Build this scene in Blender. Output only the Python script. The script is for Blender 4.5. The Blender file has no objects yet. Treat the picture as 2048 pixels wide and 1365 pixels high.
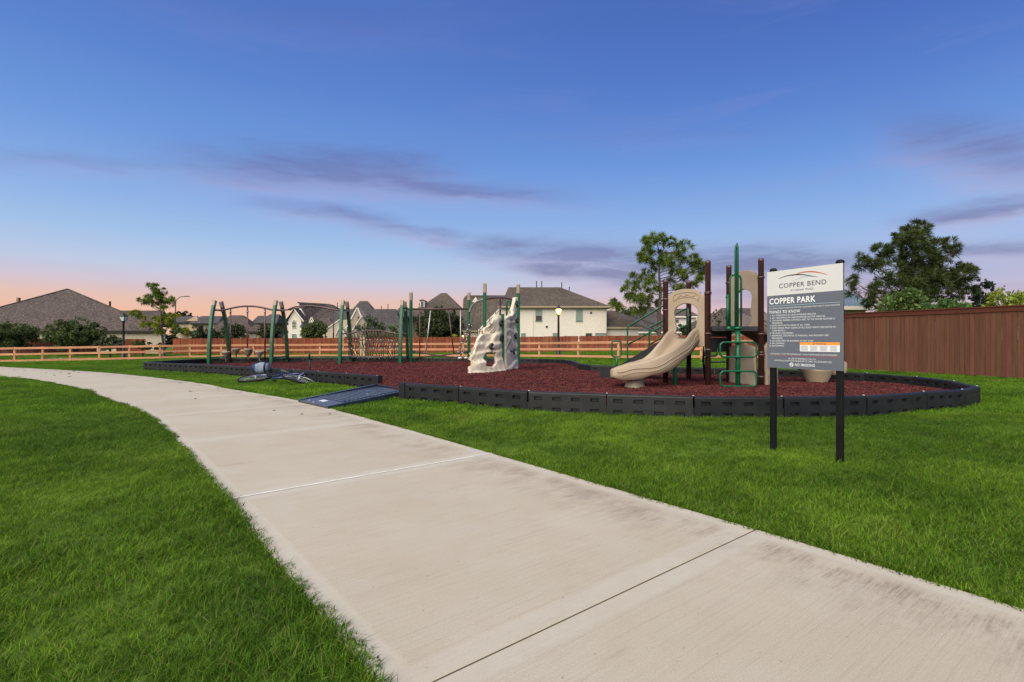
import bpy, bmesh, math, random
import numpy as np
from mathutils import Vector, Matrix, noise as mnoise

rng = np.random.default_rng(7)
random.seed(7)
SC = bpy.context.scene
COL = SC.collection
PI = math.pi

# ------------------------------------------------------------------ camera, world, sun
CAM_H = 1.15
FPX, CX, HY = 1010.0, 1024.0, 680.0           # focal length and horizon of the 2048 px photograph
cam_d = bpy.data.cameras.new('camera')
cam = bpy.data.objects.new('camera', cam_d)
COL.objects.link(cam)
cam_d.sensor_width = 36.0
cam_d.lens = 36.0 * FPX / 2048.0
cam_d.shift_y = -(682.5 - HY) / 2048.0
cam_d.clip_start, cam_d.clip_end = 0.05, 3000.0
cam.location = (0, 0, CAM_H)
cam.rotation_euler = (PI / 2, 0, 0)
SC.camera = cam

SC.view_settings.view_transform = 'Standard'
SC.view_settings.look = 'None'
SC.view_settings.gamma = 1.0
SC.view_settings.exposure = 0.30
SC.view_settings.use_curve_mapping = False
SC.render.engine = 'CYCLES'
SC.cycles.use_denoising = True
SC.cycles.use_adaptive_sampling = False
SC.cycles.max_bounces = 6
SC.cycles.transparent_max_bounces = 6

SUN_EL, SUN_AZ = math.radians(46), math.radians(208)     # behind the camera, to the left, as a bright evening overcast
sun_d = bpy.data.lights.new('sun', 'SUN')
sun = bpy.data.objects.new('sun', sun_d)
COL.objects.link(sun)
sun_d.energy = 4.6
sun_d.angle = math.radians(75)
sun_d.color = (1.0, 0.92, 0.74)
sdir = Vector((math.sin(SUN_AZ) * math.cos(SUN_EL), math.cos(SUN_AZ) * math.cos(SUN_EL), math.sin(SUN_EL)))
sun.rotation_euler = (-sdir).to_track_quat('-Z', 'Y').to_euler()
sun.location = (0, 0, 30)

# node helper ------------------------------------------------------------------
class NT:
    def __init__(s, tree):
        s.t = tree
    def n(s, typ, **kw):
        nd = s.t.nodes.new(typ)
        for k, v in kw.items():
            setattr(nd, k, v)
        return nd
    def link(s, a, b):
        s.t.links.new(a, b)
    def put(s, sock, v):
        if v is None:
            return
        if isinstance(v, bpy.types.NodeSocket):
            s.t.links.new(v, sock)
        else:
            sock.default_value = v
    def m(s, op, a=None, b=None, c=None, clamp=False):
        nd = s.n('ShaderNodeMath', operation=op, use_clamp=clamp)
        for i, v in enumerate((a, b, c)):
            s.put(nd.inputs[i], v)
        return nd.outputs[0]
    def mix(s, f, a, b, blend='MIX'):
        nd = s.n('ShaderNodeMix', data_type='RGBA', blend_type=blend)
        s.put(nd.inputs[0], f)
        for i, v in ((6, a), (7, b)):
            if isinstance(v, tuple) and len(v) == 3:
                v = v + (1,)
            s.put(nd.inputs[i], v)
        return nd.outputs[2]
    def noise(s, vec, scale, detail=4, rough=0.55, dist=0.0):
        nd = s.n('ShaderNodeTexNoise')
        s.put(nd.inputs['Vector'], vec)
        nd.inputs['Scale'].default_value = scale
        nd.inputs['Detail'].default_value = detail
        nd.inputs['Roughness'].default_value = rough
        nd.inputs['Distortion'].default_value = dist
        return nd.outputs['Fac']
    def ramp(s, f, stops, interp='LINEAR'):
        nd = s.n('ShaderNodeValToRGB')
        cr = nd.color_ramp
        cr.interpolation = interp
        while len(cr.elements) < len(stops):
            cr.elements.new(0.5)
        for e, (p, c) in zip(cr.elements, stops):
            e.position = p
            e.color = c + (1,) if len(c) == 3 else c
        s.put(nd.inputs[0], f)
        return nd.outputs[0]
    def maprange(s, v, a, b, c=0.0, d=1.0):
        nd = s.n('ShaderNodeMapRange')
        s.put(nd.inputs[0], v)
        for i, x in enumerate((a, b, c, d)):
            nd.inputs[i + 1].default_value = x
        return nd.outputs[0]
    def mapping(s, vec, scale=(1, 1, 1), rot=(0, 0, 0), loc=(0, 0, 0)):
        nd = s.n('ShaderNodeMapping')
        s.put(nd.inputs[0], vec)
        nd.inputs['Location'].default_value = loc
        nd.inputs['Rotation'].default_value = rot
        nd.inputs['Scale'].default_value = scale
        return nd.outputs[0]

def lin(r, g, b):
    f = lambda c: (c / 255 / 12.92) if c / 255 <= 0.04045 else ((c / 255 + 0.055) / 1.055) ** 2.4
    return (f(r), f(g), f(b))

def make_world():
    w = bpy.data.worlds.new('World')
    SC.world = w
    w.use_nodes = True
    t = w.node_tree
    for nd in list(t.nodes):
        t.nodes.remove(nd)
    k = NT(t)
    tc = k.n('ShaderNodeTexCoord')
    d = tc.outputs['Generated']
    sep = k.n('ShaderNodeSeparateXYZ')
    k.link(d, sep.inputs[0])
    x, y, z = sep.outputs
    az = k.m('ARCTAN2', x, y)                       # 0 ahead, + to the right
    zz = k.m('MAXIMUM', z, 0.0)
    # dusk gradient by height, warm in the west (left), lavender to the east (right)
    west = k.ramp(zz, [(0.0, lin(246, 194, 156)), (0.046, lin(244, 190, 158)), (0.072, lin(233, 194, 180)),
                       (0.096, lin(214, 200, 212)), (0.122, lin(192, 204, 229)), (0.17, lin(163, 194, 233)), (0.23, lin(138, 175, 230)),
                       (0.32, lin(106, 151, 220)), (0.42, lin(84, 128, 207)), (0.52, lin(72, 112, 194)), (1.0, lin(40, 74, 156))])
    east = k.ramp(zz, [(0.0, lin(222, 190, 205)), (0.06, lin(205, 187, 208)), (0.10, lin(178, 184, 216)),
                       (0.15, lin(164, 188, 230)), (0.22, lin(136, 174, 230)), (0.30, lin(102, 148, 220)),
                       (0.38, lin(80, 123, 205)), (0.47, lin(62, 102, 188)), (0.56, lin(50, 86, 172)), (1.0, lin(32, 62, 142))])
    fx = k.m('MULTIPLY_ADD', k.m('SINE', k.m('ADD', az, 0.0)), 0.98, 0.22, clamp=True)
    sky = k.mix(fx, west, east)
    sky = k.mix(0.09, sky, lin(135, 152, 176))
    # streaky evening clouds: elongated banks in azimuth / height, broken up by stretched noise
    comb = k.n('ShaderNodeCombineXYZ')
    k.link(az, comb.inputs[0]); k.link(z, comb.inputs[1])
    warp = k.noise(k.mapping(comb.outputs[0], scale=(5, 22, 1)), 1.0, 4, 0.6)
    n1 = k.noise(k.mapping(comb.outputs[0], scale=(4.5, 34, 1), rot=(0, 0, 0.02)), 1.0, 6, 0.62, 0.4)
    n2 = k.noise(k.mapping(comb.outputs[0], scale=(2.2, 15, 1), loc=(3.1, 1.7, 0)), 1.0, 5, 0.6, 0.5)
    zw = k.m('ADD', z, k.m('MULTIPLY', k.m('SUBTRACT', warp, 0.5), 0.045))
    def pix(px, py):
        a = math.atan2(px - CX, FPX)
        return a, (HY - py) / math.sqrt((HY - py) ** 2 + (px - CX) ** 2 + FPX ** 2)
    total = None
    pinkt = None
    #        px0  py0  px1  py1  thickness strength
    banks = [(300, 322, 640, 330, 0.014, 0.55), (430, 322, 860, 336, 0.030, 1.25), (640, 338, 1080, 392, 0.018, 1.0), (500, 404, 720, 432, 0.013, 0.55),
             (620, 418, 800, 450, 0.014, 0.85), (700, 444, 920, 476, 0.013, 0.85), (0, 318, 420, 332, 0.012, 0.45), (955, 497, 1270, 518, 0.022, 1.4),
             (1030, 528, 1340, 562, 0.017, 1.25), (1180, 515, 1740, 540, 0.030, 1.3), (1830, 436, 2120, 398, 0.013, 1.2),
             (1790, 258, 2150, 318, 0.036, 0.95), (1840, 505, 2150, 500, 0.013, 0.7), (1380, 590, 1760, 580, 0.020, 0.6),
             (350, 8, 950, 30, 0.02, 0.3), (1180, 278, 1500, 264, 0.012, 0.25)]
    for (p0, q0, p1, q1, th, st) in banks:
        a0, z0 = pix(p0, q0); a1, z1 = pix(p1, q1)
        ac, ah = (a0 + a1) / 2, abs(a1 - a0) / 2 * 1.15
        sl = (z1 - z0) / (a1 - a0)
        u = k.m('DIVIDE', k.m('SUBTRACT', az, ac), ah)
        u2 = k.m('POWER', k.m('ABSOLUTE', u), 3.0)
        zl = k.m('MULTIPLY_ADD', k.m('SUBTRACT', az, ac), sl, (z0 + z1) / 2)
        v = k.m('DIVIDE', k.m('SUBTRACT', zw, zl), th)
        # sharper underside, feathered top
        v2 = k.m('MULTIPLY', v, v)
        g = k.m('MULTIPLY', k.m('EXPONENT', k.m('MULTIPLY', k.m('ADD', u2, v2), -1.0)), st)
        total = g if total is None else k.m('MAXIMUM', total, g)
        vp = k.m('ADD', v, 0.9)
        gp = k.m('MULTIPLY', k.m('EXPONENT', k.m('MULTIPLY', k.m('ADD', u2, k.m('MULTIPLY', vp, vp)), -1.0)), st)
        pinkt = gp if pinkt is None else k.m('MAXIMUM', pinkt, gp)
    n3 = k.noise(k.mapping(comb.outputs[0], scale=(9, 60, 1), rot=(0, 0, 0.03), loc=(1.3, 4.4, 0)), 1.0, 6, 0.7, 0.8)
    brk = k.m('MULTIPLY', k.maprange(n1, 0.28, 0.70, 0.5, 1.3), k.maprange(n3, 0.32, 0.68, 0.6, 1.2))
    ahead = k.maprange(y, -0.1, 0.3)
    cl = k.m('MULTIPLY', k.m('MULTIPLY', total, brk), ahead, clamp=True)
    pk = k.m('MULTIPLY', k.m('MULTIPLY', pinkt, brk), ahead, clamp=True)
    # thin veils all round the sky, most near the horizon
    veil = k.m('MULTIPLY', k.maprange(n2, 0.52, 0.76), k.maprange(z, 0.0, 0.6, 0.42, 0.28), clamp=True)
    veil = k.m('MULTIPLY', veil, k.maprange(fx, 0.0, 0.8, 0.35, 1.0))
    sky = k.mix(k.m('MULTIPLY', veil, 0.75), sky, lin(150, 150, 196))
    pinkc = k.ramp(zz, [(0.0, lin(232, 196, 205)), (0.15, lin(208, 190, 215)), (0.35, lin(160, 160, 212)), (0.6, lin(110, 128, 200))])
    sky = k.mix(k.m('MULTIPLY', pk, 0.42), sky, pinkc)
    darkc = k.ramp(zz, [(0.0, lin(160, 145, 180)), (0.12, lin(106, 112, 156)), (0.20, lin(116, 123, 170)), (0.35, lin(98, 114, 174)), (0.6, lin(84, 104, 172))])
    sky = k.mix(k.m('MULTIPLY', cl, 0.72), sky, darkc)
    bg = k.n('ShaderNodeBackground')
    k.link(sky, bg.inputs[0])
    bg.inputs[1].default_value = 0.83
    nis = k.n('ShaderNodeTexSky', sky_type='NISHITA')
    nis.sun_disc = False
    nis.sun_elevation = SUN_EL
    nis.sun_rotation = SUN_AZ
    bg2 = k.n('ShaderNodeBackground')
    k.link(nis.outputs[0], bg2.inputs[0])
    bg2.inputs[1].default_value = 0.002
    add = k.n('ShaderNodeAddShader')
    k.link(bg.outputs[0], add.inputs[0]); k.link(bg2.outputs[0], add.inputs[1])
    out = k.n('ShaderNodeOutputWorld')
    k.link(add.outputs[0], out.inputs[0])
make_world()

# ------------------------------------------------------------------ materials
MATS = {}
def material(name, col, rough=0.6, col2=None, scale=3.0, detail=4, stretch=(1, 1, 1), bump=0.0, bscale=None, metal=0.0,
             spec=0.5, island=0.0, objrand=0.0, coat=0.0, trans=0.0, space='Object', lo=0.35, hi=0.65, bdist=0.01):
    """Principled with a two-tone noise colour, optional relief, per-object and per-piece variation."""
    if spec == 0.5 and rough >= 0.7: spec = 0.15
    m = bpy.data.materials.new(name)
    m.use_nodes = True
    t = m.node_tree
    k = NT(t)
    p = t.nodes['Principled BSDF']
    tc = k.n('ShaderNodeTexCoord')
    if space == 'World':
        g = k.n('ShaderNodeNewGeometry'); vec = g.outputs['Position']
    else:
        vec = tc.outputs[space]
    vec = k.mapping(vec, scale=stretch)
    c = col
    if col2 is not None:
        f = k.maprange(k.noise(vec, scale, detail, 0.6), lo, hi)
        c = k.mix(f, col, col2)
    if objrand or island:
        if objrand:
            oi = k.n('ShaderNodeObjectInfo'); r = oi.outputs['Random']; amt = objrand
        else:
            g2 = k.n('ShaderNodeNewGeometry'); r = g2.outputs['Random Per Island']; amt = island
        hsv = k.n('ShaderNodeHueSaturation')
        k.put(hsv.inputs['Value'], k.maprange(r, 0, 1, 1 - amt, 1 + amt))
        k.put(hsv.inputs['Hue'], k.maprange(k.m('FRACT', k.m('MULTIPLY', r, 7.31)), 0, 1, 0.5 - amt * 0.05, 0.5 + amt * 0.05))
        k.put(hsv.inputs['Color'], c if isinstance(c, bpy.types.NodeSocket) else c + (1,))
        c = hsv.outputs[0]
    k.put(p.inputs['Base Color'], c if isinstance(c, bpy.types.NodeSocket) else c + (1,))
    p.inputs['Roughness'].default_value = rough
    p.inputs['Metallic'].default_value = metal
    p.inputs['Specular IOR Level'].default_value = spec
    p.inputs['Coat Weight'].default_value = coat
    if bump:
        b = k.n('ShaderNodeBump')
        b.inputs['Strength'].default_value = bump
        b.inputs['Distance'].default_value = bdist
        k.link(k.noise(vec, bscale or scale * 6, 4, 0.65), b.inputs['Height'])
        k.link(b.outputs[0], p.inputs['Normal'])
    if trans:
        tr = k.n('ShaderNodeBsdfTranslucent')
        k.put(tr.inputs[0], c if isinstance(c, bpy.types.NodeSocket) else c + (1,))
        mx = k.n('ShaderNodeMixShader')
        mx.inputs[0].default_value = trans
        k.link(p.outputs[0], mx.inputs[1]); k.link(tr.outputs[0], mx.inputs[2])
        k.link(mx.outputs[0], t.nodes['Material Output'].inputs[0])
    MATS[name] = m
    return m

def emission_mat(name, col, strength):
    m = bpy.data.materials.new(name)
    m.use_nodes = True
    p = m.node_tree.nodes['Principled BSDF']
    p.inputs['Base Color'].default_value = col + (1,)
    p.inputs['Emission Color'].default_value = col + (1,)
    p.inputs['Emission Strength'].default_value = strength
    MATS[name] = m
    return m

def brick_mat(name, c1, c2, mortar, bw=0.2, bh=0.067):
    m = bpy.data.materials.new(name)
    m.use_nodes = True
    t = m.node_tree; k = NT(t); p = t.nodes['Principled BSDF']
    g = k.n('ShaderNodeNewGeometry')
    s = k.n('ShaderNodeSeparateXYZ'); k.link(g.outputs['Position'], s.inputs[0])
    cb = k.n('ShaderNodeCombineXYZ')
    k.link(k.m('ADD', s.outputs[0], s.outputs[1]), cb.inputs[0]); k.link(s.outputs[2], cb.inputs[1])
    b = k.n('ShaderNodeTexBrick')
    k.link(cb.outputs[0], b.inputs['Vector'])
    b.inputs['Scale'].default_value = 1.0
    b.inputs['Brick Width'].default_value = bw; b.inputs['Row Height'].default_value = bh
    b.inputs['Mortar Size'].default_value = 0.006
    b.inputs['Color1'].default_value = c1 + (1,); b.inputs['Color2'].default_value = c2 + (1,)
    b.inputs['Mortar'].default_value = mortar + (1,)
    n = k.noise(g.outputs['Position'], 1.3, 5, 0.6)
    c = k.mix(k.maprange(n, 0.35, 0.7), b.outputs['Color'], k.mix(0.5, b.outputs['Color'], c2), 'MIX')
    n3 = k.noise(g.outputs['Position'], 7.0, 3, 0.7)
    hs = k.n('ShaderNodeHueSaturation'); k.put(hs.inputs['Value'], k.maprange(n3, 0.3, 0.7, 0.88, 1.1)); k.link(c, hs.inputs['Color'])
    k.link(hs.outputs[0], p.inputs['Base Color'])
    p.inputs['Roughness'].default_value = 0.85
    bp = k.n('ShaderNodeBump'); bp.inputs['Strength'].default_value = 0.4; bp.inputs['Distance'].default_value = 0.01
    k.link(b.outputs['Fac'], bp.inputs['Height']); bp.invert = True
    k.link(bp.outputs[0], p.inputs['Normal'])
    MATS[name] = m

def roof_mat(name, a, b_, c):
    m = bpy.data.materials.new(name)
    m.use_nodes = True
    t = m.node_tree; k = NT(t); p = t.nodes['Principled BSDF']
    g = k.n('ShaderNodeNewGeometry')
    s = k.n('ShaderNodeSeparateXYZ'); k.link(g.outputs['Position'], s.inputs[0])
    cb = k.n('ShaderNodeCombineXYZ')
    k.link(k.m('ADD', s.outputs[0], k.m('MULTIPLY', s.outputs[1], 0.7)), cb.inputs[0]); k.link(k.m('MULTIPLY', s.outputs[2], 1.8), cb.inputs[1])
    br = k.n('ShaderNodeTexBrick')
    k.link(cb.outputs[0], br.inputs['Vector'])
    br.inputs['Scale'].default_value = 1.0
    br.inputs['Brick Width'].default_value = 0.33; br.inputs['Row Height'].default_value = 0.15
    br.inputs['Mortar Size'].default_value = 0.012
    br.inputs['Color1'].default_value = a + (1,); br.inputs['Color2'].default_value = b_ + (1,); br.inputs['Mortar'].default_value = c + (1,)
    n = k.noise(g.outputs['Position'], 2.6, 4, 0.75)
    col = k.mix(k.maprange(n, 0.36, 0.60, 0, 0.9), br.outputs['Color'], c)
    n5 = k.noise(g.outputs['Position'], 5.5, 3, 0.8)
    col = k.mix(k.maprange(n5, 0.52, 0.66, 0, 0.6), col, tuple(min(1, q * 1.7) for q in a))
    n2 = k.noise(g.outputs['Position'], 0.25, 3, 0.6)
    hs = k.n('ShaderNodeHueSaturation'); k.put(hs.inputs['Value'], k.maprange(n2, 0.3, 0.7, 0.85, 1.12)); k.link(col, hs.inputs['Color'])
    k.link(hs.outputs[0], p.inputs['Base Color'])
    p.inputs['Roughness'].default_value = 0.95
    p.inputs['Specular IOR Level'].default_value = 0.2
    bp = k.n('ShaderNodeBump'); bp.inputs['Strength'].default_value = 0.6; bp.inputs['Distance'].default_value = 0.03
    k.link(br.outputs['Fac'], bp.inputs['Height']); bp.invert = True
    k.link(bp.outputs[0], p.inputs['Normal'])
    MATS[name] = m

def grass_mat(name, soil=False):
    m = bpy.data.materials.new(name)
    m.use_nodes = True
    t = m.node_tree; k = NT(t); p = t.nodes['Principled BSDF']
    g = k.n('ShaderNodeNewGeometry')
    pos = g.outputs['Position']
    big = k.noise(pos, 0.22, 4, 0.6)
    mid = k.noise(pos, 1.1, 4, 0.65)
    a = k.mix(k.maprange(big, 0.34, 0.66), (0.074, 0.166, 0.012), (0.190, 0.330, 0.022))
    a = k.mix(k.maprange(mid, 0.36, 0.66, 0, 0.85), a, (0.036, 0.098, 0.007))  # light and dark patches put the lawn's uneven shading into its colour
    dry = k.noise(k.mapping(pos, loc=(11, 5, 0)), 0.55, 5, 0.7)
    a = k.mix(k.maprange(dry, 0.56, 0.74, 0, 0.45), a, (0.25, 0.30, 0.05))
    if not soil:
        oi = k.n('ShaderNodeObjectInfo')
        r = g.outputs['Random Per Island']
        hs = k.n('ShaderNodeHueSaturation')
        k.put(hs.inputs['Hue'], k.maprange(r, 0, 1, 0.482, 0.512))
        v = k.m('MULTIPLY', k.maprange(k.m('FRACT', k.m('MULTIPLY', r, 13.7)), 0, 1, 0.45, 1.55), k.maprange(oi.outputs['Random'], 0, 1, 0.86, 1.14))
        k.put(hs.inputs['Value'], v)
        k.link(a, hs.inputs['Color'])
        straw = k.m('GREATER_THAN', k.m('FRACT', k.m('MULTIPLY', r, 31.3)), 0.965)
        a = k.mix(k.m('MULTIPLY', straw, 0.6), hs.outputs[0], (0.30, 0.30, 0.10))
        tr = k.n('ShaderNodeBsdfTranslucent')
        k.link(a, tr.inputs[0])
        mx = k.n('ShaderNodeMixShader'); mx.inputs[0].default_value = 0.35
        k.link(p.outputs[0], mx.inputs[1]); k.link(tr.outputs[0], mx.inputs[2])
        k.link(mx.outputs[0], t.nodes['Material Output'].inputs[0])
    else:
        fine = k.noise(pos, 9, 4, 0.7)
        a = k.mix(k.maprange(fine, 0.35, 0.65, 0, 0.5), a, (0.035, 0.06, 0.012))
        a = k.mix(0.35, a, (0.05, 0.055, 0.02))
        bp = k.n('ShaderNodeBump'); bp.inputs['Strength'].default_value = 0.8; bp.inputs['Distance'].default_value = 0.05
        k.link(fine, bp.inputs['Height']); k.link(bp.outputs[0], p.inputs['Normal'])
    k.link(a, p.inputs['Base Color'])
    p.inputs['Roughness'].default_value = 0.65 if not soil else 0.95
    p.inputs['Specular IOR Level'].default_value = 0.10
    MATS[name] = m

def concrete_mat(name):
    """UV: u = metres from the right edge, v = metres along the path; broom strokes run across the path."""
    m = bpy.data.materials.new(name)
    m.use_nodes = True
    t = m.node_tree; k = NT(t); p = t.nodes['Principled BSDF']
    uv = k.n('ShaderNodeUVMap'); uv.uv_map = 'UVMap'
    g = k.n('ShaderNodeNewGeometry'); pos = g.outputs['Position']
    s = k.n('ShaderNodeSeparateXYZ'); k.link(uv.outputs[0], s.inputs[0])
    u, v = s.outputs[0], s.outputs[1]
    base = k.mix(k.maprange(k.noise(pos, 0.9, 5, 0.6), 0.35, 0.65), (0.440, 0.388, 0.298), (0.485, 0.436, 0.348))
    base = k.mix(k.maprange(k.noise(pos, 2.3, 5, 0.65, 0.6), 0.45, 0.7, 0, 0.4), base, (0.44, 0.355, 0.265))
    # pale blotches
    base = k.mix(k.maprange(k.noise(k.mapping(pos, loc=(7, 3, 0)), 1.7, 4, 0.6), 0.52, 0.72, 0, 0.4), base, (0.49, 0.45, 0.39))
    # broom lines
    broom = k.noise(k.mapping(uv.outputs[0], scale=(1.3, 60, 1)), 1.0, 5, 0.8)
    base = k.mix(k.maprange(broom, 0.50, 0.76, 0, 0.36), base, (0.24, 0.20, 0.155))
    # fine sand grain
    grain = k.noise(pos, 150, 4, 0.85)
    base = k.mix(k.maprange(grain, 0.42, 0.75, 0, 0.5), base, (0.22, 0.17, 0.13))
    bits = k.maprange(k.noise(pos, 38, 2, 0.5), 0.735, 0.75, 0, 0.55)
    base = k.mix(bits, base, (0.12, 0.09, 0.065))
    # dirt gathered along the right side of the near slabs, and broken stain streaks
    near = k.m('MULTIPLY', k.maprange(u, 0.11, 0.2), k.maprange(u, 0.75, 0.25), clamp=True)
    st = k.m('MULTIPLY', near, k.maprange(k.noise(k.mapping(uv.outputs[0], scale=(1.6, 3.2, 1)), 1.0, 6, 0.75), 0.44, 0.60), clamp=True)
    stl = k.m('MULTIPLY', st, k.maprange(k.noise(k.mapping(uv.outputs[0], scale=(4, 85, 1)), 1.0, 5, 0.85), 0.42, 0.58, 0.15, 1))
    base = k.mix(k.m('MULTIPLY', stl, 0.85), base, (0.20, 0.15, 0.105))
    spots = k.maprange(k.noise(k.mapping(uv.outputs[0], scale=(0.8, 4.2, 1), loc=(5, 9, 0)), 1.0, 6, 0.72), 0.62, 0.76, 0, 0.42)
    base = k.mix(spots, base, (0.23, 0.175, 0.13))
    # smooth trowelled margin along both edges and beside the joints (vertex attribute)
    at = k.n('ShaderNodeAttribute'); at.attribute_name = 'joint_distance'; at.attribute_type = 'GEOMETRY'
    ed = k.m('MINIMUM', k.m('MINIMUM', u, k.m('SUBTRACT', 2.38, u)), at.outputs['Fac'])
    ed = k.m('ADD', ed, k.m('MULTIPLY', k.m('SUBTRACT', k.noise(pos, 9, 4, 0.7), 0.5), 0.045))
    mg = k.maprange(ed, 0.132, 0.105)
    base = k.mix(k.m('MULTIPLY', mg, 0.42), base, k.mix(k.maprange(k.noise(pos, 6, 4, 0.6), 0.35, 0.65), (0.455, 0.415, 0.345), (0.505, 0.47, 0.405)))
    k.link(base, p.inputs['Base Color'])
    p.inputs['Roughness'].default_value = 0.85
    p.inputs['Specular IOR Level'].default_value = 0.3
    h = k.m('ADD', k.m('MULTIPLY', broom, k.m('SUBTRACT', 1.0, k.m('MULTIPLY', mg, 0.9))), k.m('MULTIPLY', grain, 0.5))
    bp = k.n('ShaderNodeBump'); bp.inputs['Strength'].default_value = 0.45; bp.inputs['Distance'].default_value = 0.006
    k.link(h, bp.inputs['Height']); k.link(bp.outputs[0], p.inputs['Normal'])
    MATS[name] = m

grass_mat('grass'); grass_mat('lawn', soil=True); concrete_mat('concrete')
material('joint_white', (0.74, 0.73, 0.69), 0.7, (0.55, 0.52, 0.46), 8)
material('joint_dark', (0.085, 0.066, 0.043), 0.95, (0.10, 0.075, 0.05), 12)
material('far_concrete', (0.42, 0.36, 0.28), 0.9, (0.50, 0.43, 0.34), 1.0)
material('mulch', (0.085, 0.014, 0.013), 0.9, (0.025, 0.006, 0.006), 26, bump=1.0, bscale=40, bdist=0.03, space='World')
material('mulch_chip', (0.118, 0.025, 0.021), 0.75, (0.048, 0.010, 0.009), 5, island=0.0, objrand=0.6, space='World', spec=0.22)
material('border', (0.006, 0.0065, 0.0075), 0.5, (0.013, 0.0135, 0.015), 5, spec=0.45, bump=0.15, bscale=60, bdist=0.003, objrand=0.15)
material('pin', (0.36, 0.35, 0.34), 0.5)
material('ramp', (0.026, 0.034, 0.050), 0.30, (0.045, 0.056, 0.077), 5, bump=0.1, bscale=60, bdist=0.002)
material('sticker', (0.65, 0.65, 0.63), 0.5)
material('green', (0.003, 0.085, 0.036), 0.33, (0.004, 0.10, 0.044), 4, coat=0.1, spec=0.35)
material('green_shaded', (0.003, 0.042, 0.020), 0.35, (0.004, 0.052, 0.026), 4, coat=0.2)  # shaded copy of the green, for rear legs and bars under the deck
material('cap_tan', (0.27, 0.215, 0.155), 0.55, (0.33, 0.27, 0.20), 6)
material('pipe_brown', (0.052, 0.020, 0.018), 0.38, (0.070, 0.030, 0.026), 3, coat=0.15)
material('post_brown', (0.060, 0.024, 0.021), 0.40, (0.078, 0.033, 0.029), 3, coat=0.15)
material('rope', (0.075, 0.055, 0.045), 0.9, (0.12, 0.09, 0.075), 40)
material('clip', (0.60, 0.58, 0.55), 0.4, metal=0.3)
material('steel', (0.50, 0.50, 0.49), 0.35, metal=0.6)
material('plastic_tan', (0.300, 0.226, 0.152), 0.42, (0.345, 0.265, 0.18), 2.2, bump=0.06, bscale=90, bdist=0.002)
material('rock_cream', (0.71, 0.62, 0.49), 0.7, (0.57, 0.485, 0.375), 3.5, bump=0.3, bscale=18, bdist=0.01)
material('rock_grey', (0.21, 0.175, 0.135), 0.65, (0.27, 0.225, 0.175), 4, bump=0.3, bscale=20, bdist=0.01)
material('hold', (0.016, 0.022, 0.035), 0.5)
material('deck', (0.020, 0.019, 0.021), 0.6, (0.032, 0.030, 0.033), 10, bump=0.3, bscale=60, bdist=0.003)
material('stair_black', (0.012, 0.012, 0.014), 0.55, (0.02, 0.02, 0.023), 8)
material('cedar', (0.56, 0.285, 0.155), 0.8, (0.42, 0.20, 0.105), 2.2, stretch=(1, 7, 7), bump=0.3, bscale=20, objrand=0.14, bdist=0.004)
material('cedar_post', (0.56, 0.29, 0.155), 0.8, (0.43, 0.21, 0.105), 2.2, stretch=(7, 7, 1), bump=0.3, bscale=20, objrand=0.14, bdist=0.004)
material('picket', (0.235, 0.068, 0.034), 0.85, (0.145, 0.040, 0.022), 1.2, stretch=(3, 3, 0.7), island=0.28)
material('picket_shaded', (0.085, 0.032, 0.022), 0.9, (0.055, 0.02, 0.015), 1.5, stretch=(3, 3, 0.7), island=0.3)  # dark brown, deepened in colour for the shadow this fence stands in
material('stain_board', (0.145, 0.060, 0.034), 0.8, (0.095, 0.038, 0.022), 1.5, detail=7, stretch=(11, 11, 0.8), spec=0.25, bump=0.35, bscale=9, objrand=0.13, space='World', bdist=0.004, lo=0.3, hi=0.7)
material('stain_trim', (0.112, 0.035, 0.021), 0.8, (0.082, 0.026, 0.016), 1.5, stretch=(1, 1, 12), bump=0.3, bscale=9, bdist=0.004)
material('black_metal', (0.010, 0.010, 0.011), 0.45, (0.016, 0.016, 0.017), 6)
material('post_black', (0.005, 0.005, 0.006), 0.5, (0.009, 0.009, 0.009), 7, spec=0.2, bump=0.15, bscale=40, bdist=0.003)
material('sign_white', (0.60, 0.595, 0.575), 0.5, (0.63, 0.62, 0.60), 2)
material('sign_grey', (0.110, 0.122, 0.150), 0.5, (0.120, 0.132, 0.160), 2)
material('sign_edge', (0.35, 0.35, 0.36), 0.5)
material('ink_dark', (0.045, 0.055, 0.075), 0.5)
material('ink_white', (0.80, 0.80, 0.80), 0.5)
material('ink_blue', (0.30, 0.45, 0.52), 0.5)
material('ink_red', (0.42, 0.085, 0.055), 0.5)
material('ink_orange', (0.85, 0.31, 0.035), 0.5)
material('ink_rust', (0.47, 0.13, 0.06), 0.5)
material('ink_print', (0.30, 0.30, 0.32), 0.6)
material('lamp_glass', (0.62, 0.68, 0.70), 0.15)
emission_mat('lamp_lit', (1.0, 0.58, 0.16), 1.9)
emission_mat('porch_lit', (1.0, 0.48, 0.14), 3.0)
material('tyre', (0.014, 0.014, 0.015), 0.8)
material('rim', (0.42, 0.42, 0.42), 0.3, metal=0.7)
material('bike_blue', (0.032, 0.050, 0.19), 0.3, coat=0.4)
material('bike_silver', (0.42, 0.45, 0.55), 0.3, metal=0.4)
material('bike_black', (0.012, 0.012, 0.013), 0.5)
material('bag_grey', (0.24, 0.285, 0.36), 0.8, (0.18, 0.22, 0.30), 9, bump=0.4, bscale=12)
material('bag_blue', (0.025, 0.045, 0.13), 0.7)
material('bark_pine', (0.13, 0.095, 0.075), 0.95, (0.075, 0.055, 0.045), 6, stretch=(1, 1, 0.3), bump=0.6, bscale=12, bdist=0.03)
material('bark_oak', (0.10, 0.085, 0.07), 0.95, (0.06, 0.05, 0.042), 6, stretch=(1, 1, 0.3))
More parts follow.
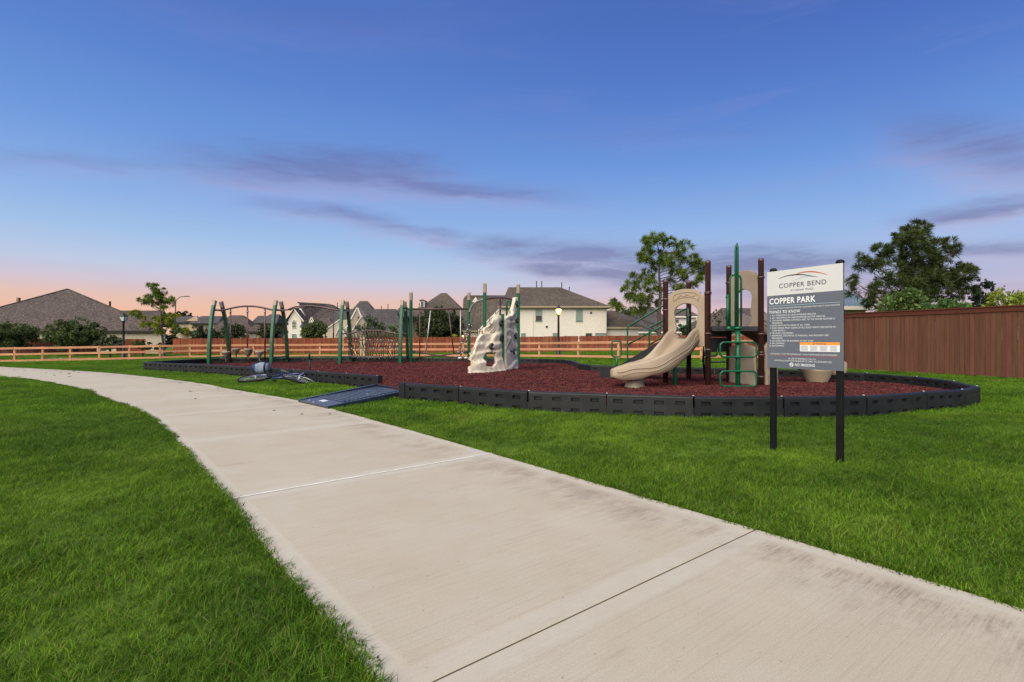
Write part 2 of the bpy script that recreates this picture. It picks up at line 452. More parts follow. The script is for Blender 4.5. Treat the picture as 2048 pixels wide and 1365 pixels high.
LEAF = {
    'needle': ((0.185, 0.245, 0.024), (0.070, 0.120, 0.018)), 'needle_dark': ((0.085, 0.112, 0.022), (0.030, 0.048, 0.012)),
    'needle_yellow': ((0.36, 0.38, 0.022), (0.072, 0.118, 0.018)), 'oak': ((0.100, 0.130, 0.032), (0.045, 0.068, 0.020)),
    'oak_grey': ((0.105, 0.132, 0.052), (0.050, 0.070, 0.030)), 'oak_dark': ((0.062, 0.080, 0.026), (0.030, 0.043, 0.016)),
    'lime': ((0.34, 0.36, 0.030), (0.19, 0.245, 0.025)), 'shrub': ((0.15, 0.215, 0.055), (0.072, 0.120, 0.028)),
    'vine': ((0.10, 0.185, 0.040), (0.05, 0.105, 0.022)), 'far': ((0.030, 0.048, 0.030), (0.020, 0.033, 0.024))}
for nm, (a, b) in LEAF.items():
    material('leaf_' + nm, a, 0.6, b, 0.9, 3, island=0.3, trans=0.25, spec=0.3)
brick_mat('brick_white', (0.74, 0.68, 0.585), (0.66, 0.60, 0.505), (0.60, 0.54, 0.45))
brick_mat('brick_cream', (0.50, 0.42, 0.32), (0.43, 0.35, 0.26), (0.44, 0.38, 0.30))
brick_mat('stone_tan', (0.50, 0.38, 0.22), (0.40, 0.29, 0.17), (0.42, 0.34, 0.24), 0.45, 0.22)
brick_mat('brick_brown', (0.33, 0.20, 0.125), (0.26, 0.155, 0.10), (0.30, 0.22, 0.16))
brick_mat('stone_grey', (0.36, 0.30, 0.235), (0.28, 0.23, 0.18), (0.33, 0.29, 0.24), 0.4, 0.2)
material('stucco', (0.70, 0.65, 0.56), 0.9, (0.64, 0.58, 0.50), 3)
material('stucco_tan', (0.42, 0.35, 0.27), 0.9, (0.38, 0.31, 0.24), 3)
roof_mat('roof_brown', (0.150, 0.118, 0.104), (0.098, 0.076, 0.068), (0.045, 0.036, 0.034))
roof_mat('roof_taupe', (0.135, 0.108, 0.085), (0.095, 0.076, 0.060), (0.062, 0.050, 0.042))
roof_mat('roof_grey', (0.105, 0.096, 0.098), (0.078, 0.071, 0.074), (0.055, 0.050, 0.053))
roof_mat('roof_tile', (0.44, 0.33, 0.22), (0.38, 0.28, 0.18), (0.28, 0.20, 0.13))
material('roof_metal', (0.16, 0.215, 0.25), 0.4, (0.19, 0.25, 0.285), 1, metal=0.3)
material('trim_white', (0.70, 0.65, 0.56), 0.7)
material('trim_tan', (0.36, 0.29, 0.20), 0.7)
material('trim_dark', (0.035, 0.028, 0.025), 0.7)
material('glass_dark', (0.030, 0.040, 0.045), 0.08, spec=0.8)
material('blind_green', (0.185, 0.25, 0.215), 0.35, (0.215, 0.28, 0.24), 1)
material('window_frame', (0.22, 0.24, 0.21), 0.6)
material('dead_leaf', (0.05, 0.030, 0.018), 0.9, (0.09, 0.05, 0.028), 30)

# ------------------------------------------------------------------ geometry helpers
class MB:
    """Collects shapes; build() links them as ONE mesh object."""
    def __init__(s):
        s.v, s.f, s.sm = [], [], []
    def add(s, vs, fs, smooth=False):
        o = len(s.v)
        s.v += [tuple(v) for v in vs]
        s.f += [tuple(i + o for i in f) for f in fs]
        s.sm += [smooth] * len(fs)
        return s
    def box(s, c, d, rz=0.0, M=None):
        hx, hy, hz = d[0] / 2, d[1] / 2, d[2] / 2
        vs = [Vector((x, y, z)) for z in (-hz, hz) for (x, y) in ((-hx, -hy), (hx, -hy), (hx, hy), (-hx, hy))]
        R = M if M is not None else Matrix.Rotation(rz, 3, 'Z')
        c = Vector(c)
        return s.add([c + R @ v for v in vs], [(3, 2, 1, 0), (4, 5, 6, 7), (0, 1, 5, 4), (1, 2, 6, 5), (2, 3, 7, 6), (3, 0, 4, 7)])
    def cbox(s, c, d, b, rz=0.0):
        """chamfered upright box (chamfer b on the vertical edges and the top rim)"""
        hx, hy = d[0] / 2, d[1] / 2
        def ring(z, i):
            x, y = hx - i, hy - i
            bb = b
            return [(x, -y + bb, z), (x, y - bb, z), (x - bb, y, z), (-x + bb, y, z), (-x, y - bb, z), (-x, -y + bb, z), (-x + bb, -y, z), (x - bb, -y, z)]
        z0, z1 = -d[2] / 2, d[2] / 2
        vs = ring(z0, 0) + ring(z1 - b, 0) + ring(z1, b)
        R = Matrix.Rotation(rz, 3, 'Z'); c = Vector(c)
        fs = [tuple(range(7, -1, -1)), tuple(range(16, 24))]
        for k in (0, 8):
            fs += [(k + i, k + (i + 1) % 8, k + 8 + (i + 1) % 8, k + 8 + i) for i in range(8)]
        return s.add([c + R @ Vector(v) for v in vs], fs)
    def tube(s, pts, r, seg=8, closed=False, caps=True, smooth=True):
        pts = [Vector(p) for p in pts]
        n = len(pts)
        rs = r if isinstance(r, (list, tuple)) else [r] * n
        tang = []
        for i in range(n):
            a = pts[(i - 1) % n] if (closed or i > 0) else pts[0]
            b = pts[(i + 1) % n] if (closed or i < n - 1) else pts[-1]
            tang.append((b - a).normalized())
        t0 = tang[0]
        up = Vector((0, 0, 1)) if abs(t0.z) < 0.9 else Vector((1, 0, 0))
        nrm = t0.cross(up).normalized()
        vs = []
        for i in range(n):
            t = tang[i]
            nrm = (nrm - t * nrm.dot(t)).normalized()
            bn = t.cross(nrm)
            for k in range(seg):
                a = 2 * PI * k / seg
                vs.append(pts[i] + (nrm * math.cos(a) + bn * math.sin(a)) * rs[i])
        fs = []
        for i in range(n if closed else n - 1):
            j = (i + 1) % n
            for k in range(seg):
                k2 = (k + 1) % seg
                fs.append((i * seg + k, j * seg + k, j * seg + k2, i * seg + k2))
        s.add(vs, fs, smooth)
        if caps and not closed:
            o = len(s.v) - len(vs)
            s.f += [tuple(o + k for k in range(seg)), tuple(o + (n - 1) * seg + k for k in reversed(range(seg)))]
            s.sm += [False, False]
        return s
    def lathe(s, c, prof, seg=12, smooth=True):
        c = Vector(c)
        vs, fs = [], []
        for (r, z) in prof:
            for k in range(seg):
                a = 2 * PI * k / seg
                vs.append(c + Vector((r * math.cos(a), r * math.sin(a), z)))
        for i in range(len(prof) - 1):
            for k in range(seg):
                k2 = (k + 1) % seg
                fs.append((i * seg + k, i * seg + k2, (i + 1) * seg + k2, (i + 1) * seg + k))
        s.add(vs, fs, smooth)
        o = len(s.v) - len(vs)
        s.f += [tuple(o + k for k in reversed(range(seg))), tuple(o + (len(prof) - 1) * seg + k for k in range(seg))]
        s.sm += [False, False]
        return s
    def poly(s, vs):
        return s.add(vs, [tuple(range(len(vs)))])
    def prism(s, outline, ext):
        """flat polygon (3-D points) thickened by vector ext"""
        n = len(outline)
        a = [Vector(p) for p in outline]; e = Vector(ext)
        vs = a + [p + e for p in a]
        fs = [tuple(reversed(range(n))), tuple(range(n, 2 * n))] + [(i, (i + 1) % n, n + (i + 1) % n, n + i) for i in range(n)]
        return s.add(vs, fs)
    def sweep(s, rings, closed_prof=True, caps=True, smooth=True):
        m = len(rings[0]); vs = [v for r in rings for v in r]; fs = []
        for i in range(len(rings) - 1):
            for k in range(m if closed_prof else m - 1):
                k2 = (k + 1) % m
                fs.append((i * m + k, i * m + k2, (i + 1) * m + k2, (i + 1) * m + k))
        s.add(vs, fs, smooth)
        if caps:
            o = len(s.v) - len(vs)
            s.f += [tuple(o + k for k in reversed(range(m))), tuple(o + (len(rings) - 1) * m + k for k in range(m))]
            s.sm += [False, False]
        return s
    def mesh(s, name, mat, fix=True):
        me = bpy.data.meshes.new(name)
        me.from_pydata([tuple(v) for v in s.v], [], s.f)
        me.polygons.foreach_set('use_smooth', s.sm)
        if fix:
            bm = bmesh.new(); bm.from_mesh(me)
            bmesh.ops.recalc_face_normals(bm, faces=bm.faces)
            bm.to_mesh(me); bm.free()
        me.materials.append(MATS[mat])
        me.update()
        return me
    def build(s, name, mat, parent=None, fix=True, **kw):
        return put(name, s.mesh(name, mat, fix), parent, **kw)

def worldloc(o):
    v = Vector((0, 0, 0))
    while o is not None:
        v += o.location; o = o.parent
    return v

def put(name, me, parent=None, loc=None, local=False, rot=None, scale=None, label=None):
    """links mesh me as an object; its coordinates are world ones unless loc (world) or local is given"""
    o = bpy.data.objects.new(name, me)
    COL.objects.link(o)
    o.parent = parent
    p = Vector(loc) if loc is not None else Vector((0, 0, 0))
    o.location = p if (local or parent is None) else p - worldloc(parent)
    if rot is not None: o.rotation_euler = rot
    if scale is not None: o.scale = scale
    if label: o['label'] = label
    return o

def tag(o, label=None, cat=None, group=None, kind=None):
    for k, v in (('label', label), ('category', cat), ('group', group), ('kind', kind)):
        if v: o[k] = v
    return o

def thing(name, loc, label, cat, group=None, rz=0.0):
    o = bpy.data.objects.new(name, None)
    COL.objects.link(o)
    o.location = loc
    o.rotation_euler = (0, 0, rz)
    o.empty_display_size = 0.2
    return tag(o, label, cat, group)

# ------------------------------------------------------------------ terrain and pixel geometry of the site survey
_LX = [(-60, 4), (-36, 4), (-16, 24), (2, 39), (7, 60), (15, 80), (60, 90)]
def zg(x, y):
    """ground height: level round the playground, falling gently beyond 24 m, more to the left"""
    if y <= 24: return 0.0
    L = float(np.interp(x, [a for a, _ in _LX], [b for _, b in _LX]))
    return -0.55 * (1 - math.exp(-(y - 24) / L))
def G(px, py, z=0.0):
    Y = (CAM_H - z) * FPX / (py - HY)
    return Vector(((px - CX) / FPX * Y, Y, z))
def D(px, py, Y):
    return Vector(((px - CX) / FPX * Y, Y, CAM_H - (py - HY) / FPX * Y))
def PX(px, Y): return (px - CX) / FPX * Y
def PZ(py, Y): return CAM_H - (py - HY) / FPX * Y
def smooth_line(pts, n=12, closed=False):
    """Catmull-Rom through pts"""
    P = [Vector(p) for p in pts]; m = len(P); out = []
    for i in range(m if closed else m - 1):
        if closed: a, b, c, d = P[i - 1], P[i], P[(i + 1) % m], P[(i + 2) % m]
        else: a, b, c, d = P[max(i - 1, 0)], P[i], P[i + 1], P[min(i + 2, m - 1)]
        for k in range(n):
            t = k / n
            out.append(0.5 * ((2 * b) + (c - a) * t + (2 * a - 5 * b + 4 * c - d) * t * t + (3 * b - a - 3 * c + d) * t ** 3))
    if not closed: out.append(P[-1])
    return out
def resample(pts, step):
    P = [Vector(p) for p in pts]
    acc = [0.0]
    for a, b in zip(P, P[1:]): acc.append(acc[-1] + (b - a).length)
    n = max(1, round(acc[-1] / step)); out = []
    for i in range(n + 1):
        s = acc[-1] * i / n
        j = min(max(int(np.searchsorted(acc, s, 'right')) - 1, 0), len(P) - 2)
        t = (s - acc[j]) / max(acc[j + 1] - acc[j], 1e-9)
        out.append(P[j].lerp(P[j + 1], t))
    return out

# ------------------------------------------------------------------ ground
def make_ground():
    xs = np.unique(np.concatenate([np.linspace(-1500, -90, 10), np.linspace(-90, 90, 121), np.linspace(90, 1500, 10)]))
    ys = np.unique(np.concatenate([np.linspace(-300, -6, 6), np.linspace(-6, 90, 97), np.linspace(90, 2400, 12)]))
    vs = [(float(x), float(y), zg(x, min(y, 400)) - 0.018) for y in ys for x in xs]
    nx = len(xs)
    fs = [(j * nx + i, j * nx + i + 1, (j + 1) * nx + i + 1, (j + 1) * nx + i) for j in range(len(ys) - 1) for i in range(nx - 1)]
    o = MB().add(vs, fs, True).build('ground', 'lawn', fix=False)
    tag(o, kind='structure')
make_ground()

# ------------------------------------------------------------------ concrete path: slabs between joints
R_PX = [(2048, 1217), (1513, 1058), (985, 907), (780, 849), (600, 802), (460, 778), (380, 764), (200, 745), (0, 734)]
PATH_W = 2.38
_r = [G(*p) for p in R_PX]
_r = [_r[0] + (_r[0] - _r[1]).normalized() * 4.5] + _r + [_r[-1] + (_r[-1] - _r[-2]).normalized() * 10]
PS = 0.05
path_right = resample(smooth_line(_r, 16), PS)
def _normals(P):
    out = []
    for i in range(len(P)):
        t = (P[min(i + 8, len(P) - 1)] - P[max(i - 8, 0)]).normalized()
        out.append(Vector((-t.y, t.x, 0)))        # to the left of travel (away from the camera, the lawn side)
    return out
path_n = _normals(path_right)
path_left = [p + n * PATH_W for p, n in zip(path_right, path_n)]
PATH_POLY = [(p.x, p.y) for p in path_right] + [(p.x, p.y) for p in reversed(path_left)]

def make_path():
    root = bpy.data.objects.new('path', None); COL.objects.link(root)
    tag(root, kind='structure')
    # joints, as indices along the right edge: the near dark one, the white sealed one, then every 2.65 m
    def idx(p): return min(range(len(path_right)), key=lambda i: (path_right[i] - p).length)
    j2, j1 = idx(G(1513, 1058)), idx(G(985, 907))
    step = j1 - j2
    js = [j2 - step, j2] + [j1 + k * step for k in range(30)]
    js = sorted({max(0, min(len(path_right) - 1, j)) for j in js} | {0, len(path_right) - 1})
    gap = 0.0035
    us = [0.0, 0.012, 0.13, 0.5, 1.0, 1.5, 2.0, PATH_W - 0.13, PATH_W - 0.012, PATH_W]
    for a, b in zip(js, js[1:]):
        if b - a < 3: continue
        vrows = []
        L = (b - a) * PS
        vals = [gap, gap + 0.008, 0.13] + [x for x in np.arange(0.3, L - 0.2, 0.3)] + [L - 0.13, L - gap - 0.008, L - gap]
        vs, uvs, jd = [], [], []
        for v in vals:
            for u in us:
                t = max(0.0, min(len(path_right) - 1.001, a + (v + 0.017 * u) / PS)); i = int(t); fr = t - i
                pr = path_right[i].lerp(path_right[i + 1], fr); n = path_n[i].lerp(path_n[i + 1], fr)
                e = u in (us[0], us[-1]) or v in (vals[0], vals[-1])
                q = pr + n * u
                vs.append((q.x, q.y, -0.008 if e else 0.0))
                uvs.append((u, a * PS + v)); jd.append(min(v, L - v))
        nu, nv = len(us), len(vals)
        fs = []
        for j in range(nv - 1):
            for i in range(nu - 1):
                fs.append((j * nu + i, (j + 1) * nu + i, (j + 1) * nu + i + 1, j * nu + i + 1))
        # side skirt down into the ground
        nb = len(vs)
        rim = [j * nu for j in range(nv)] + [(nv - 1) * nu + i for i in range(1, nu)] + [j * nu + nu - 1 for j in range(nv - 2, -1, -1)] + [i for i in range(nu - 2, 0, -1)]
        for r in rim:
            vs.append((vs[r][0], vs[r][1], -0.10)); uvs.append(uvs[r]); jd.append(0.0)
        for q in range(len(rim)):
            q2 = (q + 1) % len(rim)
            fs.append((rim[q], nb + q, nb + q2, rim[q2]))
        me = bpy.data.meshes.new('slab')
        me.from_pydata(vs, [], fs)
        uvl = me.uv_layers.new(name='UVMap')
        for poly in me.polygons:
            for li, vi in zip(poly.loop_indices, poly.vertices):
                uvl.data[li].uv = uvs[vi]
        at = me.attributes.new('joint_distance', 'FLOAT', 'POINT')
        at.data.foreach_set('value', jd)
        me.materials.append(MATS['concrete'])
        put('slab', me, root)
    # joint fillings: dirt in the open joints, white sealant in the third
    for k, j in enumerate(js[1:-1]):
        white = (j == j1)
        w = 0.014 if white else 0.006
        pr, n = path_right[j], path_n[j]
        t = Vector((n.y, -n.x, 0))
        m = MB()
        seg = 12
        vs = []
        for i in range(seg + 1):
            q = pr + (n + t * 0.017) * (0.004 + (PATH_W - 0.008) * i / seg)
            ww = w * (0.85 + 0.4 * random.random()) if white else w
            z = 0.0025 if white else -0.006
            vs += [tuple(q - t * ww + Vector((0, 0, z))), tuple(q + t * ww + Vector((0, 0, z)))]
        m.add(vs, [(2 * i, 2 * i + 1, 2 * i + 3, 2 * i + 2) for i in range(seg)])
        m.build('joint_sealant' if white else 'joint_dirt', 'joint_white' if white else 'joint_dark', root,
                label='white sealed joint' if white else None)
make_path()

def strip(name, pts, w, mat):
    m = MB(); vs = []
    for i, p in enumerate(pts):
        p = Vector(p); t = (Vector(pts[min(i + 1, len(pts) - 1)]) - Vector(pts[max(i - 1, 0)])).normalized()
        n = Vector((-t.y, t.x, 0)) * w / 2
        for q in (p - n, p + n):
            vs.append((q.x, q.y, zg(q.x, q.y) + 0.015))
    k = len(vs)
    vs += [(a, b, c - 0.1) for a, b, c in vs]
    fs = [(2 * i, 2 * i + 1, 2 * i + 3, 2 * i + 2) for i in range(len(pts) - 1)]
    fs += [(2 * i, 2 * i + 2, k + 2 * i + 2, k + 2 * i) for i in range(len(pts) - 1)]
    o = m.add(vs, fs).build(name, mat)
    return tag(o, kind='structure')
strip('sidewalk', [(x, 37.6 + 0.02 * (x + 45), 0) for x in np.linspace(-60, -24, 30)], 1.5, 'far_concrete')
strip('sidewalk', [(x, 46.5, 0) for x in np.linspace(-43, -32.5, 10)], 0.9, 'far_concrete')

# ------------------------------------------------------------------ playground edging and bed
TOPZ = 0.30
front = [(1953, 773), (1923, 779.7), (1846, 784), (1726, 792), (1562, 794), (1385, 793), (1213, 788), (1057, 783), (920, 774), (813, 767)]
FRONT = [G(px, py, TOPZ) for px, py in front]
LEFTF = resample([G(px, py, TOPZ) for px, py in [(753, 752), (677, 746), (560, 737.6), (464, 732), (386, 728), (290, 724.4)]], 1.3)
BACK = resample([G(290, 724.4, TOPZ), G(345, 720.5, TOPZ), G(420, 717.2, TOPZ), G(600, 715.2, TOPZ), G(760, 715.4, TOPZ), G(930, 716.2, TOPZ),
                 G(1060, 717.2, TOPZ), G(1125, 719.2, TOPZ)], 1.3)
BACK2 = resample(smooth_line([G(1125, 719.2, TOPZ), G(1150, 722.5, TOPZ), G(1158, 727, TOPZ), G(1175, 730.5, TOPZ), G(1230, 732.5, TOPZ), G(1345, 734.5, TOPZ),
                  G(1450, 736.5, TOPZ), G(1580, 740, TOPZ), G(1690, 744.5, TOPZ), G(1793, 750.5, TOPZ), G(1890, 760, TOPZ), G(1953, 773, TOPZ)], 6), 1.3)
BORDER_LINE = LEFTF + BACK[1:] + BACK2[1:] + FRONT[1:]
BED_POLY = [(p.x, p.y) for p in BORDER_LINE]

def pocketed_panel():
    """recycled-plastic edging timber, unit length: two rows of four pockets, rounded top, one stepped end"""
    m = MB()
    T, H = 0.055, 0.30
    xs = [0.0]
    for k in range(4):
        c = 0.14 + 0.24 * k
        xs += [c - 0.055, c + 0.055]
    xs.append(0.985)
    zs = [-0.06, 0.0, 0.055, 0.165, 0.225, 0.272]
    for sgn in (-1, 1):
        for j in range(len(zs) - 1):
            for i in range(len(xs) - 1):
                x0, x1, z0, z1 = xs[i], xs[i + 1], zs[j], zs[j + 1]
                y = sgn * T
                if i % 2 == 1 and j in (1, 3):
                    yi = sgn * (T - 0.04)
                    a = [(x0, y, z0), (x1, y, z0), (x1, y, z1), (x0, y, z1)]
                    b = [(x0 + 0.008, yi, z0 + 0.012), (x1 - 0.008, yi, z0 + 0.012), (x1 - 0.008, yi, z1 - 0.004), (x0 + 0.008, yi, z1 - 0.004)]
                    fs = [(4, 5, 6, 7)] + [(q, (q + 1) % 4, 4 + (q + 1) % 4, 4 + q) for q in range(4)]
                    m.add(a + b, [f if sgn < 0 else tuple(reversed(f)) for f in fs])
                else:
                    f = (0, 1, 2, 3)
                    m.add([(x0, y, z0), (x1, y, z0), (x1, y, z1), (x0, y, z1)], [f if sgn < 0 else (3, 2, 1, 0)])
    # rounded top and ends
    prof = [(-T, 0.272), (-T * 0.93, 0.29), (-T * 0.6, H), (T * 0.6, H), (T * 0.93, 0.29), (T, 0.272)]
    m.add([(0, y, z) for y, z in prof] + [(0.985, y, z) for y, z in prof], [(i, i + 6, i + 7, i + 1) for i in range(5)])
    for x, rev in ((0.0, True), (0.985, False)):
        pts = [(x, -T, -0.06)] + [(x, y, z) for y, z in prof] + [(x, T, -0.06)]
        m.add(pts, [tuple(reversed(range(8))) if not rev else tuple(range(8))])
    # interlocking tongue under the next panel
    m.box((1.0, -0.004, 0.035), (0.07, 2 * T - 0.022, 0.19))
    return m.mesh('border_panel', 'border', fix=False)

def make_border():
    root = thing('playground_border', FRONT[5] - Vector((0, 0, TOPZ)), 'black plastic edging of pocketed panels around the red mulch playground bed', 'edging')
    me = pocketed_panel()
    pin = MB().lathe((0, 0, 0), [(0.016, 0), (0.016, 0.010), (0.009, 0.015)], 8).mesh('pin', 'pin')
    for line in (LEFTF + BACK[1:] + BACK2[1:] + FRONT[1:],):
        for a, b in zip(line, line[1:]):
            d = b - a
            o = put('border_panel', me, root, loc=(a.x, a.y, 0), rot=(0, 0, math.atan2(d.y, d.x)), scale=(d.length, 1, 1.0 + 0.03 * (random.random() - 0.5)))
            if a.y < 15:
                put('pin', pin, root, loc=(a.x + 0.01, a.y, TOPZ + 0.002))
    # square end blocks at the ramp opening
    for p, q in ((LEFTF[0], LEFTF[1]), (FRONT[-1], FRONT[-2])):
        d = (p - q).normalized()
        c = p + d * 0.07
        MB().cbox((c.x, c.y, 0.12), (0.15, 0.145, 0.38), 0.012, math.atan2(d.y, d.x)).build('end_block', 'border', root)
make_border()

def poly_mesh_grid(poly, step, zf, name, mat):
    bm = bmesh.new()
    vs = [bm.verts.new((x, y, 0)) for x, y in poly]
    es = [bm.edges.new((vs[i], vs[(i + 1) % len(vs)])) for i in range(len(vs))]
    bmesh.ops.triangle_fill(bm, edges=es, use_beauty=True)
    xs = [p[0] for p in poly]; ys = [p[1] for p in poly]
    for axis, lo, hi in ((Vector((1, 0, 0)), min(xs), max(xs)), (Vector((0, 1, 0)), min(ys), max(ys))):
        v = lo + step
        while v < hi:
            bmesh.ops.bisect_plane(bm, geom=bm.verts[:] + bm.edges[:] + bm.faces[:], plane_co=axis * v, plane_no=axis)
            v += step
    for v in bm.verts: v.co.z = zf(v.co.x, v.co.y)
    bmesh.ops.recalc_face_normals(bm, faces=bm.faces)
    for f in bm.faces:
        f.smooth = True
        if f.normal.z < 0: f.normal_flip()
    me = bpy.data.meshes.new(name); bm.to_mesh(me); bm.free()
    me.materials.append(MATS[mat])
    return put(name, me)

def bedz(x, y):
    return 0.085 + 0.05 * (mnoise.noise(Vector((x * 0.5, y * 0.5, 3.3)))) + 0.02 * mnoise.noise(Vector((x * 1.9, y * 1.9, 1.3)))
tag(poly_mesh_grid(BED_POLY, 0.4, bedz, 'mulch_bed', 'mulch'), kind='structure')

# entrance ramp
RAMP = [Vector((-3.93, 9.30, 0.012)), Vector((-3.08, 8.42, 0.012)), Vector((-2.20, 10.36, 0.075)), Vector((-3.05, 11.34, 0.075))]   # BL BR TR TL
def make_ramp():
    bl, br, tr, tl = RAMP
    root = thing('access_ramp', (bl + br) / 2, 'dark blue-grey ribbed plastic ramp from the path up into the mulch bed', 'ramp')
    P = lambda u, v: bl.lerp(br, u).lerp(tl.lerp(tr, u), v)
    Z = Vector((0, 0, 1))
    m = MB()
    m.prism([P(0.0, 0), P(1, 0), P(1, 1), P(0.0, 1)], (0, 0, 0.03)); m.build('deck_plate', 'ramp', root)
    rib = None
    for i in range(15):
        v = 0.20 + 0.78 * i / 15
        m = MB()
        a, b = P(0.07, v), P(0.93, v); c, d = P(0.93, v + 0.030), P(0.07, v + 0.030)
        m.prism([p + Z * 0.030 for p in (a, b, c, d)], (0, 0, 0.012))
        m.build('rib', 'ramp', root)
    for u0, u1 in ((-0.02, 0.035), (0.965, 1.02)):
        hi = 0.085 if u0 < 0 else 0.02
        m = MB()
        a, b, c, d = P(u0, 0.0), P(u1, 0.0), P(u1, 1), P(u0, 1)
        e = Z * 0.05
        vs = [a, b, c, d] + [a + e * (0.8 if u0 < 0 else 0.45), b + e * (0.8 if u0 < 0 else 0.45), c + Z * hi, d + Z * hi]
        vs = [v - Z * (0.06 if i < 4 else 0) for i, v in enumerate(vs)]
        m.add(vs, [(3, 2, 1, 0), (4, 5, 6, 7), (0, 1, 5, 4), (1, 2, 6, 5), (2, 3, 7, 6), (3, 0, 4, 7)])
        m.build('side_rail', 'ramp', root)
    MB().prism([P(0.0, 1.0), P(1, 1.0), P(1, 1.04), P(0, 1.04)], (0, 0, 0.06)).build('top_lip', 'border', root)
    m = MB(); m.prism([p + Z * 0.032 for p in (P(0.42, 0.09), P(0.60, 0.09), P(0.60, 0.15), P(0.42, 0.15))], (0, 0, 0.003)); m.build('sticker', 'sticker', root)
    for u, v in ((0.2, 0.06), (0.45, 0.03), (0.62, 0.62)):
        MB().lathe(P(u, v) + Z * 0.03, [(0.028, 0), (0.02, 0.008)], 8).build('bolt', 'steel', root)
make_ramp()

# ------------------------------------------------------------------ park sign
def text_mesh(body, w=None, h=None, x=0.0, z=0.0, align='L', mat='ink_white', y=-0.002, bold=0.0):
    cu = bpy.data.curves.new('lettering', 'FONT')
    cu.body = body
    cu.size = 1.0
    cu.offset = bold
    cu.resolution_u = 3
    cu.space_character = 1.08
    o = bpy.data.objects.new('lettering', cu)
    COL.objects.link(o)
    dg = bpy.context.evaluated_depsgraph_get()
    me = bpy.data.meshes.new_from_object(o.evaluated_get(dg))
    bpy.data.objects.remove(o)
    bpy.data.curves.remove(cu)
    co = np.empty(len(me.vertices) * 3, np.float32); me.vertices.foreach_get('co', co); co = co.reshape(-1, 3)
    lo, hi = co.min(0), co.max(0)
    sy = h / 0.70 if h else None
    sx = w / (hi[0] - lo[0]) if w else sy
    if sy is None: sy = sx
    out = np.zeros_like(co)
    px = (co[:, 0] - lo[0]) * sx
    wid = (hi[0] - lo[0]) * sx
    off = {'L': 0, 'C': -wid / 2, 'R': -wid}[align]
    out[:, 0] = px + off + x
    out[:, 1] = y
    out[:, 2] = co[:, 1] * sy + z
    me.vertices.foreach_set('co', out.reshape(-1))
    me.materials.clear(); me.materials.append(MATS[mat])
    me.name = 'lettering'
    me.update()
    return me

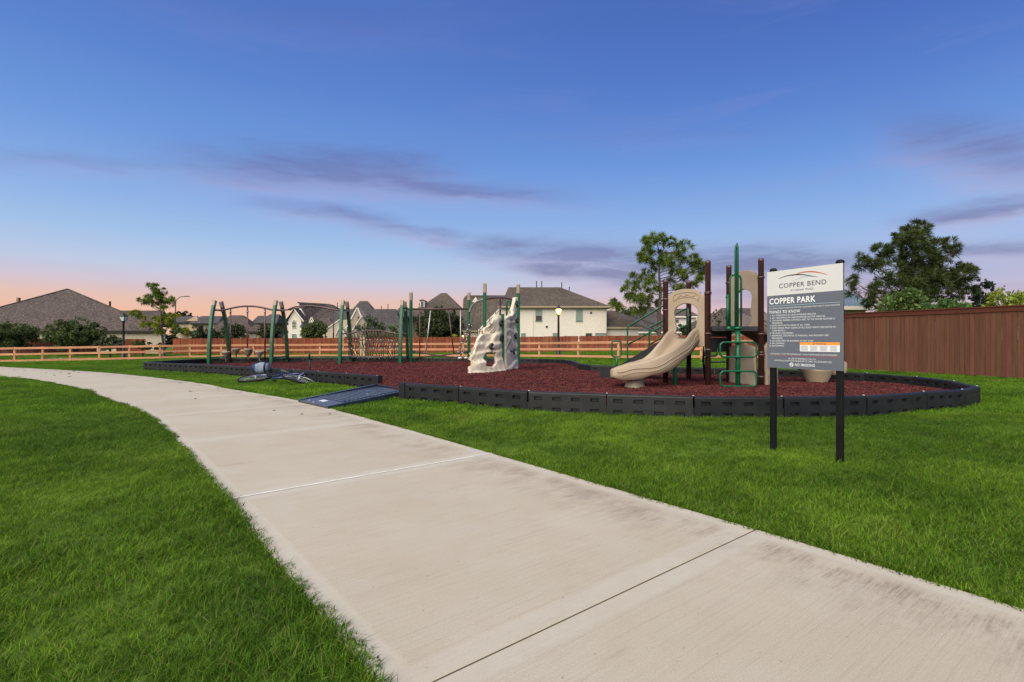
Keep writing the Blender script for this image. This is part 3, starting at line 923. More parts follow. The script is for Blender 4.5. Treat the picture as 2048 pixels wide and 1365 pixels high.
def make_sign():
    a, b = Vector((2.72, 5.38, 0)), Vector((3.094, 4.72, 0))
    d = b - a
    W, H = d.length, 1.012
    rz = math.atan2(d.y, d.x)
    root = thing('park_sign', (a + b) / 2, 'white and slate-grey park rules sign on two black posts in the lawn', 'sign', rz=rz)
    Z0 = 0.857
    Z1 = Z0 + H
    kw = dict(local=True)
    # local frame: x along the board, -y towards the reader
    for sx in (-1, 1):
        x = sx * (W / 2 - 0.045)
        post = MB().cbox((x, 0.036, (Z1 + 0.006) / 2 - 0.1), (0.052, 0.052, Z1 + 0.006 + 0.2), 0.004).build('post', 'post_black', root, **kw)
        MB().lathe((x, 0.036, Z1 + 0.006), [(0.037, 0), (0.038, 0.012), (0.030, 0.026), (0.012, 0.033)], 14).build('cap', 'post_black', post, **kw)
    MB().box((0, 0.004, (Z0 + Z1) / 2), (W, 0.008, H)).build('backing_board', 'sign_edge', root, **kw)
    zs = Z1 - 0.252 * H
    MB().box((0, -0.0015, (zs + Z1) / 2), (W, 0.003, Z1 - zs)).build('header_panel', 'sign_white', root, **kw)
    MB().box((0, -0.0015, (Z0 + zs) / 2), (W, 0.003, zs - Z0)).build('rules_panel', 'sign_grey', root, **kw)
    X = lambda u: -W / 2 + u * W
    Z = lambda v: Z1 - v * H
    Y = -0.0042
    def text(body, u, v, h=None, w=None, align='L', mat='ink_white', bold=0.0):
        me = text_mesh(body, None if w is None else w * W, None if h is None else h * H, X(u), Z(v), align, mat, Y, bold)
        if h is None or h < 0.04:
            put('lettering', me, root, local=True); return
        bm = bmesh.new(); bm.from_mesh(me)                 # the big words: one part per letter
        left = set(bm.faces)
        while left:
            st = [left.pop()]; isl = set(st)
            while st:
                for e in st.pop().edges:
                    for f in e.link_faces:
                        if f in left: left.discard(f); isl.add(f); st.append(f)
            vs = {v: i for i, v in enumerate({v for f in isl for v in f.verts})}
            m = MB().add([v.co[:] for v in vs], [tuple(vs[v] for v in f.verts) for f in isl])
            m.build('letter', mat, root, fix=False, local=True)
        bm.free()
    def flat(name, u0, v0, u1, v1, mat, y=Y):
        MB().box(((X(u0) + X(u1)) / 2, y + 0.0004, (Z(v0) + Z(v1)) / 2), ((u1 - u0) * W, 0.0008, (v1 - v0) * H)).build(name, mat, root, **kw)
    def swoosh(pts, wmax, mat):
        """tapering curved stroke of the emblem; pts in board fractions"""
        P = smooth_line([Vector((X(u), 0, Z(v))) for u, v in pts], 10)
        n = len(P); vs = []
        for i, p in enumerate(P):
            t = (P[min(i + 1, n - 1)] - P[max(i - 1, 0)]).normalized()
            nn = Vector((-t.z, 0, t.x)) * wmax * H * math.sin(PI * (0.06 + 0.88 * i / (n - 1))) / 2
            vs += [(p + nn)[:], (p - nn)[:]]
        vs = [(v[0], Y, v[2]) for v in vs]
        MB().add(vs, [(2 * i, 2 * i + 1, 2 * i + 3, 2 * i + 2) for i in range(n - 1)]).build('emblem_stroke', mat, root, fix=False, **kw)
    swoosh([(0.17, 0.082), (0.28, 0.062), (0.42, 0.060), (0.54, 0.073), (0.70, 0.108)], 0.011, 'ink_dark')
    swoosh([(0.36, 0.068), (0.48, 0.045), (0.60, 0.046), (0.71, 0.064), (0.81, 0.093)], 0.012, 'ink_rust')
    swoosh([(0.37, 0.118), (0.46, 0.098), (0.55, 0.090), (0.65, 0.098)], 0.007, 'ink_blue')
    text('COPPER BEND', 0.49, 0.181, h=0.046, w=0.63, align='C', mat='ink_dark', bold=0.004)
    text('AT INDIAN TRAILS', 0.49, 0.222, h=0.019, w=0.30, align='C', mat='ink_dark')
    text('COPPER PARK', 0.035, 0.340, h=0.058, w=0.635, bold=0.022)
    flat('rule_line', 0.03, 0.359, 0.97, 0.3635, 'ink_blue')
    text('THIS PARK IS OPEN DURING DAYTIME FOR YOUR ENJOYMENT USE AT YOUR OWN RISK', 0.03, 0.392, h=0.013, w=0.94)
    text('THINGS TO KNOW', 0.03, 0.438, h=0.030, w=0.44, bold=0.006)
    lines = [('1.', 'NO TRESPASSING BY UNAUTHORIZED PERSONS', 0.60), ('2.', 'NO TRESPASSING BY UNAUTHORIZED MOTOR VEHICLES', 0.715),
             ('3.', 'CHANGING DIAPERS WITHING 6 FEET OF THE WATER FEATURE IS', 0.83), ('', 'PROHIBITED', 0.15),
             ('4.', 'DOGS MUST BE ON LEASH AT ALL TIMES', 0.52), ('5.', 'DOG OWNER MUST CLEAN UP ALL SOLID WASTE DEPOSITED BY', 0.845),
             ('', 'THEIR ANIMALS', 0.19), ('6.', 'NO GLASS CONTAINERS', 0.30), ('7.', 'FIREWORKS, DISCHARGE OF FIREARMS, AND ARCHERY ARE', 0.755),
             ('', 'PROHIBITED', 0.15), ('8.', 'NO OPEN FIRES OR BURNING OF ANY KIND', 0.565), ('9.', 'NO CAMPING', 0.175), ('10.', 'NO DUMPING', 0.17)]
    for i, (num, s, w) in enumerate(lines):
        v = 0.4665 + 0.0262 * i
        if num: text(num, 0.062, v, h=0.0155, align='R')
        text(s, 0.075, v, h=0.0158, w=w)
    flat('warning_panel', 0.465, 0.735, 0.965, 0.825, 'ink_white')
    flat('warning_band', 0.465, 0.735, 0.965, 0.762, 'ink_orange', Y - 0.001)
    put('lettering', text_mesh('WARNING', 0.13 * W, 0.014 * H, X(0.735), Z(0.756), 'C', 'ink_dark', Y - 0.0025), root, local=True)
    tri = MB().add([(X(0.637), Y - 0.0025, Z(0.756)), (X(0.659), Y - 0.0025, Z(0.756)), (X(0.648), Y - 0.0025, Z(0.740))], [(0, 1, 2)])
    tri.build('warning_triangle', 'ink_dark', root, fix=False, **kw)
    for c in range(4):
        m = MB()
        for r in range(6):
            m.box((X(0.525 + 0.122 * c), Y - 0.0006, Z(0.772 + 0.0085 * r)), (W * 0.105 * (0.75 + 0.25 * random.random()), 0.0008, 0.0034 * H))
        m.build('fine_print', 'ink_print', root, **kw)
    text('AGE RANGE 2-12 FOR THE PLAYGROUND / *ADULT SUPERVISION IS RECOMMENDED*', 0.05, 0.862, h=0.0135, w=0.89)
    flat('rule_line', 0.04, 0.872, 0.96, 0.8755, 'ink_red')
    text('IN CASE OF EMERGENCY CALL 911', 0.49, 0.907, h=0.0145, w=0.36, align='C')
    text('INDIVIDUALS COMMITTING VANDALISM OR THEFT WILL BE PROSECUTED', 0.49, 0.930, h=0.0145, w=0.76, align='C')
    text('NO SMOKING', 0.40, 0.973, h=0.026, w=0.26, bold=0.008)
    c = Vector((X(0.352), Y, Z(0.9605))); r = 0.0205
    ring = [(c.x + r * math.cos(t), Y, c.z + r * math.sin(t)) for t in np.linspace(0, 2 * PI, 24, endpoint=False)]
    rin = [(c.x + r * 0.72 * math.cos(t), Y, c.z + r * 0.72 * math.sin(t)) for t in np.linspace(0, 2 * PI, 24, endpoint=False)]
    m = MB().add(ring + rin, [(i, (i + 1) % 24, 24 + (i + 1) % 24, 24 + i) for i in range(24)])
    m.box((c.x, Y, c.z), (2 * r * 0.9, 0.0006, 0.006), M=Matrix.Rotation(math.radians(45), 3, 'Y'))
    m.box((c.x, Y, c.z), (2 * r * 0.55, 0.0006, 0.007))
    m.build('no_smoking_symbol', 'ink_white', root, **kw)
make_sign()

# ------------------------------------------------------------------ climbing course of four A-frames
def rect_tube(m, pts, wx, wy, axis=Vector((1, 0, 0))):
    """rectangular tube along pts that bends in the plane perpendicular to axis"""
    P = [Vector(p) for p in pts]; rings = []
    for i, p in enumerate(P):
        t = (P[min(i + 1, len(P) - 1)] - P[max(i - 1, 0)]).normalized()
        n = axis.cross(t).normalized()
        b = 0.22
        r = []
        for (a, c) in ((1, 1 - b), (1 - b, 1), (-1 + b, 1), (-1, 1 - b), (-1, -1 + b), (-1 + b, -1), (1 - b, -1), (1, -1 + b)):
            r.append(p + axis * (a * wx / 2) + n * (c * wy / 2))
        rings.append(r)
    m.sweep(rings, smooth=False)
    return m

MZ = 0.03
def make_course():
    root = thing('climbing_course', (-9.2, 23.2, MZ), 'climbing course of four green A-frames linked by arched brown bars and a rope net', 'climbing frame')
    XS = [-13.5, -10.72, -7.67, -4.98]
    ft, rt = (22.92, 2.90), (23.42, 2.90)
    for x in XS:
        for (y0, yc, y1) in ((22.5, 22.50, 22.93), (24.12, 24.05, 23.43)):
            pts = []
            for t in np.linspace(0, 1, 13):
                y = (1 - t) ** 2 * y0 + 2 * t * (1 - t) * yc + t * t * y1
                z = (1 - t) ** 2 * (MZ - 0.1) + 2 * t * (1 - t) * 1.75 + t * t * 2.90
                pts.append((x, y, z))
            m = MB(); rect_tube(m, pts[:12], 0.135, 0.155); leg = m.build('leg', 'green' if y0 < 23 else 'green_shaded', root)  # rear legs carry their shade in a darker green
            m = MB()
            a, b = Vector(pts[11]), Vector(pts[12])
            rect_tube(m, [a - (b - a) * 0.1, a.lerp(b, 0.8), b, b + (b - a) * 0.12], 0.142, 0.162)
            m.build('cap', 'cap_tan', leg)
        m = MB(); m.tube([(x, 22.75, 2.50), (x, 23.65, 2.50)], 0.03, 8); m.build('upper_crossbar', 'green', root)
        for z in (0.36, 0.27):
            m = MB(); m.tube([(x, 22.5, z), (x, 24.08, z)], 0.028, 8); m.build('lower_crossbar', 'green', root)
        for y in (22.85, 23.5):
            m = MB(); m.lathe((0, 0, -0.04), [(0.055, 0), (0.055, 0.08)], 10)
            m.build('clamp', 'steel', root, loc=(x, y, 2.50), rot=(0, PI / 2, 0))
    def bar(name, pts, r=0.036, mat='pipe_brown', n=8):
        return MB().tube(smooth_line(pts, n), r, 8).build(name, mat, root)
    # first bay: one arched beam with three poles and five stepping pods
    Y = 23.2
    bar('arched_beam', [D(px, py, Y) for px, py in ((428, 620.5), (446, 620.5), (461, 617.3), (478, 614), (495, 612.8), (513, 613.8), (530, 616.8), (545, 620.3), (558, 620.5))], 0.042)
    for px, yb in ((461, 722), (495, 722), (530, 722)):
        top = D(px, 616 if px != 495 else 613, Y)
        pole = MB().tube([(top.x, Y, top.z), (top.x, Y, MZ - 0.05)], 0.034, 8).build('sliding_pole', 'pipe_brown', root)
        MB().lathe((top.x, Y, PZ(624, Y)), [(0.05, -0.02), (0.085, -0.005), (0.085, 0.008), (0.05, 0.02)], 12).build('flange', 'steel', pole)
    for px, py, y in ((452, 703, 22.95), (472, 697.2, 23.55), (496.5, 697.6, 23.2), (496.5, 701.5, 23.3), (519, 702.5, 22.95), (541, 697, 23.5)):
        c = D(px, py, y)
        hgt = c.z - MZ
        pod = MB().lathe((c.x, y, c.z), [(0.035, -0.30), (0.075, -0.24), (0.165, -0.085), (0.19, -0.06), (0.19, -0.015), (0.175, 0.0)], 16).build('stepping_pod', 'cap_tan', root)
        MB().tube([(c.x, y, c.z - 0.28), (c.x, y, MZ - 0.05)], 0.03, 8).build('stem', 'pipe_brown', pod)
        near = min((461, 495, 530), key=lambda q: abs(q - px))
        qx = PX(near, Y)
        if abs(qx - c.x) > 0.1:
            MB().tube([(c.x, y, 0.30), (qx, Y, 0.30)], 0.022, 6).build('brace', 'pipe_brown', pod)
    # second bay: overhead ladder of two arched rails
    for y, pts in ((22.95, ((545, 620.5), (572, 620.2), (590, 614.2), (610, 612.5), (632, 613.2), (655, 617.5), (672, 620), (690, 620.5))),
                   (23.42, ((556, 620.5), (575, 620), (592, 617.2), (612, 614.2), (634, 613.2), (655, 616), (676, 619.8), (694, 620.3)))):
        bar('ladder_rail', [D(px, py, y) for px, py in pts], 0.032)
    for i in range(7):
        x = -10.25 + 2.2 * i / 6
        z = 2.66 - 0.11 * ((i - 3) / 3) ** 2
        MB().tube([(x, 22.95, z - 0.03), (x, 23.42, z - 0.03)], 0.02, 6).build('rung', 'pipe_brown', root)
    # third bay: net bridge
    for y, dz in ((22.95, 0.0), (23.45, 0.0)):
        bar('handrail', [D(px, py, y) for px, py in ((680, 667.8), (700, 667.5), (712, 664.8), (730, 661.8), (745, 661.3), (762, 662.3), (780, 665.8), (795, 668), (812, 668.5))], 0.034)
    xa, xb = -7.45, -5.2
    rows = 4; cols = 9
    for sy in (-1, 1):
        m = MB(); cl = MB()
        grid = []
        for j in range(rows):
            row = []
            for i in range(cols + 1):
                f = i / cols
                arch = 1.44 + 0.14 * math.sin(PI * f) - 0.02
                zb = 0.42 - 0.06 * math.sin(PI * f)
                t = j / (rows - 1)
                yy = 23.2 + sy * (0.25 * (1 - t) + 0.20 * t)
                row.append(Vector((xa + (xb - xa) * f + (0.09 * (1 if j % 2 else -1) * (1 if i % 2 else 0) if 0 < j else 0), yy, arch * (1 - t) + zb * t)))
            grid.append(row)
        for j in range(rows):
            if j: m.tube(grid[j], 0.021, 5)
            for i in range(cols + 1):
                if j < rows - 1:
                    m.tube([grid[j][i], grid[j + 1][i]], 0.021, 5)
                    if j < rows - 2 and i < cols:
                        m.tube([grid[j][i], grid[j + 1][i].lerp(grid[j + 1][i + 1], 0.5)], 0.016, 4)
                cl.lathe(grid[j][i], [(0.01, -0.03), (0.028, -0.01), (0.028, 0.01), (0.01, 0.03)], 6)
        net = m.build('cargo_net', 'rope', root)
        cl.build('connector', 'clip', net)
    m = MB(); cl = MB()
    for i in range(cols + 1):
        x = xa + (xb - xa) * i / cols
        zb = 0.42 - 0.06 * math.sin(PI * i / cols)
        m.tube([(x, 23.0, zb), (x + 0.1, 23.2, zb - 0.08), (x, 23.4, zb)], 0.021, 5)
        cl.lathe((x + 0.1, 23.2, zb - 0.08), [(0.01, -0.03), (0.028, -0.01), (0.028, 0.01), (0.01, 0.03)], 6)
    net = m.build('cargo_net', 'rope', root); cl.build('connector', 'clip', net)
    for y in (22.95, 23.45):
        MB().tube([(xa, y, 0.40), ((xa + xb) / 2, y, 0.34), (xb, y, 0.40)], 0.02, 6).build('net_cable', 'rope', root)
make_course()

# ------------------------------------------------------------------ rope and rock climber
def fract_rock(p, s):
    """chiselled facets: each cell of a warped lattice leans its own way"""
    q = p * 1.7 * s + Vector((mnoise.noise(p * 1.3), mnoise.noise(p * 1.3 + Vector((4, 1, 2))), mnoise.noise(p * 1.3 + Vector((1, 7, 3))))) * 0.5
    dist, pts = mnoise.voronoi(q)
    d = q - pts[0]
    t = mnoise.noise_vector(pts[0] * 3.7)
    facet = d.dot(t) * 0.55 + mnoise.noise(pts[0] * 5.1) * 0.5
    q2 = p * 5.0 * s
    dist2, pts2 = mnoise.voronoi(q2)
    f2 = (q2 - pts2[0]).dot(mnoise.noise_vector(pts2[0] * 2.3)) * 0.5
    s_ = p.z * 2.3 + 0.9 * mnoise.noise(p * 0.8 + Vector((3, 3, 0)))
    fr = s_ - math.floor(s_)
    ledge = min(fr / 0.82, (1 - fr) / 0.18)              # blocks that step out and break back
    return 0.03 + 0.075 * ledge + 0.20 * facet + 0.03 * f2 + 0.05 * mnoise.noise(p * 0.9)

def rock_panel(A, B, prof, hole, bulge, seed, nu=44, nw=60, amp=1.0, th=0.12, foot=0.35):
    """moulded rock slab standing on the line A-B; prof: (u, height); hole: polygon of (u, height)"""
    A, B = Vector(A), Vector(B)
    d = B - A
    n = Vector((d.y, -d.x, 0)).normalized()
    if n.y > 0: n = -n
    us = [p[0] for p in prof]; hs = [p[1] for p in prof]
    def inside(u, h):
        c = False; m = len(hole)
        for i in range(m):
            (x0, y0), (x1, y1) = hole[i], hole[(i + 1) % m]
            if (y0 > h) != (y1 > h) and u < (x1 - x0) * (h - y0) / (y1 - y0) + x0: c = not c
        return c
    bm = bmesh.new(); V = {}
    for j in range(nw + 1):
        for i in range(nu + 1):
            u = i / nu
            top = float(np.interp(u, us, hs)); h = top * j / nw
            p = A + d * u + Vector((0, 0, h))
            q = Vector((u * d.length, seed, h))
            off = amp * fract_rock(q * 1.15, 1.0)
            ed = min(u, 1 - u) * d.length
            off *= min(1, 0.05 + ed / 0.30)
            off += foot * max(0, 1 - h / 0.9) ** 2 * bulge(u)
            V[i, j] = bm.verts.new(p + n * (off + 0.08) + Vector((0, 0, -0.04 if j == 0 else 0)))
    for j in range(nw):
        for i in range(nu):
            u = (i + 0.5) / nu
            h = float(np.interp(u, us, hs)) * (j + 0.5) / nw
            if hole and inside(u, h): continue
            bm.faces.new((V[i, j], V[i + 1, j], V[i + 1, j + 1], V[i, j + 1]))
    bmesh.ops.smooth_vert(bm, verts=[v for (i, j), v in V.items() if 0 < i < nu and 0 < j < nw], factor=0.5, use_axis_x=True, use_axis_y=True, use_axis_z=True)
    loose = [v for v in bm.verts if not v.link_faces]
    bmesh.ops.delete(bm, geom=loose, context='VERTS')
    bmesh.ops.recalc_face_normals(bm, faces=bm.faces)
    f0 = next(iter(bm.faces))
    if f0.normal.dot(n) < 0: bmesh.ops.reverse_faces(bm, faces=bm.faces)
    bmesh.ops.solidify(bm, geom=bm.faces[:], thickness=th)
    for f in bm.faces: f.smooth = True
    me = bpy.data.meshes.new('rock_panel'); bm.to_mesh(me); bm.free()
    return me, n

def make_climber():
    root = thing('rock_climber', (-1.2, 20.5, MZ), 'green-posted climber with cream moulded rock walls and hanging ropes', 'climbing frame')
    T = 3.41
    posts = [(PX(822, 24.0), 24.0, T), (PX(938, 24.0), 24.0, T), (PX(969.5, 20.2), 20.2, T), (PX(1036.5, 20.5), 20.5, T)]
    for (x, y, t) in posts:
        m = MB().cbox((x, y, (t - 0.38 + MZ - 0.1) / 2), (0.14, 0.165, t - 0.38 - MZ + 0.1), 0.03)
        p = m.build('post', 'green', root)
        MB().cbox((x, y, t - 0.19), (0.15, 0.175, 0.38), 0.035).build('cap', 'cap_tan', p)
    x5, y5 = PX(1006, 17.35), 17.35
    MB().cbox((x5, y5 - 0.16, 1.0), (0.10, 0.14, 2.06), 0.015).build('short_post', 'green', root)
    # bar between the two back posts with hanging poles
    z = PZ(618.5, 24)
    p1, p2 = posts[0], posts[1]
    MB().tube([(p1[0] - 0.45, 24, z), (p2[0], 24, z)], 0.04, 8).build('top_bar', 'pipe_brown', root)
    for (a, b, ya, yb, mat, r) in ((839.5, 839.5, 619, 714, 'pipe_brown', 0.028), (861, 851.5, 622, 707, 'steel', 0.026), (897, 907.5, 619, 707, 'pipe_brown', 0.028), (921, 921, 619, 714, 'steel', 0.022)):
        MB().tube([D(a, ya, 24), D(b, yb, 23.8)], r, 8).build('hanging_pole', mat, root)
    for (a, b) in (((826, 703.5), (921, 717)), ((937, 704), (830, 715.5))):
        q = [D(a[0], a[1], 23.9), D(b[0], b[1], 23.9)]
        MB().tube([q[0], q[0].lerp(q[1], 0.5) - Vector((0, 0, 0.03)), q[1]], 0.034, 8).build('balance_rope', 'rope', root)
    for px in (828, 934):
        MB().lathe(D(px, 703.8, 23.9), [(0.05, -0.05), (0.07, 0), (0.05, 0.05)], 8).build('rope_clamp', 'hold', root)
    # arched rail with climbing ropes from the back post to the rock wall
    arch = smooth_line([D(939, 625, 23.9), D(943, 615, 23.8), D(951, 606, 23.5), D(962, 600.5, 23.0), D(972, 598.5, 22.6)], 6)
    MB().tube(arch, 0.05, 8).build('arched_rail', 'steel', root)
    arch2 = smooth_line([D(972, 598.5, 22.6), D(995, 595.5, 21.8), D(1010, 596.5, 21.2), D(1022, 598.5, 20.8), D(1034, 600, 20.6)], 6)
    MB().tube(arch2, 0.045, 8).build('arched_rail', 'pipe_brown', root)
    for (a, b, c, e) in ((951, 606, 938, 672), (957, 603, 955, 690), (961, 601, 959, 686), (955, 604, 941, 655), (970, 599, 985, 665), (994, 596, 991, 632), (1006, 596.5, 996, 640)):
        MB().tube([D(a, b, 23.0 if a < 980 else 21.5), D(c, e, 22.8 if a < 980 else 19.6)], 0.016, 5).build('climbing_rope', 'rope', root)
    m = MB(); m.tube([D(1000.5, 597, 21.5), D(1000.5, 640, 20.8)], 0.045, 8); m.build('hanging_pole', 'pipe_brown', root)
    # rope ladder hanging beside the back post
    rl = MB(); cl = MB()
    prev = None
    for i in range(8):
        f = i / 7
        a = D(938.5 - 26 * f, 650 + 63 * f, 23.3); b = D(943 - 22 * f, 652 + 63 * f, 23.3)
        if prev: rl.tube([prev[0], a], 0.016, 5); rl.tube([prev[1], b], 0.016, 5)
        rl.tube([a, b], 0.016, 5)
        for q in (a, b): cl.lathe(q, [(0.01, -0.03), (0.038, -0.01), (0.038, 0.01), (0.01, 0.03)], 6)
        prev = (a, b)
    ladder = rl.build('rope_ladder', 'rope', root); cl.build('connector', 'clip', ladder)
    for px, py in ((920, 716.5), (932, 716)):
        MB().lathe(D(px, py, 23.0), [(0.06, -0.05), (0.10, -0.02), (0.08, 0.04)], 8).build('rope_anchor', 'clip', root)
    # green hoop by the top of the wall
    hp = [D(1013.5, 640, 20.6), D(1013.5, 606, 20.6), D(1015, 603, 20.6), D(1018, 602.5, 20.6), D(1021, 603.5, 20.6), D(1021.5, 640, 20.6)]
    MB().tube(hp, 0.035, 8).build('grab_hoop', 'green', root)
    # rock walls
    prof = [(0, 0.27), (0.12, 0.35), (0.18, 0.60), (0.22, 0.78), (0.26, 1.00), (0.33, 1.14), (0.36, 1.24), (0.46, 1.31), (0.50, 1.50), (0.62, 1.62), (0.67, 1.84), (0.78, 1.98), (0.90, 1.95), (1.0, 1.84)]
    hole = [(0.44, 0.26), (0.66, 0.22), (0.72, 0.34), (0.76, 0.66), (0.66, 0.74), (0.48, 0.70), (0.42, 0.5)]
    A, B = (-1.53, 16.2, MZ), (x5 - 0.05, 17.28, MZ)
    me, n = rock_panel(A, B, prof, hole, lambda u: 0.55 + 0.6 * max(0, 0.5 - u), 3.7)
    me.materials.append(MATS['rock_cream'])
    w1 = put('rock_wall', me, root)
    prof2 = [(0, 1.86), (0.2, 1.97), (0.30, 1.95), (0.42, 2.08), (0.58, 2.24), (0.63, 2.56), (0.74, 2.68), (0.9, 2.70), (1.0, 2.62)]
    A2, B2 = (x5 + 0.03, 17.40, MZ), (PX(1029.5, 18.9), 18.9, MZ)
    me2, n2 = rock_panel(A2, B2, prof2, [], lambda u: 0.4 + 0.5 * u, 9.1, 44, 80, amp=0.75, foot=0.10)
    me2.materials.append(MATS['rock_cream'])
    w2 = put('rock_wall', me2, root)
    def holds(wall, A, B, lst, n):
        A, B = Vector(A), Vector(B)
        for (u, h) in lst:
            c = A.lerp(B, u) + Vector((0, 0, h)) + n * 0.20
            d = (B - A).normalized()
            pts = [c + d * (0.06 * math.cos(t)) + Vector((0, 0, 0.08 * math.sin(t))) for t in np.linspace(0.5, 5.4, 10)]
            m = MB().tube(pts, 0.042, 7)
            m.lathe(c - n * 0.12, [(0.001, -0.05), (0.06, -0.03), (0.06, 0.03), (0.001, 0.05)], 8)
            m.build('hand_hold', 'hold', wall)
    holds(w1, A, B, ((0.885, 1.68), (0.90, 1.19), (0.62, 0.90)), n)
    holds(w2, A2, B2, ((0.74, 1.83), (0.60, 1.26), (0.42, 0.70), (0.72, 2.42)), n2)
make_climber()

# ------------------------------------------------------------------ deck-and-slide play structure
def slide_mesh(line, up0=0.30, skirt=0.10):
    """open U-shaped slide chute swept along line (floor centre points)"""
    P = smooth_line(line, 8)
    n = len(P); rings = []
    for i, p in enumerate(P):
        t = (P[min(i + 1, n - 1)] - P[max(i - 1, 0)]); th = Vector((t.x, t.y, 0)).normalized()
        s = Vector((-th.y, th.x, 0))                     # left of travel
        f = i / (n - 1)
        hgt = up0 * (1 - 0.25 * max(0, (f - 0.82) / 0.18)) * (0.95 + 0.12 * math.sin(PI * f))
        tl = t.normalized(); up = s.cross(tl); up = -up if up.z < 0 else up
        sk = skirt * (0.75 + 0.4 * abs(math.sin(f * PI * 3.2)))
        if f > 0.93: sk *= max(0.2, 1 - (f - 0.93) / 0.07 * 0.8)
        prof = [(-0.34, -sk), (-0.335, 0.02), (-0.328, hgt - 0.05), (-0.305, hgt), (-0.275, hgt + 0.005), (-0.235, hgt - 0.04), (-0.205, 0.10), (-0.15, 0.02), (0, 0.0),
                (0.15, 0.02), (0.205, 0.10), (0.235, hgt - 0.04), (0.275, hgt + 0.005), (0.305, hgt), (0.328, hgt - 0.05), (0.335, 0.02), (0.34, -sk), (0.27, -sk - 0.01), (0.20, -0.06), (0, -0.05), (-0.20, -0.06), (-0.27, -sk - 0.01)]
        rings.append([p + s * a + up * b for a, b in prof])
    # rounded run-out lip
    last = rings[-1]; c = P[-1]; t = (P[-1] - P[-2]).normalized()
    for k, (fw, sc) in enumerate(((0.05, 0.93), (0.085, 0.75))):
        rings.append([c + (q - c) * sc + t * fw + Vector((0, 0, -0.02 * k)) for q in last])
    return MB().sweep(rings)

def slide_groove(m, line, side, off, r=0.012, a=0.0, b=1.0, h=0.1, wav=0.03, k=5):
    P = smooth_line(line, 8); n = len(P); pts = []
    for i, p in enumerate(P):
        f = i / (n - 1)
        if f < a or f > b: continue
        t = (P[min(i + 1, n - 1)] - P[max(i - 1, 0)]); th = Vector((t.x, t.y, 0)).normalized(); s = Vector((-th.y, th.x, 0))
        pts.append(p + s * side * off + Vector((0, 0, h + wav * math.sin(f * k * PI))))
    m.tube(pts, r, 6)

def arch_panel(c, rz, zb, zt, W, ow, oz, name, mat, root, decor=True):
    """rotomoulded entry panel with an arched opening; c = centre (x, y)"""
    M = Matrix.Rotation(rz, 3, 'Z'); C0 = Vector((c[0], c[1], 0)); T = 0.075
    sh = zt - 0.15
    out = [(-W / 2, zb), (-W / 2, sh), (-W / 2 + 0.06, sh + 0.015)]
    for t in np.linspace(0.0, 1.0, 15):
        a = PI * (1 - t)
        out.append((W * 0.40 * math.cos(a), sh + 0.02 + 0.13 * math.sin(a) ** 0.8))
    out += [(W / 2 - 0.06, sh + 0.015), (W / 2, sh), (W / 2, zb)]
    inn = [(ow * 1.0, zb), (ow * 1.0, zb + 0.28 * (oz - zb)), (ow * 0.84, zb + 0.42 * (oz - zb)), (ow * 0.92, zb + 0.52 * (oz - zb))]
    for t in np.linspace(0, 1, 15):
        a = PI * t
        inn.append((ow * 1.05 * math.cos(a), oz - ow * 0.85 + ow * 0.85 * math.sin(a)))
    inn += [(-ow * 0.92, zb + 0.52 * (oz - zb)), (-ow * 0.84, zb + 0.42 * (oz - zb)), (-ow, zb + 0.28 * (oz - zb)), (-ow, zb)]
    loop = out + inn
    bm = bmesh.new()
    vs = [bm.verts.new((x, -T / 2, z)) for x, z in loop]
    f = bm.faces.new(vs)
    r = bmesh.ops.extrude_face_region(bm, geom=[f])
    for v in [g for g in r['geom'] if isinstance(g, bmesh.types.BMVert)]: v.co.y = T / 2
    bmesh.ops.recalc_face_normals(bm, faces=bm.faces)
    ed = [e for e in bm.edges if abs(e.verts[0].co.y - e.verts[1].co.y) < 1e-6]
    bmesh.ops.bevel(bm, geom=ed, offset=0.012, segments=2, affect='EDGES', profile=0.5)
    bmesh.ops.triangulate(bm, faces=[q for q in bm.faces if len(q.verts) > 4])
    me = bpy.data.meshes.new(name)
    for v in bm.verts: v.co = C0 + M @ v.co
    bm.to_mesh(me); bm.free()
    me.materials.append(MATS[mat])
    o = put(name, me, root)
    if decor:
        for s in (-1, 1):
            m = MB(); loc = lambda x, z: C0 + M @ Vector((x, s * (T / 2 + 0.002), z))
            arc = [(W * 0.36 * math.cos(a), sh - 0.04 + 0.115 * math.sin(a)) for a in np.linspace(0.15, PI - 0.15, 12)]
            arc2 = [(x * 0.92, z - 0.115) for x, z in reversed(arc)]
            m.tube([loc(x, z) for x, z in arc + arc2], 0.011, 6, closed=True)
            m.tube([loc(x, sh + 0.0 + 0.022 * math.sin(x * 40) - 0.9 * x * x) for x in np.linspace(-W * 0.24, W * 0.24, 18)], 0.014, 6)
            m.build('relief', mat, o)
    return o

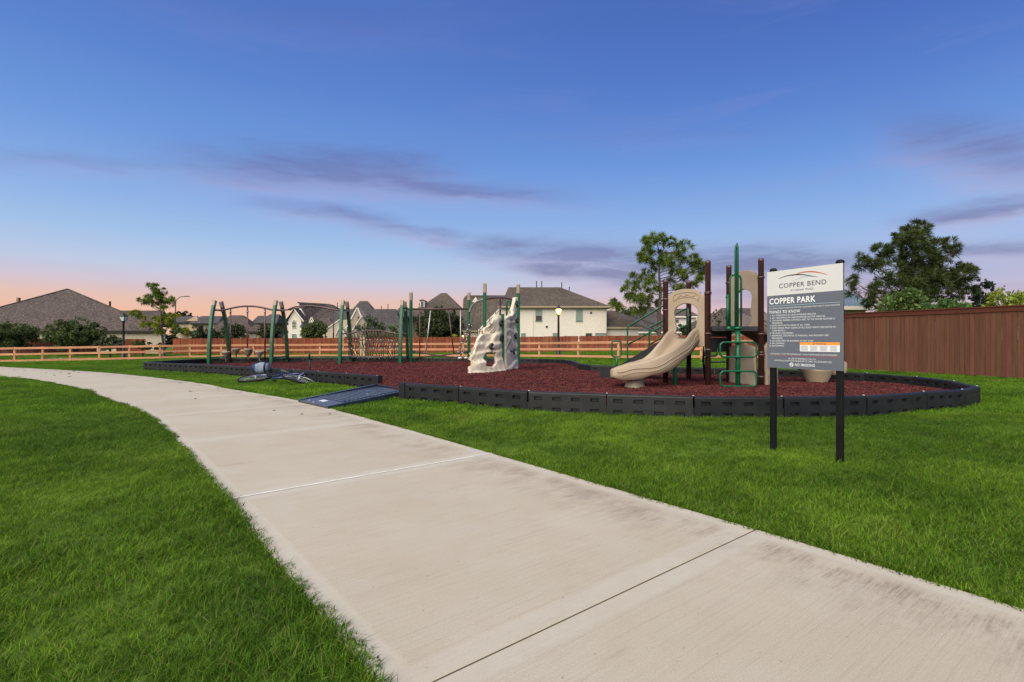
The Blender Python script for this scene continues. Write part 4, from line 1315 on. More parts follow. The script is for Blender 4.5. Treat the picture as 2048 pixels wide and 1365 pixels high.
def make_play():
    root = thing('play_structure', (4.7, 12.2, MZ), 'brown-posted play structure with tan slides, tan arches and green climbing bars', 'playground structure')
    A, Cc, E = Vector((3.68, 12.10, 0)), Vector((4.50, 11.60, 0)), Vector((5.72, 11.60, 0))
    Dd, B = Vector((5.36, 12.48, 0)), Vector((4.62, 13.20, 0))
    R = 0.062
    Zm = MZ
    tops = {'A': (A, 2.60), 'B': (B, 2.70), 'C': (Cc, 2.98), 'D': (Dd, 3.0), 'E': (E, 3.03)}
    clampz = {'A': (2.12, 1.86, 1.25), 'B': (2.1, 1.78, 1.25), 'C': (2.23, 1.29, 0.92, 2.21), 'D': (2.55, 2.2, 1.3, 0.35), 'E': (2.58, 1.28, 0.86, 0.80, 0.30)}
    for k, (p, zt) in tops.items():
        m = MB().lathe((p.x, p.y, 0), [(R, Zm - 0.15), (R, zt - 0.09), (R * 1.08, zt - 0.085), (R * 1.08, zt - 0.05), (R * 0.85, zt - 0.012), (R * 0.4, zt)], 16)
        o = m.build('post', 'post_brown', root)
        for z in clampz[k]:
            MB().lathe((p.x, p.y, z), [(R, -0.022), (R + 0.018, -0.018), (R + 0.018, 0.018), (R, 0.022)], 14).build('clamp', 'post_brown', o)
    # decks
    Z1, Z2 = 1.20, 1.44
    cen = (A + Cc + Dd + B) / 4
    sq = [cen + (q - cen) * 0.97 for q in (A, Cc, Dd, B)]
    MB().prism([q + Vector((0, 0, Z1 - 0.06)) for q in sq], (0, 0, 0.06)).build('deck_plate', 'deck', root)
    tri = [Cc, E, Dd]; ct = (Cc + E + Dd) / 3
    tq = [ct + (q - ct) * 0.96 for q in tri]
    MB().prism([q + Vector((0, 0, Z2 - 0.07)) for q in tq], (0, 0, 0.07)).build('deck_plate', 'deck', root)
    def rail_box(p, q, z, h, mat, name, th=0.045, trim=0.09):
        d = (q - p); L = d.length - 2 * trim; c = (p + q) / 2
        return MB().box((c.x, c.y, z), (L, th, h), math.atan2(d.y, d.x)).build(name, mat, root)
    rail_box(Cc, E, Z2 - 0.035, 0.11, 'deck', 'deck_edge')
    rail_box(Cc, Dd, 1.30, 0.17, 'deck', 'deck_edge')
    rp = rail_box(Cc, Dd, 1.03, 0.34, 'stair_black', 'riser_panel', 0.03)
    rail_box(Dd, E, Z2 - 0.035, 0.11, 'deck', 'deck_edge')
    rail_box(A, Cc, Z1 - 0.05, 0.11, 'deck', 'deck_edge')
    m = MB()
    for i in range(5):
        t = (i + 0.5) / 5; p = Cc.lerp(E, 0.12 + 0.76 * t)
        m.box((p.x, p.y - 0.025, Z2 - 0.04), (0.11, 0.004, 0.018))
    m.build('deck_slots', 'hold', root)
    # slide one with its entry arch
    ang = math.atan2((Cc - A).y, (Cc - A).x)
    mid = (A + Cc) / 2
    arch_panel((mid.x, mid.y), ang, 0.99, 2.34, 0.83, 0.255, 2.00, 'arch_panel', 'plastic_tan', root)
    line1 = [Vector((4.09, 11.90, 1.20)), Vector((3.92, 11.72, 1.09)), Vector((3.70, 11.50, 0.88)), Vector((3.45, 11.35, 0.67)), Vector((3.16, 11.29, 0.50)), Vector((2.86, 11.32, 0.41)), Vector((2.60, 11.40, 0.37)), Vector((2.36, 11.48, 0.34))]
    sl = slide_mesh(line1, 0.25).build('slide', 'plastic_tan', root)
    m = MB()
    for h, off, a, b in ((0.10, 0.340, 0.05, 0.96), (0.02, 0.340, 0.10, 0.9)):
        for s in (-1, 1): slide_groove(m, line1, s, off, 0.010, a, b, h, 0.022, 6)
    m.build('moulded_ridge', 'plastic_tan', sl)
    MB().lathe((2.78, 11.42, 0), [(0.26, Zm - 0.1), (0.25, Zm + 0.02), (0.19, 0.2), (0.23, 0.36)], 18).build('slide_foot', 'plastic_tan', root)
    MB().lathe((3.72, 11.53, 0), [(0.045, Zm - 0.1), (0.045, 0.80)], 12).build('slide_leg', 'green', root)
    # slide two with its arch on the far side
    ang2 = math.atan2((E - Dd).y, (E - Dd).x); mid2 = (Dd + E) / 2
    arch_panel((mid2.x, mid2.y), ang2, 1.40, 2.80, 0.82, 0.235, 2.35, 'arch_panel', 'plastic_tan', root, decor=False)
    line2 = [Vector((5.50, 12.02, 1.45)), Vector((5.80, 12.16, 1.42)), Vector((6.15, 12.36, 1.25)), Vector((6.6, 12.58, 0.98)), Vector((7.1, 12.74, 0.70)), Vector((7.55, 12.84, 0.48)), Vector((7.95, 12.9, 0.38)), Vector((8.3, 12.92, 0.34))]
    sl2 = slide_mesh(line2, 0.36).build('slide', 'plastic_tan', root)
    m = MB()
    for h, off, a, b in ((0.16, 0.340, 0.05, 0.96), (0.06, 0.340, 0.1, 0.9)):
        for s in (-1, 1): slide_groove(m, line2, s, off, 0.010, a, b, h, 0.022, 6)
    m.build('moulded_ridge', 'plastic_tan', sl2)
    MB().lathe((7.72, 12.78, 0), [(0.25, Zm - 0.1), (0.24, Zm + 0.02), (0.24, 0.1), (0.36, 0.36), (0.38, 0.44)], 18).build('slide_foot', 'plastic_tan', root)
    # green loop climber in front of the upper deck
    gx, gy = PX(1473, 11.25), 11.25
    zt = PZ(487, gy)
    m = MB().lathe((gx + 0.03, gy, 0), [(0.052, Zm - 0.1), (0.052, 1.40)], 14); m.build('climber_pole', 'green', root)
    m = MB(); m.tube([(gx - 0.024, gy, 1.36), (gx - 0.024, gy, zt - 0.16), (gx - 0.016, gy, zt - 0.07), (gx + 0.016, gy, zt)], [0.021, 0.021, 0.020, 0.016], 10); m.build('tall_rail', 'green', root)
    m = MB(); m.tube([(gx + 0.026, gy, 1.36), (gx + 0.026, gy, zt - 0.10), (gx + 0.012, gy, zt - 0.02)], [0.024, 0.024, 0.018], 10); m.build('tall_rail', 'green', root)
    def loop(cx_, cy_, z0, z1, w, r, rad, name, mat='green'):
        pts = []
        for (sx, sz, a0) in ((1, 1, 0), (-1, 1, PI / 2), (-1, -1, PI), (1, -1, 1.5 * PI)):
            ox = cx_ + sx * (w / 2 - rad); oz = (z1 - rad) if sz > 0 else (z0 + rad)
            for t in np.linspace(0, PI / 2, 5):
                pts.append((ox + rad * math.cos(a0 + t), cy_, oz + rad * math.sin(a0 + t)))
        return MB().tube(pts, r, 8, closed=True).build(name, mat, root)
    loop(gx, gy - 0.09, PZ(714.5, gy), PZ(685, gy), 0.80, 0.021, 0.085, 'step_loop')
    loop(gx, gy - 0.09, PZ(772.5, gy), PZ(742.5, gy), 0.80, 0.021, 0.085, 'step_loop')
    for z in (PZ(657, gy), PZ(685, gy), PZ(714, gy), PZ(743, gy)):
        MB().lathe((gx + 0.03, gy, z), [(0.05, -0.03), (0.085, -0.025), (0.085, 0.025), (0.05, 0.03)], 12).build('clamp', 'green', root)
    hx = PX(1471, 11.45)
    hw = 0.128
    pts = [(hx - hw, 11.45, 1.45), (hx - hw, 11.45, 2.50)] + [(hx - hw * math.cos(t), 11.45, 2.50 + 0.13 * math.sin(t)) for t in np.linspace(0.3, PI - 0.3, 7)] + [(hx + hw, 11.45, 2.50), (hx + hw, 11.45, 1.45)]
    MB().tube(pts, 0.022, 8).build('grab_hoop', 'green', root)
    MB().lathe((hx - hw - 0.02, 11.5, 0), [(0.032, 1.4), (0.032, 2.18)], 10).build('grab_post', 'green', root)
    MB().box((gx, 11.38, 1.42), (0.34, 0.03, 0.085)).build('mount_plate', 'green', root)
    for s in (-1, 1):
        MB().lathe((0, 0, 0), [(0.014, 0), (0.014, 0.02)], 8).build('bolt', 'steel', root, loc=(gx + s * 0.13, 11.366, 1.42), rot=(PI / 2, 0, 0))
    # grey-tan activity panel below the deck, between the two right-hand posts
    d = E - Dd
    bm = bmesh.new(); g = {}
    for j in range(15):
        for i in range(15):
            u = 0.08 + 0.84 * i / 14; topz = 1.02 + 0.07 * math.sin(PI * i / 14)
            p = Dd + d * u; nrm = Vector((d.y, -d.x, 0)).normalized()
            if nrm.y > 0: nrm = -nrm
            g[i, j] = bm.verts.new(p + nrm * (0.03 + 0.03 * mnoise.noise(Vector((u * 4, j * 0.3, 2)))) + Vector((0, 0, Zm - 0.05 + (topz - Zm) * j / 14)))
    for j in range(14):
        for i in range(14): bm.faces.new((g[i, j], g[i + 1, j], g[i + 1, j + 1], g[i, j + 1]))
    bmesh.ops.recalc_face_normals(bm, faces=bm.faces)
    bmesh.ops.solidify(bm, geom=bm.faces[:], thickness=0.06)
    for f in bm.faces: f.smooth = True
    me = bpy.data.meshes.new('activity_panel'); bm.to_mesh(me); bm.free(); me.materials.append(MATS['rock_grey'])
    ap = put('activity_panel', me, root)
    for u, z in ((0.30, 0.80), (0.45, 0.84), (0.6, 0.79)):
        p = Dd.lerp(E, u) + nrm * 0.06
        MB().lathe((p.x, p.y, z), [(0.01, -0.04), (0.035, -0.02), (0.035, 0.02), (0.01, 0.04)], 8).build('hand_hold', 'hold', ap)
    # small rock climber on the right of the upper deck
    me, _ = rock_panel((5.80, 11.72, Zm), (6.35, 12.25, Zm), [(0, 0.95), (0.3, 1.12), (0.6, 1.16), (1, 1.0)], [], lambda u: 0.3, 2.2, 14, 26, 0.9, 0.08, 0.12)
    me.materials.append(MATS['plastic_tan']); put('rock_panel', me, root)
    # under-deck green bars
    for (p, q) in ((Cc, Dd),):
        dd = (q - p).normalized(); a = p + dd * -0.12 + Vector((-0.05, -0.07, 0)); b = a + dd * 0.70
        pts = [a + Vector((0, 0, 0.99)), a + Vector((0, 0, 0.86)), a + dd * 0.03 + Vector((0, 0, 0.80)), a + dd * 0.09 + Vector((0, 0, 0.77)),
               b - dd * 0.09 + Vector((0, 0, 0.77)), b - dd * 0.03 + Vector((0, 0, 0.80)), b + Vector((0, 0, 0.86)), b + Vector((0, 0, 0.99))]
        MB().tube(pts, 0.021, 8).build('hang_bar', 'green_shaded', root)
    for ox in (0.0, 0.14):
        MB().tube([Vector((4.95 + ox, 13.0, 1.12)), Vector((4.98 + ox, 13.15, 0.6)), Vector((5.12 + ox, 13.35, Zm - 0.05))], 0.03, 8).build('ladder_rail', 'green_shaded', root)
    for t in (0.3, 0.6, 0.85):
        p = Vector((4.95, 13.0, 1.12)).lerp(Vector((5.12, 13.35, Zm)), t)
        MB().tube([p, p + Vector((0.14, 0, 0))], 0.018, 6).build('ladder_rung', 'green_shaded', root)
    MB().tube([Cc + Vector((0, 0.3, 0.60)), Dd + Vector((0, 0.2, 0.60))], 0.02, 6).build('under_bar', 'green_shaded', root)
    # transfer steps up to the lower deck from behind
    outd = Vector((-0.66, 0.75, 0)).normalized(); side = Vector((outd.y, -outd.x, 0))
    m0 = (A + B) / 2
    nst = 5
    for i in range(nst):
        z = Z1 - 0.06 - (i + 1) * 0.165
        p = m0 + outd * (0.16 + 0.30 * i)
        M = Matrix.Rotation(math.atan2(side.y, side.x), 3, 'Z')
        MB().box((p.x, p.y, z), (0.86, 0.32, 0.05), M=M).build('step', 'stair_black', root)
        MB().box((p - outd * 0.15 + Vector((0, 0, z + 0.07)))[:], (0.86, 0.02, 0.15), M=M).build('step_riser', 'stair_black', root)
    pl = m0 + outd * (0.16 + 0.30 * nst + 0.12)
    MB().box((pl.x, pl.y, 0.30), (0.9, 0.62, 0.06), M=M).build('transfer_platform', 'stair_black', root)
    for s in (-1, 1):
        q = [m0 + side * s * 0.45 + outd * 0.02 + Vector((0, 0, Z1 + 0.02)), m0 + side * s * 0.45 + outd * 0.02 + Vector((0, 0, Z1 - 0.34)),
             pl + side * s * 0.45 - outd * 0.3 + Vector((0, 0, 0.12)), pl + side * s * 0.45 + outd * 0.32 + Vector((0, 0, 0.12)), pl + side * s * 0.45 + outd * 0.32 + Vector((0, 0, 0.36)), pl + side * s * 0.45 - outd * 0.25 + Vector((0, 0, 0.42))]
        MB().prism(q, side * s * 0.03).build('stringer', 'stair_black', root)
        for f in (-0.25, 0.25):
            e = pl + side * s * 0.4 + outd * f
            MB().lathe((e.x, e.y, 0), [(0.03, Zm - 0.1), (0.03, 0.3)], 8).build('platform_leg', 'post_brown', root)
        # handrails
        b0 = m0 + side * s * 0.50
        lo = b0 + outd * 1.15
        pts = [lo + Vector((0, 0, 0.40)), lo + Vector((0, 0, 1.42)), lo - outd * 0.05 + Vector((0, 0, 1.50)), b0 + outd * 0.06 + Vector((0, 0, 2.0 if s < 0 else 1.95)), b0 + outd * 0.0 + Vector((0, 0, 1.95)), b0 + Vector((0, 0, 1.2))]
        MB().tube(smooth_line(pts[:3], 3)[:-1] + [Vector(p) for p in pts[2:]], 0.022, 8).build('handrail', 'green', root)
        MB().tube([lo + Vector((0, 0, 1.02)), b0 + Vector((0, 0, 1.55))], 0.020, 8).build('mid_rail', 'green', root)
    # transfer handle
    hp = G(1233, 742, 0.30)
    hp = Vector((PX(1233, pl.y), pl.y, 0))
    z0, z1 = PZ(714, pl.y), PZ(682.5, pl.y)
    MB().lathe((hp.x, hp.y, 0), [(0.032, 0.3), (0.032, z0)], 10).build('handle_post', 'green', root)
    loop(hp.x, hp.y, z0, z1, 0.26, 0.022, 0.07, 'transfer_handle')
    for p, q in ((A, B),):
        pass
make_play()

# ------------------------------------------------------------------ bicycle lying in the grass
def make_bike():
    rear_c = G(512, 757, 0.10); front_c = G(598, 757, 0.13)
    root = thing('bicycle', (rear_c.x, rear_c.y, 0), 'blue bicycle lying on its side in the grass beside the black edging', 'bicycle')
    WB = 1.12; RW = 0.37
    # bike frame coordinates: x forward, y to the left of the rider, z up; rear axle at origin
    ux = (front_c - rear_c); ux.z = 0; ux.normalize()
    tilt = math.radians(8)                                   # how far it still stands off the ground
    upg = Vector((-ux.y, ux.x, 0))                            # away from the camera on the ground
    uz = (upg * math.cos(tilt) + Vector((0, 0, 1)) * math.sin(tilt)).normalized()
    uy = uz.cross(ux).normalized()
    M = Matrix((ux, uy, uz)).transposed()
    S = (front_c - rear_c).length / WB
    o0 = Vector((0, 0, 0.11))
    T = lambda p: o0 + M @ (Vector(p) * S)
    TV = lambda pts: [T(p) for p in pts]
    K = dict(local=True)
    def tb(name, pts, r, mat, par=root, seg=8):
        return MB().tube(TV(pts), r, seg).build(name, mat, par, **K)
    def wheel(c, axis, name):
        c = Vector(c); axis = Vector(axis).normalized()
        e1 = axis.orthogonal().normalized(); e2 = axis.cross(e1)
        ring = lambda r: [T(c + e1 * r * math.cos(a) + e2 * r * math.sin(a)) for a in np.linspace(0, 2 * PI, 40, endpoint=False)]
        w = MB().tube([T(c - axis * 0.05), T(c + axis * 0.05)], 0.022, 10).build(name, 'bike_silver', root, **K)
        MB().tube(ring(RW - 0.022), 0.026, 8, closed=True).build('tyre', 'tyre', w, **K)
        MB().tube(ring(RW - 0.055), 0.014, 6, closed=True).build('rim', 'rim', w, **K)
        m = MB()
        for i in range(28):
            a = 2 * PI * i / 28; b = a + (0.35 if i % 2 else -0.35); s = 0.025 if i % 4 < 2 else -0.025
            m.tube([T(c + axis * s + (e1 * math.cos(b) + e2 * math.sin(b)) * 0.022), T(c + (e1 * math.cos(a) + e2 * math.sin(a)) * (RW - 0.055))], 0.0022, 4)
        m.build('spokes', 'rim', w, **K)
    wheel((0, 0, 0), (0, 1, 0), 'wheel')
    st = math.radians(-32)                                    # bars turned
    fax = Vector((math.sin(-st), math.cos(st), 0.0))
    wheel((WB, 0, 0), (-0.30, 0.95, -0.22), 'wheel')
    bb, st_top, hd_b, hd_t = (0.44, 0, 0.05 - 0.07), (0.27, 0, 0.50), (0.93, 0, 0.42), (0.90, 0, 0.54)
    m = MB()
    m.tube(TV([bb, hd_b]), 0.024, 10); m.tube(TV([st_top, hd_t]), 0.020, 10); m.tube(TV([bb, st_top]), 0.019, 10)
    m.tube(TV([hd_b, hd_t]), 0.023, 10)
    for s in (-1, 1):
        m.tube(TV([(0, s * 0.06, 0), (bb[0] - 0.03, s * 0.035, bb[2])]), 0.011, 8)
        m.tube(TV([(0, s * 0.06, 0), (0.28, s * 0.03, 0.46)]), 0.009, 8)
    fr = m.build('frame', 'bike_blue', root, **K)
    m = MB().tube(TV([(0.5, 0.018, 0.09), (0.86, 0.018, 0.39)]), 0.014, 6); m.build('frame_stripe', 'bike_silver', fr, **K)
    m = MB()
    for s in (-1, 1): m.tube(TV([hd_b, (0.96, s * 0.055, 0.36), (WB, s * 0.06, 0)]), 0.014, 8)
    m.build('fork', 'bike_silver', root, **K)
    # handlebar: one end in the grass, the other standing up
    c = Vector((0.90, 0, 0.62))
    bar = tb('handlebar', [c + Vector((-0.10, 0.10, 0.02)), c, c + Vector((0.02, -0.14, 0.02)), c + Vector((0.0, -0.34, 0.05))], 0.019, 'bike_black')
    tb('stem', [hd_t, c], 0.018, 'bike_black')
    tb('grip', [c + Vector((0.0, -0.30, 0.045)), c + Vector((-0.01, -0.46, 0.065))], 0.030, 'bike_black', bar)
    tb('brake_lever', [c + Vector((0.01, -0.24, 0.03)), c + Vector((0.09, -0.30, 0.02)), c + Vector((0.10, -0.38, 0.02))], 0.010, 'bike_black', bar)
    tb('brake_cable', [c + Vector((0.02, -0.22, 0.03)), c + Vector((0.14, -0.16, -0.02)), c + Vector((0.15, -0.06, -0.15)), hd_b], 0.006, 'bike_black', bar, 5)
    tb('seat_post', [st_top, (0.235, 0, 0.62)], 0.016, 'bike_black')
    m = MB()
    rings = []
    for x, w, h in ((-0.14, 0.075, 0.03), (-0.08, 0.085, 0.035), (0.0, 0.05, 0.03), (0.08, 0.022, 0.025), (0.13, 0.014, 0.018)):
        rings.append([T((0.235 + x, w * math.cos(a), 0.635 + h * math.sin(a))) for a in np.linspace(0, 2 * PI, 10, endpoint=False)])
    m.sweep(rings); m.build('saddle', 'bike_black', root, **K)
    m = MB()
    ring = [T((bb[0] + 0.095 * math.cos(a), -0.045, bb[2] + 0.095 * math.sin(a))) for a in np.linspace(0, 2 * PI, 24, endpoint=False)]
    m.tube(ring, 0.008, 6, closed=True)
    for a in (0.3, 2.4, 4.5): m.tube([T((bb[0], -0.045, bb[2])), T((bb[0] + 0.095 * math.cos(a), -0.045, bb[2] + 0.095 * math.sin(a)))], 0.008, 5)
    m.build('chainring', 'bike_black', root, **K)
    for s, a in ((-1, -1.2), (1, -1.2 + PI)):
        e = Vector((bb[0] + 0.17 * math.cos(a), s * 0.075, bb[2] + 0.17 * math.sin(a)))
        cr = tb('crank', [(bb[0], s * 0.06, bb[2]), e], 0.012, 'bike_black')
        m = MB(); pc = e + Vector((0, s * 0.06, 0))
        m.box(T(pc), (0.09 * S, 0.10 * S, 0.025), M=M); m.build('pedal', 'bike_black', cr, **K)
    m = MB().tube(TV([(0.0, -0.05, 0.04), (0.40, -0.05, 0.075)]), 0.006, 5); m.tube(TV([(0.0, -0.05, -0.04), (0.40, -0.05, -0.11)]), 0.006, 5)
    m.build('chain', 'bike_black', root, **K)
    m = MB()
    for s in (-1, 1):
        m.tube(TV([(0, s * 0.06, 0), (-0.05, s * 0.06, 0.40), (0.24, s * 0.05, 0.42)]), 0.007, 6)
    m.tube(TV([(-0.22, -0.06, 0.40), (-0.22, 0.06, 0.40)]), 0.007, 6)
    m.build('rear_rack', 'bike_black', root, **K)
    # the pannier bag on the rack is a thing of its own
    c = D(524, 739, 15.05)
    c.z = max(c.z, 0.22)
    b = thing('pannier_bag', (c.x, c.y, 0.16), 'grey-blue soft bag tied on the rear rack of the fallen bicycle', 'bag')
    m = MB(); rings = []
    for x in np.linspace(-0.21, 0.21, 9):
        f = 1 - 0.35 * (abs(x) / 0.21) ** 4
        r = []
        for a in np.linspace(0, 2 * PI, 16, endpoint=False):
            n = 1 + 0.28 * mnoise.noise(Vector((x * 9, math.cos(a) * 1.5, math.sin(a) * 1.5)))
            ca, sa = math.cos(a), math.sin(a)
            sq = (abs(ca) ** 4 + abs(sa) ** 4) ** -0.25
            r.append(Vector((x, 0.13 * ca * sq * f * n, 0.16 + 0.15 * sa * sq * f * n + 0.05 * x)))
        rings.append(r)
    m.sweep(rings); m.build('bag_body', 'bag_grey', b, local=True)
    for x in (-0.16, 0.13):
        pts = [Vector((x, 0.15 * math.cos(a), 0.16 + 0.165 * math.sin(a) + 0.05 * x)) for a in np.linspace(0, 2 * PI, 16, endpoint=False)]
        MB().tube(pts, 0.010 if x < 0 else 0.022, 6, closed=True).build('strap', 'bag_blue' if x < 0 else 'bike_black', b, local=True)
    m = MB(); rings = []
    for x in np.linspace(-0.26, -0.17, 4):
        rings.append([Vector((x, 0.11 * math.cos(a), 0.15 + 0.12 * math.sin(a))) for a in np.linspace(0, 2 * PI, 10, endpoint=False)])
    m.sweep(rings); m.build('side_pocket', 'bag_blue', b, local=True)
    m = MB(); m.tube([(-0.05, -0.03, 0.31), (-0.02, -0.04, 0.355), (0.03, -0.03, 0.315)], 0.02, 6); m.build('carry_handle', 'bag_blue', b, local=True)
make_bike()

# ------------------------------------------------------------------ fences
def make_ranch_fence():
    px = [-84, -26, 30, 86, 141, 199, 259, 320, 380, 443, 507, 573, 640, 711, 781, 853, 927, 1002, 1079, 1157, 1237, 1318, 1402, 1490, 1582, 1680]
    kx = [-84, 30, 199, 320, 380, 640, 780, 1079, 1157, 1237, 1402, 1680]
    ky = [37.5, 37.0, 38.0, 39.3, 40.2, 41.5, 40.5, 36.5, 34.0, 31.8, 30.6, 29.6]
    kb = [728, 726, 722.6, 719.2, 717.2, 714.6, 714.4, 716.0, 717.5, 719, 718.5, 718]
    kt = [697, 695, 692.6, 690.4, 689.4, 688.0, 687, 684.8, 683.6, 682.4, 681.0, 680.5]
    P, Zb, Zt = [], [], []
    for p in px:
        Y = float(np.interp(p, kx, ky))
        P.append(Vector((PX(p, Y), Y, 0))); Zb.append(PZ(float(np.interp(p, kx, kb)), Y)); Zt.append(PZ(float(np.interp(p, kx, kt)), Y))
    root = thing('ranch_fence', (P[12].x, P[12].y, Zb[12]), 'three-rail cedar ranch fence running across the lawn behind the playground', 'fence')
    pm = MB().cbox((0, 0, 0.5), (0.14, 0.14, 1.0), 0.008).mesh('post', 'cedar_post')
    rm = MB().box((0.5, 0, 0), (1.0, 0.04, 0.15)).mesh('rail', 'cedar')
    for i, p in enumerate(P):
        d = P[min(i + 1, len(P) - 1)] - P[max(i - 1, 0)]
        put('post', pm, root, loc=(p.x, p.y, Zb[i] - 0.15), rot=(0, 0, math.atan2(d.y, d.x)), scale=(1, 1, Zt[i] - Zb[i] + 0.17))
    for i in range(len(P) - 1):
        a, b = P[i], P[i + 1]; d = b - a; L = d.length
        n = Vector((d.y, -d.x, 0)).normalized() * 0.088
        for f, s in ((0.93, 1.0), (0.55, 0.95), (0.14, 0.92)):
            za = Zb[i] + (Zt[i] - Zb[i]) * f; zb = Zb[i + 1] + (Zt[i + 1] - Zb[i + 1]) * f
            za += 0.012 * (random.random() - 0.5); zb += 0.012 * (random.random() - 0.5)
            put('rail', rm, root, loc=(a.x + n.x, a.y + n.y, za), rot=(0, -math.atan2(zb - za, L), math.atan2(d.y, d.x)), scale=(L * 0.998, 1, s))
make_ranch_fence()

def picket_fence(name, label, pts, h, mat, group=None, w=0.14, trim=None, base=None):
    root = thing(name, (pts[0][0], pts[0][1], zg(*pts[0][:2])), label, 'fence', group)
    m = MB(); tr = MB(); posts = []
    for (ax, ay), (bx, by) in zip(pts, pts[1:]):
        d = Vector((bx - ax, by - ay, 0)); L = d.length; t = d / L; n = Vector((t.y, -t.x, 0)); rz = math.atan2(d.y, d.x)
        k = int(L / w)
        seg = 17
        for i in range(k):
            c = Vector((ax, ay, 0)) + t * (w * (i + 0.5))
            z0 = zg(c.x, c.y); zs = zg(*(Vector((ax, ay, 0)) + t * (w * (i // seg) * seg)).xy)
            top = zs + h + 0.012 * (random.random() - 0.5)
            th = 0.018
            off = n * (0.006 * (random.random() - 0.5))
            ww = w * (0.93 + 0.05 * random.random())
            c = c + off
            hx = t * ww / 2; hn = n * th / 2
            b4 = [c - hx - hn, c + hx - hn, c + hx + hn, c - hx + hn]
            ear = 0.03
            vs = [(p.x, p.y, z0 - 0.1) for p in b4] + [(p.x, p.y, top - ear) for p in b4]
            e4 = [c - hx * 0.6 - hn, c + hx * 0.6 - hn, c + hx * 0.6 + hn, c - hx * 0.6 + hn]
            vs += [(p.x, p.y, top) for p in e4]
            m.add(vs, [(0, 1, 5, 4), (1, 2, 6, 5), (2, 3, 7, 6), (3, 0, 4, 7), (4, 5, 9, 8), (5, 6, 10, 9), (6, 7, 11, 10), (7, 4, 8, 11), (8, 9, 10, 11)])
            if i % seg == 0:
                q = c - n * 0.09
                posts.append((q.x, q.y, z0, rz, top))
        for zf in (0.18, 0.5, 0.85):
            nseg = max(1, int(L / 2.4))
            for s in range(nseg):
                p = Vector((ax, ay, 0)) + t * (L * (s + 0.5) / nseg) - n * 0.04
                put('back_rail', picket_fence.rm, root, loc=(p.x, p.y, zg(p.x, p.y) + h * zf), rot=(0, 0, rz), scale=(L / nseg, 1, 1))
    pk = m.build('pickets', mat, root); pk['kind'] = 'stuff'
    for (x, y, z, rz, top) in posts:
        put('post', picket_fence.pm, root, loc=(x, y, z), rot=(0, 0, rz), scale=(1, 1, top - z - 0.05))
    return root
picket_fence.rm = MB().box((0, 0, 0), (1, 0.04, 0.09)).mesh('back_rail', 'picket')
picket_fence.pm = MB().box((0, 0, 0.5), (0.09, 0.09, 1)).mesh('post', 'picket')
picket_fence('picket_fence', 'long reddish-brown privacy fence in front of the far houses', [(-40.3, 60.0), (-20, 60.0), (8, 60.0), (34, 60.0)], 1.86, 'picket')
picket_fence('picket_fence', 'dark brown privacy fence behind the bushes at the far left house', [(-75, 57.5), (-47.2, 57.5)], 1.80, 'picket_shaded')
picket_fence('picket_fence', 'short reddish-brown fence end beside the unlit lamp post', [(-45.6, 58.2), (-42.2, 58.2)], 1.80, 'picket')

def make_side_fence():
    a, b = Vector((17.4, 10.2, 0)), Vector((11.95, 22.9, 0))
    d = b - a; L = d.length; t = d / L; n = Vector((-t.y, t.x, 0))
    if n.x > 0: n = -n                                   # faces the lawn
    rz = math.atan2(d.y, d.x)
    root = thing('board_fence', a, 'tall dark brown board fence with a capped top at the right of the lawn', 'fence')
    H = 2.18
    bm_ = MB().box((0, 0, 0.5), (1.0, 0.019, 1.0)).mesh('board', 'stain_board')
    x = 0.0; i = 0
    while x < L - 0.1:
        w = random.choice((0.137, 0.137, 0.14, 0.135, 0.134)) * (0.97 + 0.05 * random.random())
        if random.random() < 0.12: w *= 0.75
        c = a + t * (x + w / 2) + n * (0.016 + 0.006 * random.random())
        put('board', bm_, root, loc=(c.x, c.y, 0.0 + 0.02 * random.random()), rot=(0, 0.003 * (random.random() - 0.5), rz + 0.01 * (random.random() - 0.5)), scale=(w - 0.007, 1, H - 0.06))
        x += w; i += 1
    tm = MB().box((0.5, 0, 0), (1, 0.03, 0.14)).mesh('trim_board', 'stain_trim')
    cm = MB().box((0.5, 0, 0), (1, 0.15, 0.038)).mesh('cap_board', 'stain_trim')
    rm = MB().box((0.5, 0, 0), (1, 0.04, 0.09)).mesh('back_rail', 'stain_trim')
    pm = MB().box((0, 0, 0.5), (0.09, 0.09, 1)).mesh('post', 'stain_trim')
    nseg = 6
    for k in range(nseg):
        p = a + t * (L * k / nseg); l = L / nseg
        put('trim_board', tm, root, loc=(p + n * 0.048 + Vector((0, 0, H - 0.095)))[:], rot=(0, 0, rz), scale=(l - 0.003, 1, 1))
        put('cap_board', cm, root, loc=(p + n * 0.015 + Vector((0, 0, H)))[:], rot=(0, 0, rz), scale=(l - 0.003, 1, 1))
        for z in (0.3, 1.1, 1.85):
            put('back_rail', rm, root, loc=(p - n * 0.025 + Vector((0, 0, z)))[:], rot=(0, 0, rz), scale=(l, 1, 1))
        put('post', pm, root, loc=(p - n * 0.09)[:], rot=(0, 0, rz), scale=(1, 1, H - 0.05))
    # return leg at the far end
    for k in range(40):
        c = b + Vector((0.07 + 0.14 * k, 0.0, 0))
        put('board', bm_, root, loc=c[:], scale=(0.136, 1, H - 0.06))
    put('cap_board', cm, root, loc=(b.x + 0.09, b.y, H), scale=(5.5, 1, 1))
make_side_fence()

